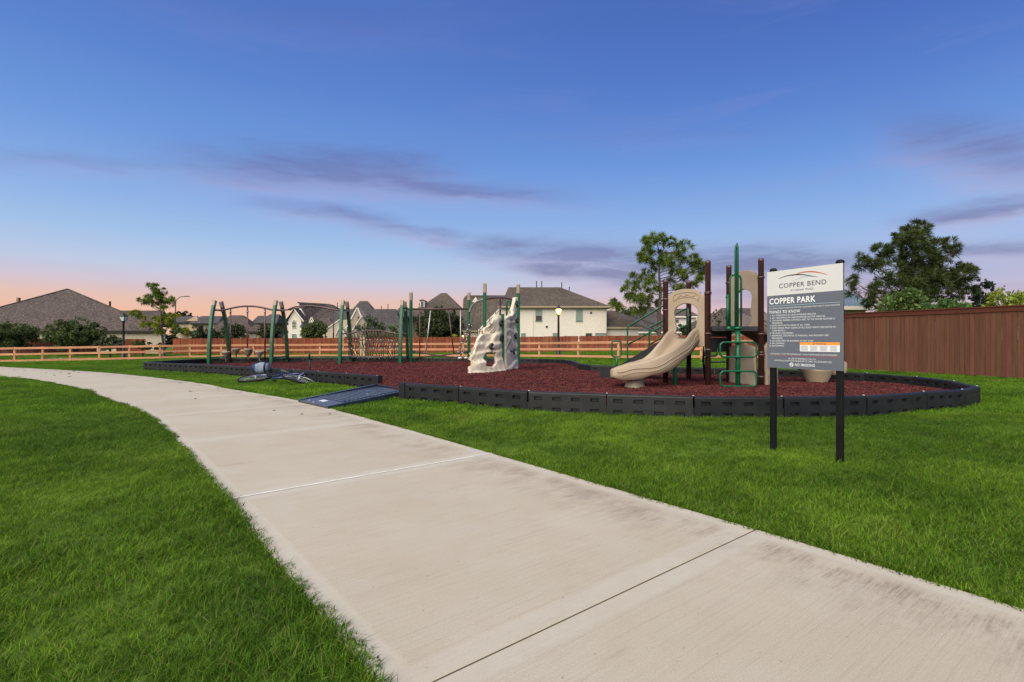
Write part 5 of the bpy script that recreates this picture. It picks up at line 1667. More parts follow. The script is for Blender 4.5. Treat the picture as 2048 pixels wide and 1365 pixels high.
# ------------------------------------------------------------------ lamps
def lantern_lamp(px, y_base, Y, ztop, label, lit):
    x = PX(px, Y); z0 = PZ(y_base, Y)
    root = thing('lamp_post', (x, Y, z0), label, 'street lamp', 'lantern lamp posts on the lawn')
    H = ztop - z0; s = H / 3.9
    MB().lathe((x, Y, z0), [(0.20, -0.1), (0.20, 0.05), (0.16, 0.12), (0.15, 0.55), (0.11, 0.62), (0.095, 0.66), (0.075, 3.05 * s), (0.095, 3.07 * s), (0.095, 3.12 * s), (0.07, 3.16 * s)], 14).build('pole', 'black_metal', root)
    zb = z0 + 3.16 * s
    w0, w1, h = 0.12 * s, 0.215 * s, 0.40 * s
    m = MB()
    vs = [(x + a * w0, Y + b * w0, zb + 0.04) for a, b in ((-1, -1), (1, -1), (1, 1), (-1, 1))] + [(x + a * w1, Y + b * w1, zb + h) for a, b in ((-1, -1), (1, -1), (1, 1), (-1, 1))]
    m.add(vs, [(3, 2, 1, 0), (4, 5, 6, 7), (0, 1, 5, 4), (1, 2, 6, 5), (2, 3, 7, 6), (3, 0, 4, 7)])
    g = m.build('lantern_glass', 'lamp_lit' if lit else 'lamp_glass', root)
    for a, b in ((-1, -1), (1, -1), (1, 1), (-1, 1)):
        MB().tube([(x + a * w0, Y + b * w0, zb + 0.02), (x + a * w1, Y + b * w1, zb + h)], 0.018 * s, 6).build('frame_bar', 'black_metal', root)
    MB().lathe((x, Y, zb), [(0.15 * s, -0.02), (0.17 * s, 0.04)], 12).build('lantern_base', 'black_metal', root)
    MB().lathe((x, Y, zb + h), [(0.30 * s, 0), (0.31 * s, 0.03), (0.20 * s, 0.13 * s), (0.08 * s, 0.22 * s), (0.05 * s, 0.27 * s), (0.065 * s, 0.30 * s), (0.02 * s, 0.38 * s)], 12).build('lantern_roof', 'black_metal', root)
    if lit:
        ld = bpy.data.lights.new('lamp_light', 'POINT'); ld.energy = 55; ld.color = (1.0, 0.72, 0.36); ld.shadow_soft_size = 0.25
        lo = bpy.data.objects.new('lamp_light', ld); COL.objects.link(lo); lo.parent = root; lo.location = Vector((x, Y - 0.4, zb + 0.2)) - root.location
lantern_lamp(247, 718, 42.0, PZ(625.5, 42.0), 'unlit black lantern lamp post behind the fence at the left', False)
lantern_lamp(1117, 714.5, 38.0, PZ(610, 38.0), 'lit black lantern lamp post in front of the big white house', True)

def street_light():
    Y = 72.0; x = PX(351, Y); z0 = zg(x, Y)
    root = thing('street_light', (x, Y, z0), 'tall dark street light with a curved arm behind the young pine', 'street light')
    MB().lathe((x, Y, 0), [(0.10, z0 - 0.2), (0.07, PZ(601, Y))], 10).build('pole', 'black_metal', root)
    MB().tube(smooth_line([D(351, 603, Y), D(355, 598.5, Y), D(361, 594.5, Y), D(370, 593.5, Y)], 5), 0.05, 8).build('arm', 'black_metal', root)
    c = D(374, 593.3, Y)
    MB().box(c, (0.62, 0.2, 0.11)).build('lamp_head', 'black_metal', root)
street_light()
def thin_pole():
    Y = 74.0; x = PX(667, Y)
    root = thing('street_light', (x, Y, zg(x, Y)), 'plain thin dark pole standing behind the back fence by the white house', 'street light')
    MB().lathe((x, Y, 0), [(0.10, zg(x, Y) - 0.2), (0.075, PZ(621, Y))], 8).build('pole', 'black_metal', root)
    MB().lathe((x, Y, PZ(621, Y)), [(0.09, 0), (0.09, 0.08), (0.02, 0.14)], 8).build('pole_cap', 'black_metal', root)
thin_pole()
def stone_pillar():
    Y = 40.6; x0, x1 = PX(723.5, Y), PX(734.5, Y)
    x = (x0 + x1) / 2; z0 = PZ(704, Y) - 0.5
    zt = PZ(673.5, Y)
    root = thing('stone_pillar', (x, Y, z0), 'pale tan stone pillar seen through the rope net', 'pillar')
    MB().box((x, Y - 0.42, (z0 + zt) / 2), (x1 - x0, 0.44, zt - z0)).build('shaft', 'stone_tan', root)
    MB().box((x, Y - 0.42, zt + 0.035), (x1 - x0 + 0.08, 0.52, 0.07)).build('capstone', 'trim_tan', root)
stone_pillar()

# ------------------------------------------------------------------ houses beyond the fences
GZ = -0.60
def roof_block(root, x0, x1, y0, y1, ze, zr, ridge, i0=0.0, i1=0.0, mat='roof_brown', oh=0.4, trim='trim_dark', soffit=True, name='roof'):
    """closed pitched roof; ridge 'x' or 'y'; i0/i1 = hip insets at the two ridge ends (0 = gable)"""
    X0, X1, Y0, Y1 = x0 - oh, x1 + oh, y0 - oh, y1 + oh
    th = 0.20
    if ridge == 'x':
        r0, r1 = Vector((X0 + i0, (Y0 + Y1) / 2, zr)), Vector((X1 - i1, (Y0 + Y1) / 2, zr))
    else:
        r0, r1 = Vector(((X0 + X1) / 2, Y0 + i0, zr)), Vector(((X0 + X1) / 2, Y1 - i1, zr))
    c = [Vector((X0, Y0, ze)), Vector((X1, Y0, ze)), Vector((X1, Y1, ze)), Vector((X0, Y1, ze))]
    lo = [q - Vector((0, 0, th)) for q in c]
    vs = c + [r0, r1] + lo
    if ridge == 'x':
        fs = [(0, 1, 5, 4), (2, 3, 4, 5), (3, 0, 4), (1, 2, 5)]
    else:
        fs = [(1, 2, 5, 4), (3, 0, 4, 5), (0, 1, 4), (2, 3, 5)]
    if ridge == 'y' and i0 == 0:
        fs.pop(2)                                        # open gable: the wall's own triangle shows
        fs += [(6 + i, 6 + (i + 1) % 4, (i + 1) % 4, i) for i in (1, 2, 3)]
    else:
        fs += [(6, 9, 8, 7)] + [(6 + i, 6 + (i + 1) % 4, (i + 1) % 4, i) for i in range(4)]
    o = MB().add(vs, fs).build(name, mat, root)
    e = 0.03
    m = MB()
    if not (ridge == 'y' and i0 == 0): m.box(((X0 + X1) / 2, Y0 - e / 2 - 0.002, ze - th / 2 - 0.02), (X1 - X0 + 2 * e, e, th + 0.05))
    m.box((X0 - e / 2 - 0.002, (Y0 + Y1) / 2, ze - th / 2 - 0.02), (e, Y1 - Y0, th + 0.05))
    m.box((X1 + e / 2 + 0.002, (Y0 + Y1) / 2, ze - th / 2 - 0.02), (e, Y1 - Y0, th + 0.05))
    m.build('fascia', trim, o)
    return o

def wall_block(root, x0, x1, y0, y1, zt, mat, gable_front=None, name='wall'):
    m = MB()
    m.box(((x0 + x1) / 2, (y0 + y1) / 2, (zt + GZ - 0.6) / 2), (x1 - x0, y1 - y0, zt - GZ + 0.6))
    if gable_front:
        gx, gz = gable_front
        m.prism([(x0, y0 - 0.003, zt - 0.002), (x1, y0 - 0.003, zt - 0.002), (gx, y0 - 0.003, gz)], (0, 0.3, 0))
    return m.build(name, mat, root)

def window(root, x, z0, z1, w, y, arched=False, glass='glass_dark', frame='window_frame', sash=True):
    fr = MB(); t = 0.07
    h = z1 - z0
    fr.box((x - w / 2, y - 0.04, (z0 + z1) / 2), (t, 0.10, h)); fr.box((x + w / 2, y - 0.04, (z0 + z1) / 2), (t, 0.10, h))
    fr.box((x, y - 0.041, z0), (w + t * 2, 0.14, t)); fr.box((x, y - 0.041, z1), (w + t, 0.10, t))
    if sash: fr.box((x, y - 0.039, (z0 + z1) / 2), (w, 0.07, 0.05))
    if arched:
        pts = [(x + w / 2 * math.cos(a), y - 0.04, z1 + w / 2 * 0.8 * math.sin(a)) for a in np.linspace(0, PI, 10)]
        fr.tube(pts, 0.05, 6)
        fr.box((x, y - 0.038, (z0 + z1) / 2 + 0.2), (0.05, 0.07, h + 0.4))
    f = fr.build('window', frame, root)
    m = MB()
    if arched:
        pts = [(x - w / 2, y - 0.02, z0), (x + w / 2, y - 0.02, z0)] + [(x + w / 2 * math.cos(a), y - 0.02, z1 + w / 2 * 0.8 * math.sin(a)) for a in np.linspace(0, PI, 10)]
        m.poly(pts)
    else:
        m.box((x, y - 0.01, (z0 + z1) / 2), (w, 0.02, h))
    m.build('pane', glass, f, fix=not arched)
    return f

def gable_trim(root, x0, x1, zt, gx, gz, y, mat='trim_white', w=0.14):
    m = MB()
    for a in (x0, x1):
        p, q = Vector((a, y, zt)), Vector((gx, y, gz))
        d = (q - p).normalized(); n = Vector((-d.z, 0, d.x)) * w * (1 if a < gx else -1)
        m.prism([p - d * 0.3, q + d * 0.02, q + d * 0.02 + n, p - d * 0.3 + n], (0, -0.12, 0))
    return m.build('bargeboard', mat, root)

def vent_pipe(root, px, py0, py1, Y, r=0.06):
    x = PX(px, Y)
    MB().lathe((x, Y, 0), [(r, PZ(py1, Y) - 0.5), (r, PZ(py0, Y)), (r * 1.3, PZ(py0, Y) + 0.05), (r * 1.3, PZ(py0, Y) + 0.12)], 8).build('vent_pipe', 'trim_dark', root)

def house(name, px, Y, label):
    return thing(name, (PX(px, Y), Y, GZ), label, 'house')

def build_houses():
    # --- 1: low wide house with the big hip roof at far left
    Y = 63.0
    r = house('house', 200, Y, 'low pale brick house under one huge brown hip roof at the far left')
    x0, x1 = PX(-160, Y), PX(330, Y)
    ze = PZ(662, Y)
    wall_block(r, x0, x1, Y, Y + 0.12, ze - 0.1, 'brick_cream')
    xr = PX(318, Y + 13)
    MB().prism([(x0, Y + 0.12, GZ - 0.6), (x1, Y + 0.12, GZ - 0.6), (xr, Y + 13, GZ - 0.6), (x0, Y + 13, GZ - 0.6)], (0, 0, ze - 0.1 - GZ + 0.6)).build('wall', 'brick_cream', r)
    ap = Vector((PX(135, 71), 71, PZ(579, 71)))
    X0, X1, Y0, Y1 = x0 - 0.4, x1 + 0.45, Y - 0.4, Y + 21.4
    rd = Vector((PX(215, 74), 74, PZ(608, 74)))
    vs = [Vector((X0, Y0, ze)), Vector((X1, Y0, ze)), Vector((xr + 0.4, Y + 13.4, ze)), Vector((X0, Y + 13.4, ze)), ap]
    vs += [v - Vector((0, 0, 0.2)) for v in vs[:4]]
    roof = MB().add(vs, [(0, 1, 4), (1, 2, 4), (2, 3, 4), (3, 0, 4), (5, 8, 7, 6)] + [(5 + i, 5 + (i + 1) % 4, (i + 1) % 4, i) for i in range(4)]).build('roof', 'roof_brown', r)
    MB().box(((X0 + X1) / 2, Y0 - 0.03, ze - 0.12), (X1 - X0, 0.05, 0.26)).build('fascia', 'trim_dark', roof)
    roof_block(r, PX(190, 74), PX(332, 74), 72, 75, PZ(652, 74), PZ(621.5, 73.5), 'x', 4, 0.3, 'roof_brown')
    MB().tube([ap + (Vector((X1, Y0, ze)) - ap) * f + Vector((0, 0, 0.03)) for f in (0, 0.25, 0.5, 0.75, 1)], 0.10, 6).build('hip_cap', 'roof_brown', roof)
    MB().tube([ap + (Vector((X0, Y0, ze)) - ap) * f + Vector((0, 0, 0.03)) for f in (0, 0.25, 0.5, 0.75, 1)], 0.10, 6).build('hip_cap', 'roof_brown', roof)
    vent_pipe(r, 220, 605, 612, 73, 0.12)
    for px, py in ((110, 641), (272, 645)):
        yy = Y + 3.0 if px < 200 else Y + 2.6
        q = D(px, py, yy); MB().box(q, (0.35, 0.5, 0.25)).build('roof_vent', 'trim_dark', roof)
    window(r, PX(205, Y), PZ(678, Y), PZ(668, Y), 0.7, Y)
    MB().box((PX(258.5, Y), Y - 0.05, PZ(666, Y)), (0.2, 0.12, 0.14)).build('wall_light', 'trim_dark', r)
    MB().box((PX(328.5, Y), Y - 0.05, (PZ(664, Y) + GZ) / 2), (0.10, 0.08, PZ(664, Y) - GZ)).build('downpipe', 'trim_white', r)
    # --- 2: roof peeping out behind it
    Y = 92.0
    r = house('house', 25, Y, 'brown roofed house with a chimney peeping out behind the huge hip roof')
    wall_block(r, PX(-60, Y), PX(85, Y), Y, Y + 14, PZ(640, Y), 'brick_cream')
    roof_block(r, PX(-40, Y), PX(70, Y), Y, Y + 12, PZ(628, Y), PZ(597, Y + 6), 'x', 5.5, 3.8, 'roof_grey')
    roof_block(r, PX(35, Y), PX(75, Y), Y + 6, Y + 14, PZ(620, Y + 10), PZ(602, Y + 10), 'x', 1.8, 1.8, 'roof_grey')
    x = PX(37, Y + 4); MB().box((x, Y + 4, PZ(604, Y + 4)), (0.38, 0.5, PZ(595.5, Y + 4) - PZ(612, Y + 4))).build('chimney', 'brick_brown', r)
    x = PX(16, Y + 1.5); MB().box((x, Y + 2.0, PZ(610, Y + 2.0)), (0.5, 0.5, 0.22)).build('skylight', 'trim_white', r)
    # --- 3: tan stone house with a tower
    Y = 98.0
    r = house('house', 385, Y, 'tan stone house with a small tile-roofed tower beside the street light')
    wall_block(r, PX(345, Y), PX(379, Y), Y, Y + 4, PZ(645, Y), 'stucco_tan')
    roof_block(r, PX(340, Y), PX(379, Y), Y, Y + 4, PZ(645, Y), PZ(633, Y + 2), 'x', 1.0, 0.5, 'roof_grey')
    roof_block(r, PX(350, Y - 2), PX(376, Y - 2), Y - 2.2, Y, PZ(664, Y), PZ(658, Y), 'x', 1.0, 1.0, 'roof_grey', 0.2)
    wall_block(r, PX(377, Y - 1), PX(393.5, Y - 1), Y - 1, Y + 1.5, PZ(643, Y), 'stone_tan')
    roof_block(r, PX(377, Y - 1), PX(394, Y - 1), Y - 1, Y + 1.5, PZ(643, Y), PZ(631.5, Y + 0.25), 'x', 1.15, 1.15, 'roof_tile', 0.35)
    gx0, gx1 = PX(395, Y - 1.5), PX(405, Y - 1.5)
    wall_block(r, gx0, PX(440, Y - 1.5), Y - 1.5, Y + 3, PZ(647, Y), 'stone_tan')
    wall_block(r, PX(405, Y - 1.7), PX(425, Y - 1.7), Y - 1.7, Y + 1, PZ(648, Y), 'brick_brown')
    roof_block(r, PX(395, Y), PX(445, Y), Y - 1.7, Y + 3.5, PZ(647.5, Y), PZ(632.5, Y + 0.9), 'x', 0.6, 1, 'roof_grey')
    for px, z0, z1 in ((383, 652, 647), (398, 653, 646.5), (384, 676, 665), (413, 655, 651)):
        window(r, PX(px, Y - 1.8), PZ(z0, Y - 1.8), PZ(z1, Y - 1.8), 0.42 if z0 < 660 else 0.9, Y - 1.02 if px < 394 else Y - 1.72, arched=True)
    # --- 4: brown roofed house with a steep left gable and half-timbering
    Y = 90.0
    r = house('house', 455, Y, 'house with big brown roofs and a half-timbered white gable behind the first A-frame')
    wall_block(r, PX(418, Y), PX(500, Y), Y, Y + 5, PZ(667, Y), 'brick_brown')
    roof_block(r, PX(414, Y), PX(498, Y), Y + 1, Y + 6, PZ(664, Y), PZ(631, Y + 3.5), 'x', 2.6, 3.2, 'roof_brown')
    roof_block(r, PX(462, Y), PX(512, Y), Y + 6, Y + 10, PZ(655, Y), PZ(632, Y + 8), 'x', 1.2, 2.6, 'roof_grey')
    a, b, p = (PX(424, Y - 1), PZ(668, Y - 1)), (PX(438, Y - 1), PZ(672, Y - 1)), (PX(425, Y - 1), PZ(648, Y - 1))
    MB().prism([(PX(420, Y - 1), Y - 1, GZ), (PX(437, Y - 1), Y - 1, GZ), (PX(437, Y - 1), Y - 1, PZ(669, Y - 1)), (PX(425, Y - 1), Y - 1, PZ(649, Y - 1)), (PX(420, Y - 1), Y - 1, PZ(652, Y - 1))], (0, 1, 0)).build('gable_wall', 'brick_brown', r)
    for px in (426, 431): window(r, PX(px, Y - 1), PZ(664 if px < 430 else 667, Y - 1), PZ(656 if px < 430 else 661, Y - 1), 0.4, Y - 1.0)
    MB().prism([(PX(472, Y - 1), Y - 1, PZ(671, Y)), (PX(494.5, Y - 1), Y - 1, PZ(669, Y)), (PX(473, Y - 1), Y - 1, PZ(649, Y))], (0, 0.5, 0)).build('gable_wall', 'stucco', r)
    m = MB()
    for px in (475, 480, 484.5, 489): m.box((PX(px, Y - 1), Y - 1.03, PZ(665.5, Y)), (0.14, 0.06, 0.8 if px < 487 else 0.4))
    m.box((PX(482, Y - 1), Y - 1.05, PZ(670.5, Y)), (2.3, 0.10, 0.25)); m.build('half_timber', 'trim_dark', r)
    m = MB(); m.prism([(PX(473, Y - 1.1), Y - 1.1, PZ(647, Y)), (PX(496, Y - 1.1), Y - 1.1, PZ(668, Y)), (PX(496, Y - 1.1), Y - 1.1, PZ(671, Y)), (PX(473, Y - 1.1), Y - 1.1, PZ(650, Y))], (0, 0.15, 0)); m.build('bargeboard', 'trim_dark', r)
    m = MB(); m.prism([(PX(436, Y - 1.3), Y - 1.3, PZ(667, Y)), (PX(445, Y - 1.3), Y - 1.3, PZ(660, Y)), (PX(445, Y - 1.3), Y - 1.3, PZ(664, Y)), (PX(436, Y - 1.3), Y - 1.3, PZ(671, Y))], (0, 0.15, 0)); m.build('bargeboard', 'trim_dark', r)
    vent_pipe(r, 449, 624.5, 632, Y + 7.5)
    # --- 5: tan brick house
    Y = 86.0
    r = house('house', 530, Y, 'tan brick house with stepped grey roofs left of the white house')
    wall_block(r, PX(498.5, Y), PX(522, Y), Y, Y + 4, PZ(664, Y), 'brick_brown')
    roof_block(r, PX(496, Y), PX(545, Y), Y, Y + 5, PZ(663.5, Y), PZ(634, Y + 2.5), 'x', 2.4, 0.5, 'roof_brown')
    wall_block(r, PX(519, Y - 1), PX(549, Y - 1), Y - 1, Y + 2.5, PZ(647.5, Y), 'brick_brown')
    roof_block(r, PX(519, Y - 1), PX(551, Y - 1), Y - 1, Y + 3, PZ(647, Y), PZ(629, Y + 1), 'x', 1.2, 0.6, 'roof_grey')
    window(r, PX(508.5, Y), PZ(676, Y), PZ(669, Y), 0.55, Y, glass='blind_green')
    # --- 6: white house with two tall gables
    Y = 80.0
    r = house('house', 590, Y, 'white rendered house with two steep front gables and an arched window')
    gx = PX(588.5, Y)
    x0, x1 = PX(577, Y), PX(602.5, Y)
    wall_block(r, x0, x1, Y, Y + 4, PZ(640, Y), 'stucco', (gx, PZ(619.5, Y)))
    roof_block(r, x0, x1, Y, Y + 8, PZ(640.5, Y), PZ(618, Y), 'y', 0, 3, 'roof_brown', 0.3, 'trim_tan')
    gable_trim(r, x0 - 0.3, x1 + 0.3, PZ(641, Y), gx, PZ(618, Y), Y - 0.32)
    X0, X1 = PX(594, Y + 2), PX(614, Y + 2)
    g2 = (PX(595, Y + 2), PZ(606, Y + 2))
    MB().prism([(PX(586, Y + 2), Y + 2, GZ), (PX(614, Y + 2), Y + 2, GZ), (PX(614, Y + 2), Y + 2, PZ(640, Y + 2)), (PX(595.5, Y + 2), Y + 2, PZ(606.5, Y + 2)), (PX(588, Y + 2), Y + 2, PZ(622, Y + 2))], (0, 0.5, 0)).build('gable_wall', 'stucco', r)
    Yr = Y + 2.3
    rf = MB()
    A_ = [D(594, 604.5, Yr), D(655, 608, Yr + 5), D(668, 615.5, Yr + 4), D(705, 676, Yr), D(630, 676, Yr - 0.2), D(614.5, 641, Yr - 0.2)]
    rf.prism(A_, (0, 3.0, 0)); rf.build('roof', 'roof_brown', r)
    roof_block(r, PX(620, Y), PX(662, Y), Y + 0.5, Y + 7, PZ(658, Y), PZ(636, Y + 3.8), 'x', 0.0, 2.0, 'roof_brown')
    MB().prism([(PX(618, Y + 0.3), Y + 0.3, PZ(645, Y)), (PX(626, Y + 0.3), Y + 0.3, PZ(645, Y)), (PX(622, Y + 0.3), Y + 0.3, PZ(636, Y))], (0, 0.3, 0)).build('dormer_gable', 'stucco', r)
    gable_trim(r, PX(618, Y), PX(626, Y), PZ(645, Y), PX(622, Y), PZ(635, Y), Y + 0.3, w=0.1)
    window(r, PX(588.5, Y), PZ(656.5, Y), PZ(644, Y), 0.62, Y, arched=True, frame='trim_white')
    window(r, PX(588.5, Y), PZ(676, Y), PZ(669, Y), 0.62, Y, glass='blind_green')
    # --- 7: tan brick and stone house with triangular gables
    Y = 77.0
    r = house('house', 715, Y, 'grey-roofed house with stone triangular gables behind the third A-frame')
    wall_block(r, PX(640, Y), PX(800, Y), Y + 1, Y + 6, PZ(668, Y), 'brick_cream')
    MB().prism([(PX(645, Y), Y, GZ), (PX(694, Y), Y, GZ), (PX(694, Y), Y, PZ(640, Y)), (PX(680, Y), Y, PZ(640, Y)), (PX(646, Y), Y, PZ(664, Y))], (0, 1.0, 0)).build('gable_wall', 'brick_cream', r)
    m = MB(); m.prism([(PX(643, Y - .1), Y - .1, PZ(666, Y)), (PX(682, Y - .1), Y - .1, PZ(638.5, Y)), (PX(682, Y - .1), Y - .1, PZ(637, Y)), (PX(643, Y - .1), Y - .1, PZ(664, Y))], (0, -0.1, 0)); m.build('bargeboard', 'trim_white', r)
    roof_block(r, PX(664, Y), PX(745, Y), Y + 4, Y + 9, PZ(650, Y), PZ(602.5, Y + 6.5), 'x', 2.7, 3.0, 'roof_grey')
    roof_block(r, PX(660, Y), PX(800, Y), Y + 1, Y + 6, PZ(668, Y), PZ(618.5, Y + 3.5), 'x', 0.0, 1.8, 'roof_grey')
    roof_block(r, PX(770, Y), PX(806, Y), Y + 5, Y + 8, PZ(630, Y), PZ(612.5, Y + 6.5), 'x', 1.5, 1.2, 'roof_grey')
    x0, x1, gx = PX(700, Y - 1), PX(726, Y - 1), PX(715, Y - 1)
    MB().prism([(x0, Y - 1, PZ(646, Y)), (PX(714, Y - 1), Y - 1, GZ), (PX(722, Y - 1), Y - 1, GZ), (x1, Y - 1, PZ(634, Y)), (gx, Y - 1, PZ(619, Y))], (0, 2.5, 0)).build('gable_wall', 'stone_grey', r)
    gable_trim(r, x0, x1, PZ(645, Y), gx, PZ(617.5, Y), Y - 1.02)
    x0, x1, gx = PX(703, Y - 2), PX(735, Y - 2), PX(723, Y - 2)
    MB().prism([(PX(703, Y - 2), Y - 2, GZ), (PX(733, Y - 2), Y - 2, GZ), (PX(733, Y - 2), Y - 2, PZ(650, Y)), (gx, Y - 2, PZ(636, Y)), (PX(703, Y - 2), Y - 2, PZ(665, Y))], (0, 1.0, 0)).build('gable_wall', 'stone_grey', r)
    m = MB(); m.prism([(PX(702, Y - 2.1), Y - 2.1, PZ(667, Y)), (gx, Y - 2.1, PZ(636, Y)), (gx, Y - 2.1, PZ(634, Y)), (PX(702, Y - 2.1), Y - 2.1, PZ(664.5, Y))], (0, -0.1, 0)); m.build('bargeboard', 'trim_white', r)
    x0, x1, gx = PX(672, Y - 2), PX(690, Y - 2), PX(680, Y - 2)
    MB().prism([(x0, Y - 2, GZ), (x1, Y - 2, GZ), (x1, Y - 2, PZ(671, Y)), (gx, Y - 2, PZ(655, Y)), (x0, Y - 2, PZ(670, Y))], (0, 1.6, 0)).build('gable_wall', 'brick_cream', r)
    gable_trim(r, x0, x1, PZ(671, Y), gx, PZ(654, Y), Y - 2.02)
    m = MB(); x0, x1 = PX(690, Y), PX(702, Y)
    m.prism([(PX(688, Y - 1.5), Y - 1.5, PZ(660, Y)), (PX(703, Y - 1.5), Y - 1.5, PZ(647, Y)), (PX(703, Y - 1.5), Y - 1.5, PZ(645, Y)), (PX(688, Y - 1.5), Y - 1.5, PZ(658, Y))], (0, -0.1, 0)); m.build('bargeboard', 'trim_white', r)
    window(r, PX(717, Y - 1), PZ(640, Y), PZ(634, Y), 0.28, Y - 1.0, sash=False)
    vent_pipe(r, 675, 607.5, 620, Y + 6); vent_pipe(r, 763, 614, 620, Y + 7); vent_pipe(r, 776, 610, 622, Y + 8)
    # --- 8: house with the white dormer
    Y = 84.0
    r = house('house', 875, Y, 'house with a tall grey-brown hip roof and one white dormer behind the dark tree')
    wall_block(r, PX(792, Y), PX(930, Y), Y, Y + 13, PZ(634, Y), 'brick_brown')
    roof_block(r, PX(818, Y), PX(932, Y), Y, Y + 12, PZ(633.5, Y), PZ(586.5, Y + 6), 'x', 4.9, 4.4, 'roof_taupe')
    roof_block(r, PX(795, Y), PX(845, Y), Y - 1, Y + 6, PZ(634, Y), PZ(620, Y + 2.5), 'x', 1.4, 0, 'roof_taupe')
    x = PX(829, Y); roof_block(r, PX(824, Y), PX(834, Y), Y + 4, Y + 7, PZ(618, Y), PZ(606, Y + 5), 'x', 0.8, 0.8, 'roof_taupe', 0.1)
    yd = Y + 1.8
    x0, x1 = PX(839.5, yd), PX(849, yd)
    MB().box(((x0 + x1) / 2, yd + 1.2, (PZ(615, yd) + PZ(602, yd)) / 2), (x1 - x0, 2.4, PZ(602, yd) - PZ(615, yd))).build('dormer', 'stucco', r)
    window(r, (x0 + x1) / 2, PZ(613.5, yd), PZ(604, yd), 0.4, yd)
    m = MB(); n = 8
    pts = [((x0 + x1) / 2 + (x1 - x0) * 0.62 * math.cos(a), yd - 0.15, PZ(602, yd) + 0.22 * math.sin(a)) for a in np.linspace(0, PI, 9)]
    m.prism(pts, (0, 2.6, 0)); m.build('dormer_roof', 'roof_taupe', r)
    # --- 9: big white brick house
    Y = 66.0
    r = house('house', 1110, Y, 'big two-storey white brick house with a brown hip roof and green-blind windows')
    x0, x1 = PX(1003, Y), PX(1213, Y)
    ze = PZ(613.5, Y)
    w = wall_block(r, x0, x1, Y, Y + 13, ze - 0.1, 'brick_white')
    MB().prism([(PX(957, Y), Y, GZ - .5), (x0, Y, GZ - .5), (x0, Y, PZ(613, Y)), (PX(957, Y), Y, PZ(661, Y))], (0, 0.6, 0)).build('gable_wall', 'brick_white', r)
    wall_block(r, PX(929, Y + 1), PX(960, Y + 1), Y + 1, Y + 9, PZ(661, Y), 'brick_white')
    roof_block(r, x0 + 0.3, x1, Y, Y + 13, ze, PZ(575, Y + 6.5), 'x', 1.0, 5.9, 'roof_taupe', 0.45, 'trim_tan')
    MB().prism([D(1012, 614, Y + 3.0), D(1042, 614, Y + 3.0), D(1030, 573, Y + 6)], (0, 1.2, 0)).build('roof_peak', 'roof_taupe', r)
    # catslide roof and its rake on the left
    m = MB()
    m.add([D(925, 661.5, Y + 0.6), D(958, 661.5, Y + 0.6), D(1004, 612, Y + 1.0), D(1012, 592.5, Y + 6), D(933, 592.5, Y + 7), D(927, 600, Y + 7)], [(0, 1, 2, 3, 4, 5)])
    bmo = m.build('catslide_roof', 'roof_taupe', r)
    md = bmo.modifiers.new('thickness', 'SOLIDIFY'); md.thickness = 0.25; md.offset = 0
    m = MB(); m.prism([D(955, 665, Y - 0.1), D(1004, 614.5, Y - 0.1), D(1004, 611, Y - 0.1), D(955, 661.5, Y - 0.1)], (0, 0.9, 0)); m.build('bargeboard', 'trim_white', r)
    MB().box((PX(941, Y + 0.4), Y + 0.3, PZ(662.5, Y)), (2.2, 0.35, 0.14)).build('gutter', 'trim_tan', r)
    m = MB(); m.prism([D(944, 605, Y + 5.5), D(958, 605, Y + 5.5), D(951, 594, Y + 5.5)], (0, 0.3, 0)); m.build('dormer_gable', 'brick_white', r)
    roof_block(r, PX(944, Y + 6), PX(990, Y + 6), Y + 5.8, Y + 9, PZ(606, Y + 6), PZ(592.5, Y + 7), 'x', 0.4, 0.0, 'roof_taupe', 0.1)
    MB().box(((x0 + x1) / 2, Y - 0.52, ze - 0.10), (x1 - x0 + 1.0, 0.10, 0.13)).build('gutter', 'trim_tan', r)
    # downpipe, vents, wall corner
    MB().box((PX(1065, Y), Y - 0.06, (ze + GZ) / 2), (0.09, 0.09, ze - GZ)).build('downpipe', 'trim_white', r)
    for px, py in ((1093.5, 654), (1182, 626)):
        MB().box((PX(px, Y), Y - 0.04, PZ(py, Y)), (0.24, 0.1, 0.24)).build('wall_vent', 'trim_dark', r)
    for px in (1077.5, 1158.5):
        z0, z1 = PZ(643, Y), PZ(620.5, Y)
        f = window(r, PX(px, Y), z0, z1, 0.80, Y, glass='glass_dark')
        dep = 0.53 if px < 1100 else 0.97
        MB().box((PX(px, Y), Y - 0.03, z1 - (z1 - z0) * dep / 2), (0.74, 0.02, (z1 - z0) * dep - 0.06)).build('blind', 'blind_green', f)
    for px, wd, py, gl in ((1046.5, 0.5, 667.5, 'blind_green'), (1111, 0.65, 667, 'blind_green'), (1190.5 + 11, 1.4, 667, 'blind_green'), (1177.5, 0.8, 667, 'glass_dark')):
        window(r, PX(px, Y), GZ + 1.2, PZ(py, Y), wd, Y, glass=gl)
    for px, a, b in ((1073, 564.5, 577), (1083.5, 564.5, 577), (1123.5, 567, 577)): vent_pipe(r, px, a, b, Y + 6.5)
    vent_pipe(r, 1138.5, 576, 590, Y + 5.5)
    # garage wing
    gx0, gx1 = PX(1213.5, Y + 1), PX(1277, Y + 1)
    wall_block(r, gx0, gx1, Y + 1, Y + 9, PZ(655, Y + 1), 'brick_white')
    roof_block(r, gx0 - 1.2, gx1, Y + 1, Y + 9, PZ(654.5, Y + 1), PZ(621.5, Y + 5), 'x', 0.2, 3.1, 'roof_taupe', 0.4, 'trim_tan')
    q = D(925.5, 673.5, Y + 0.4)
    MB().lathe(q, [(0.05, -0.16), (0.13, -0.1), (0.14, 0.08), (0.04, 0.18)], 8).build('porch_light', 'porch_lit', r)
    # --- 10: grey roofs behind the pine
    Y = 95.0
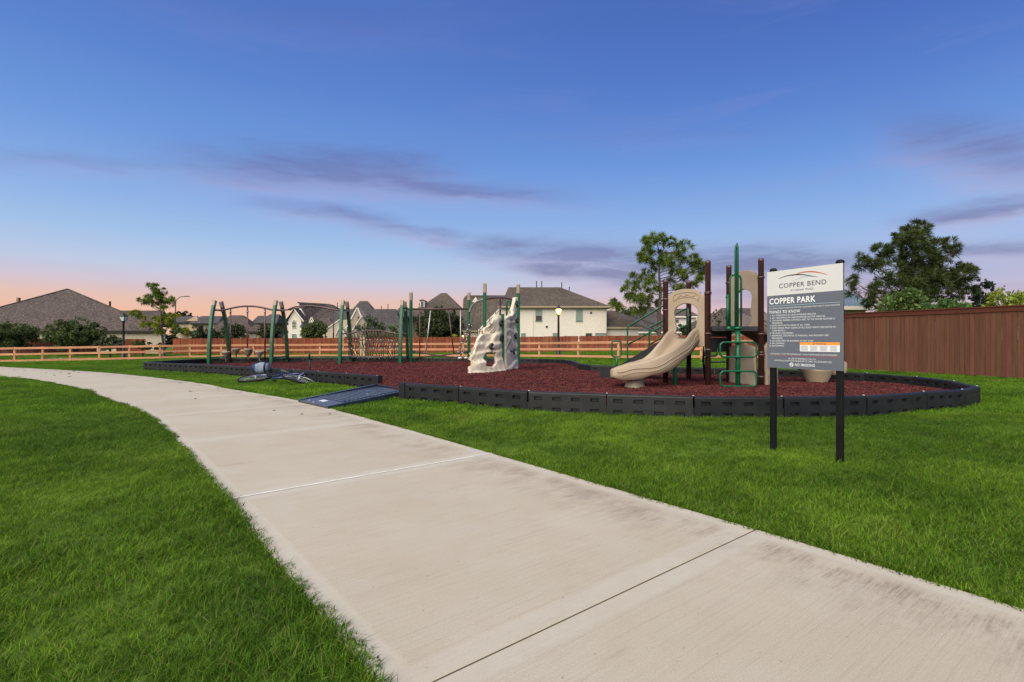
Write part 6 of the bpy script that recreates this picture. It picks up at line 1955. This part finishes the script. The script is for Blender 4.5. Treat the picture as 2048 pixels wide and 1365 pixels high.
    r = house('house', 1255, Y, 'pale house with a slate-grey roof just right of the big white house')
    wall_block(r, PX(1225, Y), PX(1282, Y), Y, Y + 9, PZ(640, Y), 'stucco')
    roof_block(r, PX(1222, Y), PX(1277, Y), Y, Y + 10, PZ(640.5, Y), PZ(622, Y + 5), 'x', 1.5, 3.6, 'roof_grey', 0.4, 'trim_white')
    Y = 82.0
    r = house('house', 1300, Y, 'house with a dark grey-brown hip roof behind the trunk of the big pine')
    wall_block(r, PX(1272, Y), PX(1400, Y), Y, Y + 10, PZ(664, Y), 'stucco')
    roof_block(r, PX(1268, Y), PX(1360, Y), Y, Y + 11, PZ(664, Y), PZ(614, Y + 5.5), 'x', 3.2, 3.2, 'roof_grey', 0.4, 'trim_white')
    wall_block(r, PX(1348, Y + 4), PX(1392, Y + 4), Y + 4, Y + 10, PZ(633, Y + 4), 'stucco')
    roof_block(r, PX(1346, Y + 4), PX(1394, Y + 4), Y + 4, Y + 10, PZ(633, Y + 4), PZ(618, Y + 7), 'x', 1.6, 1.2, 'roof_brown', 0.4, 'trim_white')
    window(r, PX(1354, Y + 4), PZ(645, Y + 4), PZ(640, Y + 4), 0.5, Y + 4)
    window(r, PX(1290, Y), PZ(674, Y), PZ(668, Y), 0.6, Y)
    Y = 76.0
    r = house('house', 1470, Y, 'house with a wide low brown roof seen between the play structure posts')
    wall_block(r, PX(1402, Y), PX(1560, Y), Y, Y + 12, PZ(662, Y), 'stucco_tan')
    roof_block(r, PX(1398, Y), PX(1500, Y), Y, Y + 11, PZ(661, Y), PZ(626, Y + 5.5), 'x', 4.6, 2.0, 'roof_taupe')
    roof_block(r, PX(1462, Y), PX(1580, Y), Y + 1, Y + 12, PZ(656, Y), PZ(616.5, Y + 6.5), 'x', 1.6, 2.0, 'roof_brown')
    Y = 35.0
    r = house('house', 1715, Y, 'low tan house with a blue-grey metal roof behind the board fence')
    ze, zr = PZ(612.5, 33.0), PZ(574.5, 36.8)
    wall_block(r, 21.2, 23.4, 33.4, 40.2, ze - 0.1, 'stucco_tan')
    rf = roof_block(r, 21.1, 23.5, 33.4, 40.2, ze, zr, 'x', 0.0, 0.0, 'roof_metal', 0.4, 'trim_white')
    for i in range(8):
        x = 20.85 + 0.41 * i
        MB().tube([(x, 33.02, ze + 0.02), (x, 36.8, zr + 0.02)], 0.022, 4).build('roof_seam', 'roof_metal', rf)
    MB().tube([(20.7, 36.8, zr + 0.02), (23.9, 36.8, zr + 0.02)], 0.05, 6).build('ridge_cap', 'roof_metal', rf)
build_houses()

# ------------------------------------------------------------------ trees and shrubs
def leaf_cards(m_v, m_f, C, rad, n, size, flat=0.55, gen=rng, aspect=1.7):
    """n small leaf quads in a soft ball of radius rad"""
    d = gen.normal(size=(n, 3)); d /= np.linalg.norm(d, axis=1)[:, None]
    r = rad * gen.random(n) ** 0.42
    P = np.asarray(C) + d * r[:, None] * np.array([1, 1, flat])
    a = gen.normal(size=(n, 3)); a /= np.linalg.norm(a, axis=1)[:, None]
    b = np.cross(a, gen.normal(size=(n, 3))); b /= np.linalg.norm(b, axis=1)[:, None] + 1e-9
    s = size * (0.6 + 0.8 * gen.random(n))
    a *= (s * aspect / 2)[:, None]; b *= (s / 2)[:, None]
    Q = np.stack([P - a, P - b * 0.9, P + a, P + b * 0.9], 1).reshape(-1, 3)
    o = sum(len(x) for x in m_v)
    m_v.append(Q); m_f.append(np.arange(4 * n).reshape(n, 4) + o)

def needle_tuft(m_v, m_f, C, axis, rad, n, w, gen=rng):
    """one pine tuft: n slim blades radiating forwards from C"""
    d = gen.normal(size=(n, 3)); d /= np.linalg.norm(d, axis=1)[:, None]
    d += np.asarray(axis) * 0.75; d /= np.linalg.norm(d, axis=1)[:, None]
    L = rad * (0.7 + 0.5 * gen.random(n))
    b = np.cross(d, gen.normal(size=(n, 3))); b /= np.linalg.norm(b, axis=1)[:, None] + 1e-9
    C = np.asarray(C); S = C + d * (L * 0.08)[:, None]; T = C + d * L[:, None]
    M = C + d * (L * 0.55)[:, None]
    T = T - np.array([0, 0, 1]) * (L * 0.10)[:, None]
    Q = np.stack([S, M - b * w, T, M + b * w], 1).reshape(-1, 3)
    o = sum(len(x) for x in m_v)
    m_v.append(Q); m_f.append(np.arange(4 * n).reshape(n, 4) + o)

def quads_obj(name, m_v, m_f, mat, parent):
    V = np.concatenate(m_v); F = np.concatenate(m_f)
    me = bpy.data.meshes.new(name)
    me.vertices.add(len(V)); me.vertices.foreach_set('co', V.astype(np.float32).reshape(-1))
    me.loops.add(F.size); me.loops.foreach_set('vertex_index', F.astype(np.int32).reshape(-1))
    me.polygons.add(len(F)); me.polygons.foreach_set('loop_start', np.arange(0, F.size, 4, dtype=np.int32))
    me.materials.append(MATS[mat])
    me.update(calc_edges=True)
    return put(name, me, parent)

def broad_tree(name, label, px0, px1, py0, Y, mat='oak', group=None, pyb=None, clumps=38, leaves=120, lsize=0.17, trunk=True, zb=None, depth=None, flat=0.75, seed=1, bark='bark_oak', cat='tree', lobes=None):
    g = np.random.default_rng(seed)
    cx = (px0 + px1) / 2; x = PX(cx, Y); z0 = zg(x, Y) if zb is None else zb
    zt = PZ(py0, Y); zlo = PZ(pyb, Y) if pyb else z0 + 0.25 * (zt - z0)
    rx = (px1 - px0) / 2 / FPX * Y; rz = (zt - zlo) / 2; ry = depth or rx * 0.9
    root = thing(name, (x, Y, z0), label, cat, group)
    mv, mf = [], []; cs = []
    cz = (zt + zlo) / 2
    while len(cs) < clumps:
        d = g.normal(size=3); d /= np.linalg.norm(d)
        r = 0.42 + 0.42 * g.random()
        lump = 1 + 0.22 * mnoise.noise(Vector(d * 1.7) + Vector((seed * 3.1, 0, 0)))
        c = np.array([x + d[0] * rx * r * lump, Y + d[1] * ry * r, cz + d[2] * rz * r * lump])
        cs.append(c)
    cr = 0.36 * min(rx, max(rz, rx * 0.5))
    for c in cs:
        leaf_cards(mv, mf, c, cr * (0.65 + 0.7 * g.random()), int(leaves * (0.6 + 0.8 * g.random())), lsize, flat, g)
    # stray sprigs so that the outline is loose
    for _ in range(clumps):
        d = g.normal(size=3); d /= np.linalg.norm(d)
        if d[2] < -0.5: continue
        c = np.array([x + d[0] * rx * 0.93, Y + d[1] * ry * 0.9, cz + d[2] * rz * 0.93])
        leaf_cards(mv, mf, c, cr * 0.35, max(6, leaves // 9), lsize * 0.9, 1.3, g)
    quads_obj('crown', mv, mf, 'leaf_' + mat, root)
    if trunk:
        m = MB(); r0 = max(0.06, rx * 0.06)
        m.tube([(x, Y, z0 - 0.2), (x + 0.03, Y, z0 + 0.4 * (cz - z0)), (x - 0.04, Y, cz)], [r0 * 1.25, r0, r0 * 0.7], 8)
        for c in cs[:14]:
            s = Vector((x, Y, z0 + (0.45 + 0.4 * g.random()) * (cz - z0)))
            m.tube([s, s.lerp(Vector(c), 0.5) + Vector((0, 0, 0.06 * rx)), Vector(c)], [r0 * 0.45, r0 * 0.3, r0 * 0.12], 5)
        m.build('trunk', bark, root)
    return root

def pine_tree(name, label, Y, pads, conv, trunk_px, mat, depth, tuft, per, w, seed, r0, dens=2.4, group=None, limb=0.3, base=None, mat2=None, ylow=None):
    """pads: foliage masses (photo coordinates through conv); each gets its own depth and its own limb off the trunk"""
    g = np.random.default_rng(seed)
    tp = [conv(*q) for q in trunk_px]
    z0 = base if base is not None else zg(PX(tp[0][0], Y), Y)
    P = [Vector((PX(a, Y), Y, PZ(b, Y))) for a, b in tp]
    P[0].z = z0 - 0.2
    root = thing(name, (P[0].x, Y, z0), label, 'tree', group)
    m = MB(); T = smooth_line(P, 6); n = len(T)
    m.tube(T, [r0 * (1 - 0.85 * i / (n - 1)) for i in range(n)], 10)
    mv, mf = [], []; mv2, mf2 = [], []
    cen = sum((p for p in P), Vector()) / len(P)
    for (a, b, rp) in pads:
        px, py = conv(a, b); r = rp * conv.s / FPX * Y
        x, z = PX(px, Y), PZ(py, Y)
        # depth so that the crown is round in plan
        j = min(range(n), key=lambda i: abs(T[i].z - (z - 0.25 * abs(x - T[i].x))))
        hx = abs(x - T[j].x)
        dy = (g.random() * 2 - 1) * depth * (0.45 + 0.55 * max(0, 1 - hx / (depth * 1.6)))
        k = (Y + dy) / Y
        c = Vector((x, Y + dy, z)); c = Vector((PX(px, Y + dy), Y + dy, PZ(py, Y + dy)))
        low = mat2 is not None and ylow is not None and b > ylow
        V, F = (mv2, mf2) if low else (mv, mf)
        nt = max(4, int(dens * (r / tuft) ** 2))
        for _ in range(nt):
            d = g.normal(size=3); d /= np.linalg.norm(d)
            q = np.array(c) + d * r * (0.25 + 0.75 * g.random() ** 0.6) * np.array([1.05, 1.05, 0.72])
            ax = d * np.array([1, 1, 0.5]) + np.array([0, 0, 0.55])
            needle_tuft(V, F, q, ax, tuft * (0.75 + 0.5 * g.random()), per, w, g)
        s = T[max(0, j - 2)]
        mid = s.lerp(c, 0.55) + Vector((0, 0, -0.10 * (c - s).length + 0.05))
        L = (c - s).length
        rr = min(r0 * 0.5, 0.02 + 0.022 * L) * limb / 0.3
        m.tube([s, mid, c], [rr, rr * 0.7, rr * 0.25], 5)
        for _ in range(2):
            e = c + Vector((g.normal() * r * 0.6, g.normal() * r * 0.6, g.normal() * r * 0.4))
            m.tube([mid.lerp(c, 0.4), e], [rr * 0.4, rr * 0.15], 4)
    m.build('trunk', 'bark_pine', root)
    quads_obj('crown', mv, mf, 'leaf_' + mat, root)
    if mv2: quads_obj('low_branches', mv2, mf2, 'leaf_' + mat2, root)
    return root
class Conv:
    def __init__(s, ox, oy, k): s.ox, s.oy, s.s = ox, oy, 1.0 / k
    def __call__(s, a, b): return s.ox + a * s.s, s.oy + b * s.s

def build_trees():
    c1 = Conv(180, 560, 7.58)
    pine_tree('pine_tree', 'young pine with yellowish lower branches behind the ranch fence', 45.0,
              [(920, 85, 42), (975, 108, 42), (960, 165, 34), (1000, 200, 36), (1110, 170, 50), (1065, 215, 36), (880, 250, 24), (785, 312, 32), (845, 335, 34), (920, 330, 24), (980, 275, 44), (1060, 265, 42), (1130, 280, 46), (1215, 290, 46), (1220, 350, 46), (1150, 360, 46), (1090, 350, 36), (985, 375, 36),
               (1120, 420, 18), (660, 500, 26), (710, 525, 38), (780, 562, 40), (985, 605, 44), (1035, 590, 36), (775, 685, 46), (850, 690, 42), (930, 690, 42), (990, 690, 30), (1150, 560, 42), (1230, 552, 46), (1310, 550, 40), (1190, 640, 46), (1210, 700, 46), (1130, 610, 34), (1300, 740, 44), (1385, 758, 40), (1440, 765, 22), (1060, 800, 44), (1030, 780, 34), (1240, 620, 40)],
              c1, [(1125, 1000), (1100, 860), (1080, 680), (1070, 480), (1045, 260), (985, 130)], 'needle', 1.0, 0.34, 50, 0.022, 5, 0.12, 2.4, limb=0.16, mat2='needle_yellow', ylow=470)
    c2 = Conv(1200, 440, 6.204)
    pine_tree('pine_tree', 'large green pine with open branches behind the slide', 63.0,
              [(700, 215, 60), (655, 260, 50), (580, 265, 55), (545, 300, 40), (860, 285, 60), (1065, 290, 70), (1090, 370, 55), (640, 320, 60), (740, 300, 50), (920, 330, 50), (930, 400, 50), (590, 400, 50), (480, 465, 45), (540, 480, 50), (700, 400, 60), (780, 400, 55), (830, 460, 50), (800, 520, 70), (960, 480, 60), (1050, 510, 55), (620, 540, 50), (620, 640, 65), (860, 560, 70), (720, 560, 60), (930, 570, 55),
               (450, 710, 60), (560, 690, 70), (690, 740, 75), (620, 800, 70), (530, 780, 60), (400, 790, 45), (320, 870, 45), (350, 940, 40), (460, 850, 55), (400, 960, 50), (520, 930, 55), (640, 1000, 60), (560, 1060, 60), (700, 880, 50), (440, 1130, 60), (500, 1150, 50), (1110, 640, 60), (1230, 625, 50), (1285, 560, 35), (1225, 760, 45), (1270, 710, 35), (960, 830, 65), (1020, 850, 60), (1150, 820, 45), (1150, 460, 20), (1160, 545, 28), (1205, 530, 20), (900, 660, 55), (1000, 640, 50), (880, 770, 30), (150, 1010, 42), (190, 1070, 45), (260, 1105, 26), (720, 1030, 40), (470, 1000, 40), (640, 880, 50), (1040, 720, 30)],
              c2, [(735, 1500), (735, 1150), (750, 900), (735, 700), (735, 450), (700, 250)], 'needle', 2.6, 0.70, 72, 0.031, 11, 0.26, 3.3, limb=0.14)
    c3 = Conv(1640, 430, 3.9)
    pine_tree('pine_tree', 'broad dark green pine leaning over the board fence at the right', 29.0,
              [(740, 105, 60), (690, 130, 50), (800, 125, 55), (620, 190, 65), (700, 190, 70), (790, 190, 65), (850, 220, 50), (590, 260, 60), (660, 260, 60), (480, 280, 60), (540, 320, 60), (700, 300, 60), (780, 270, 60), (830, 300, 55), (990, 225, 38), (1015, 205, 24), (1075, 265, 32), (960, 270, 38), (1020, 320, 40), (900, 310, 45), (350, 345, 50), (420, 385, 58), (330, 400, 32), (480, 420, 45), (580, 400, 50), (640, 380, 50), (760, 400, 75), (840, 370, 65), (920, 350, 55), (960, 390, 60), (690, 460, 70), (780, 470, 80), (880, 460, 80), (970, 450, 75), (1080, 430, 70), (1150, 430, 50), (1180, 440, 24), (600, 480, 45), (480, 520, 50), (430, 560, 45), (560, 540, 50), (640, 540, 60), (720, 560, 75), (820, 550, 80), (920, 550, 80), (1020, 540, 80), (1120, 520, 65), (1160, 590, 45), (1080, 620, 55), (960, 640, 65), (860, 630, 60), (250, 515, 42), (315, 555, 45), (270, 605, 42), (380, 590, 45), (400, 640, 45), (480, 640, 55), (380, 690, 45), (600, 640, 55), (720, 650, 55), (440, 720, 40), (780, 640, 55)],
              c3, [(720, 1250), (720, 900), (715, 650), (720, 400), (735, 220), (740, 110)], 'needle_dark', 1.7, 0.36, 64, 0.0155, 17, 0.20, 6.5, base=0.0, limb=0.12)
    # shrubs and trees behind the board fence
    broad_tree('shrub', 'pale green feathery shrub rising over the board fence below the dark pine', 1762, 1850, 575, 24.0, 'shrub', None, 650, 30, 110, 0.10, zb=0.0, flat=1.0, seed=21, cat='shrub')
    broad_tree('vine_hedge', 'bright green vine mass spilling over the top of the board fence', 1835, 1945, 597, 21.0, 'vine', None, 650, 34, 130, 0.085, zb=0.0, depth=0.7, flat=0.9, seed=22, cat='hedge')
    broad_tree('shrub', 'yellow-green loose shrub behind the board fence at the right edge', 1978, 2052, 571, 22.0, 'lime', None, 660, 30, 70, 0.09, zb=0.0, flat=1.0, seed=23, cat='shrub')
    broad_tree('shrub', 'thin yellow-green sapling beside the yellow shrub, cut by the right edge', 2030, 2095, 575, 22.5, 'lime', None, 650, 14, 34, 0.08, zb=0.0, flat=1.2, seed=24, cat='shrub')
    broad_tree('tree', 'far dark round tree between the dark pine and the yellow shrub', 1938, 1985, 557, 60.0, 'far', None, 640, 26, 130, 0.22, flat=0.7, seed=25)
    # oaks and bushes along the far fences
    oaks = [('oak_tree', 'large round oak at the left edge behind the ranch fence', -25, 80, 640, 54.0, 'oak', 702, 60, 230, 0.12),
            ('oak_tree', 'widest round oak in front of the hip-roofed house', 97, 206, 636, 54.5, 'oak', 701, 66, 230, 0.12),
            ('bush', 'low grey-green bush left of the unlit lamp post', 190, 250, 670, 50.0, 'oak_grey', 706, 24, 120, 0.12),
            ('bush', 'low bush right of the unlit lamp post under the brown fence end', 264, 306, 678, 52.0, 'oak', 703, 18, 100, 0.12),
            ('bush', 'small dark bush at the foot of the young pine', 304, 332, 686, 53.0, 'oak_dark', 704, 14, 90, 0.11),
            ('oak_tree', 'dark small oak between the young pine and the street light', 331, 366, 655, 70.0, 'oak_dark', 700, 22, 120, 0.16),
            ('oak_tree', 'small oak in front of the tan stone house', 381, 412, 648, 72.0, 'oak_grey', 690, 22, 110, 0.16),
            ('oak_tree', 'small darker oak just left of the first A-frame', 405, 440, 656, 74.0, 'oak_dark', 690, 18, 100, 0.16),
            ('oak_tree', 'dense oak seen between the first two sliding poles', 444, 492, 645, 74.0, 'oak_dark', 690, 26, 140, 0.17),
            ('oak_tree', 'dense oak seen behind the second A-frame', 515, 562, 646, 73.0, 'oak_dark', 690, 26, 140, 0.17),
            ('oak_tree', 'rounded oak standing in front of the white gabled house', 600, 654, 638, 70.0, 'oak', 690, 30, 150, 0.17),
            ('oak_tree', 'grey-green oak over the rope net in front of the stone gables', 712, 772, 634, 70.0, 'oak_grey', 690, 28, 130, 0.17),
            ('bush', 'yellowish bush behind the right end of the rope net', 764, 804, 645, 68.0, 'shrub', 695, 20, 80, 0.14),
            ('live_oak', 'big dark evergreen filling the space under the plain top bar', 826, 930, 612, 67.0, 'oak_dark', 694, 60, 190, 0.20),
            ('bush', 'bright yellow-green bush poking over the back fence beside the porch light', 900, 918, 668.5, 62.5, 'lime', 690, 10, 60, 0.12),
            ('bush', 'small grey-green tree seen through the opening of the slide arch', 1355, 1376, 644, 70.0, 'oak_grey', 690, 14, 70, 0.15)]
    for i, (nm, lb, a, b, t, Y, mt, pb, cl, lv, ls) in enumerate(oaks):
        broad_tree(nm, lb, a, b, t, Y, mt, None, pb, cl, lv, ls, seed=40 + i, cat='bush' if nm == 'bush' else 'tree')
    far = [(347, 387, 621.5, 150.0, 'far dark trees on the skyline right of the street light arm'), (1236, 1300, 618, 120.0, 'far dark tree crown below the left branches of the big pine')]
    for i, (a, b, t, Y, lb) in enumerate(far):
        broad_tree('far_tree', lb, a, b, t, Y, 'far', None, 650, 26, 90, 0.40, seed=80 + i)
    # sparse young trees between the play structure posts
    for i, (a, b, t, lb) in enumerate(((1424, 1442, 618, 'sparse young tree seen between the tall brown posts'), (1446, 1462, 622, 'thinner sparse sapling right beside the green climber'))):
        broad_tree('young_tree', lb, a, b, t, 70.0, 'oak_dark', None, 668, 11, 9, 0.16, seed=90 + i, flat=1.2)
build_trees()

# ------------------------------------------------------------------ grass, mulch chips, litter (real blades, scattered as one mass each)
def in_poly(P, poly):
    x, y = P[:, 0], P[:, 1]; c = np.zeros(len(P), bool); m = len(poly)
    for i in range(m):
        (x0, y0), (x1, y1) = poly[i], poly[(i + 1) % m]
        if y0 == y1: continue
        t = ((y0 > y) != (y1 > y)) & (x < (x1 - x0) * (y - y0) / (y1 - y0) + x0)
        c ^= t
    return c

TUFTS = bpy.data.collections.new('grass_tufts')
def tuft(name, n, rad, hmin, hmax, w, lean, seed, segs=3, mat='grass'):
    g = np.random.default_rng(seed); vs, fs = [], []
    for _ in range(n):
        a = g.random() * 2 * PI; r = rad * math.sqrt(g.random())
        bx, by = r * math.cos(a), r * math.sin(a)
        d = g.random() * 2 * PI; ln = lean * (0.3 + g.random()); h = hmin + (hmax - hmin) * g.random() ** 1.3
        dx, dy = math.cos(d), math.sin(d); tw = d + PI / 2 + (g.random() - 0.5) * 1.2
        wx, wy = math.cos(tw), math.sin(tw); ww = w * (0.7 + 0.6 * g.random())
        o = len(vs)
        for s in range(segs + 1):
            t = s / segs
            k = ln * h * t * t * 1.3
            z = h * (t - 0.28 * ln * t * t)
            wd = ww * (1 - t ** 1.6) * 0.5
            px, py = bx + dx * k, by + dy * k
            if s == segs: vs.append((px, py, z))
            else: vs += [(px - wx * wd, py - wy * wd, z), (px + wx * wd, py + wy * wd, z)]
        for s in range(segs - 1):
            fs.append((o + 2 * s, o + 2 * s + 1, o + 2 * s + 3, o + 2 * s + 2))
        fs.append((o + 2 * segs - 2, o + 2 * segs - 1, o + 2 * segs))
    me = bpy.data.meshes.new(name); me.from_pydata(vs, [], fs); me.materials.append(MATS[mat])
    me.polygons.foreach_set('use_smooth', [True] * len(fs))
    ob = bpy.data.objects.new(name, me); return ob

def scatter_tree(name, coll):
    nt = bpy.data.node_groups.new(name, 'GeometryNodeTree')
    nt.interface.new_socket('Geometry', in_out='INPUT', socket_type='NodeSocketGeometry')
    nt.interface.new_socket('Geometry', in_out='OUTPUT', socket_type='NodeSocketGeometry')
    N = nt.nodes; L = nt.links
    gi, go = N.new('NodeGroupInput'), N.new('NodeGroupOutput')
    ci = N.new('GeometryNodeCollectionInfo'); ci.inputs['Collection'].default_value = coll
    ci.inputs['Separate Children'].default_value = True; ci.inputs['Reset Children'].default_value = True
    iop = N.new('GeometryNodeInstanceOnPoints'); iop.inputs['Pick Instance'].default_value = True
    def attr(n, typ):
        a = N.new('GeometryNodeInputNamedAttribute'); a.data_type = typ; a.inputs['Name'].default_value = n
        return next(o for o in a.outputs if o.enabled and o.name == 'Attribute')
    L.new(gi.outputs[0], iop.inputs['Points']); L.new(ci.outputs[0], iop.inputs['Instance'])
    L.new(attr('pick', 'INT'), iop.inputs['Instance Index'])
    L.new(attr('rot', 'FLOAT_VECTOR'), iop.inputs['Rotation'])
    L.new(attr('scl', 'FLOAT_VECTOR'), iop.inputs['Scale'])
    L.new(iop.outputs[0], go.inputs[0])
    return nt

def scatter(name, P, pick, rot, scl, coll):
    me = bpy.data.meshes.new(name)
    me.vertices.add(len(P)); me.vertices.foreach_set('co', P.astype(np.float32).reshape(-1))
    a = me.attributes.new('pick', 'INT', 'POINT'); a.data.foreach_set('value', pick.astype(np.int32))
    for nm, v in (('rot', rot), ('scl', scl)):
        a = me.attributes.new(nm, 'FLOAT_VECTOR', 'POINT'); a.data.foreach_set('vector', v.astype(np.float32).reshape(-1))
    me.update()
    o = bpy.data.objects.new(name, me); COL.objects.link(o)
    md = o.modifiers.new('scatter', 'NODES'); md.node_group = scatter_tree(name + '_scatter', coll)
    return o

def make_grass():
    g = np.random.default_rng(3)
    zones = []      # name prefix, (ymin, ymax), density, params
    for i in range(4): TUFTS.objects.link(tuft('blades_a%d' % i, 22, 0.055, 0.020, 0.058, 0.0034, 0.95, 10 + i))
    for i in range(3): TUFTS.objects.link(tuft('blades_b%d' % i, 34, 0.095, 0.025, 0.062, 0.0058, 0.85, 20 + i, 2))
    for i in range(3): TUFTS.objects.link(tuft('blades_c%d' % i, 40, 0.22, 0.03, 0.07, 0.014, 0.7, 30 + i, 2))
    TUFTS.objects.link(tuft('blades_d0', 3, 0.03, 0.06, 0.13, 0.0036, 1.2, 41))
    for i in range(2): TUFTS.objects.link(tuft('blades_e%d' % i, 18, 0.040, 0.018, 0.046, 0.0062, 0.9, 50 + i))
    def pts(x0, x1, y0, y1, dens):
        n = int((x1 - x0) * (y1 - y0) * dens)
        return np.stack([x0 + (x1 - x0) * g.random(n), y0 + (y1 - y0) * g.random(n)], 1)
    A = []
    for (y0, y1, dens, lo, hi) in ((0.9, 2.6, 760, 0, 4), (2.6, 5.0, 680, 0, 4), (5.0, 8.0, 430, 0, 4), (8.0, 14, 170, 4, 7), (14, 24, 80, 4, 7), (24, 40, 22, 7, 10), (40, 60, 11, 7, 10)):
        xm = y1 * 1.06 + 1.5
        P = pts(-xm, xm, y0, y1, dens)
        P = P[np.abs(P[:, 0]) < P[:, 1] * 1.06 + 1.5]
        A.append((P, lo, hi))
    # taller stray blades and runners in the foreground
    P = pts(-8, 10, 1.0, 8, 7); A.append((P[np.abs(P[:, 0]) < P[:, 1] * 1.06 + 1.0], 10, 11))
    E = []
    for line, sg, inn, cnt in ((path_right, -1, 0.004, 4), (path_left, 1, 0.022, 7)):      # ragged fringe overgrowing the slab edges
        for p, n in zip(line, path_n):
            if p.y > 15 or p.y < 0.6 or abs(p.x) > p.y * 1.06 + 1.5: continue
            rag = 0.5 + mnoise.noise(Vector((p.x * 2.3, p.y * 2.3, 8.1))) + 0.6 * mnoise.noise(Vector((p.x * 7, p.y * 7, 2.1)))
            for _ in range(cnt):
                q = p + n * sg * (0.055 * g.random() - inn * max(0, min(1.3, rag))); t = 0.05 * g.normal()
                E.append((q.x + t * n.y, q.y - t * n.x))
    E = np.array(E)
    bed = BED_POLY
    rp = [(p.x, p.y) for p in RAMP]
    allP, pick, sc = [], [], []
    A.append((E, 11, 13))
    for P, lo, hi in A:
        keep = (np.ones(len(P), bool) if P is E else ~in_poly(P, PATH_POLY)) & ~in_poly(P, bed) & ~in_poly(P, rp)
        keep &= ~((P[:, 1] > 36.6) & (P[:, 1] < 38.6) & (P[:, 0] < -24))
        P = P[keep]
        allP.append(P); pick.append(g.integers(lo, hi, len(P)))
        # patchy growth: height varies over the lawn
        h = np.array([mnoise.noise(Vector((x * 0.8, y * 0.8, 0.3))) for x, y in P]) if len(P) else np.zeros(0)
        h2 = np.array([mnoise.noise(Vector((x * 3.1, y * 3.1, 5.3))) for x, y in P]) if len(P) else np.zeros(0)
        sc.append(1.0 + 0.28 * h + 0.30 * h2 + 0.25 * (g.random(len(P)) - 0.5))
    P = np.concatenate(allP); pick = np.concatenate(pick); s = np.clip(np.concatenate(sc), 0.45, 1.8)
    Z = np.array([zg(x, y) for x, y in P]) - 0.018
    P3 = np.column_stack([P, Z])
    rot = np.column_stack([0.18 * g.normal(size=len(P)), 0.18 * g.normal(size=len(P)), g.random(len(P)) * 2 * PI])
    scl = np.column_stack([s * 1.05, s * 1.05, s])
    o = scatter('grass', P3, pick, rot, scl, TUFTS)
    tag(o, kind='stuff')
make_grass()

def make_chips():
    g = np.random.default_rng(8)
    coll = bpy.data.collections.new('mulch_chips')
    for i in range(5):
        m = MB()
        L, W, H = 0.028 + 0.020 * g.random(), 0.009 + 0.007 * g.random(), 0.010 + 0.005 * g.random()
        vs = [Vector((sx * L / 2 * (0.7 + 0.5 * g.random()), sy * W / 2 * (0.6 + 0.6 * g.random()), sz * H / 2 * (0.6 + 0.6 * g.random()))) for sz in (-1, 1) for (sx, sy) in ((-1, -1), (1, -1), (1, 1), (-1, 1))]
        m.add(vs, [(3, 2, 1, 0), (4, 5, 6, 7), (0, 1, 5, 4), (1, 2, 6, 5), (2, 3, 7, 6), (3, 0, 4, 7)])
        coll.objects.link(bpy.data.objects.new('chip%d' % i, m.mesh('chip%d' % i, 'mulch_chip')))
    xs = [p[0] for p in BED_POLY]; ys = [p[1] for p in BED_POLY]
    Ps, sz = [], []
    for y0, y1, dens, k in ((min(ys), 12.5, 1200, 1.0), (12.5, 17, 650, 1.2), (17, max(ys), 300, 1.5)):
        n = int((max(xs) - min(xs)) * (y1 - y0) * dens)
        P = np.stack([min(xs) + (max(xs) - min(xs)) * g.random(n), y0 + (y1 - y0) * g.random(n)], 1)
        P = P[in_poly(P, BED_POLY)]
        Ps.append(P); sz.append(np.full(len(P), k))
    P = np.concatenate(Ps); k = np.concatenate(sz)
    Z = np.array([bedz(x, y) for x, y in P]) + 0.002 + 0.012 * g.random(len(P))
    n = len(P)
    rot = np.column_stack([0.45 * g.normal(size=n), 0.45 * g.normal(size=n), g.random(n) * 2 * PI])
    s = k * (0.6 + 0.8 * g.random(n))
    o = scatter('mulch_chips', np.column_stack([P, Z]), g.integers(0, 5, n), rot, np.column_stack([s, s, s]), coll)
    tag(o, kind='stuff')
make_chips()

def make_litter():
    spots = [(28, 741), (49, 742), (92, 746), (109, 751.5), (122, 745.5), (138, 748), (139.5, 754), (148, 743), (157, 745.7), (360, 766.5), (436, 777), (381, 783.2), (390.5, 798.2), (323.5, 871.8), (355.5, 874), (548, 821.2), (604, 828.5), (659, 828.5), (280, 839)]
    group = 'dead leaves scattered on the path'
    m = MB()
    prof = [(-0.5, 0), (-0.25, 0.22), (0.1, 0.28), (0.5, 0), (0.1, -0.26), (-0.25, -0.2)]
    vs = [(x, y, 0.10 * abs(y) * 2 + 0.05 * x * x) for x, y in prof] + [(0, 0, 0.0)]
    vs2 = [(x, y, z + 0.03) for x, y, z in vs]
    m.add(vs, [(i, (i + 1) % 6, 6) for i in range(6)]); m.add(vs2, [((i + 1) % 6, i, 6) for i in range(6)])
    me = m.mesh('dead_leaf', 'dead_leaf', fix=False)
    for px, py in spots:
        p = G(px, py, 0.004)
        s = (0.05 + 0.025 * random.random()) * min(1.6, 0.6 + p.y / 14)
        o = put('dead_leaf', me, None, loc=(p.x, p.y, 0.004), rot=(0.2 * random.random(), 0.2 * random.random(), random.random() * 6.28), scale=(s, s, s))
        tag(o, 'small dry brown leaf lying on the concrete path', 'leaf', group)
make_litter()
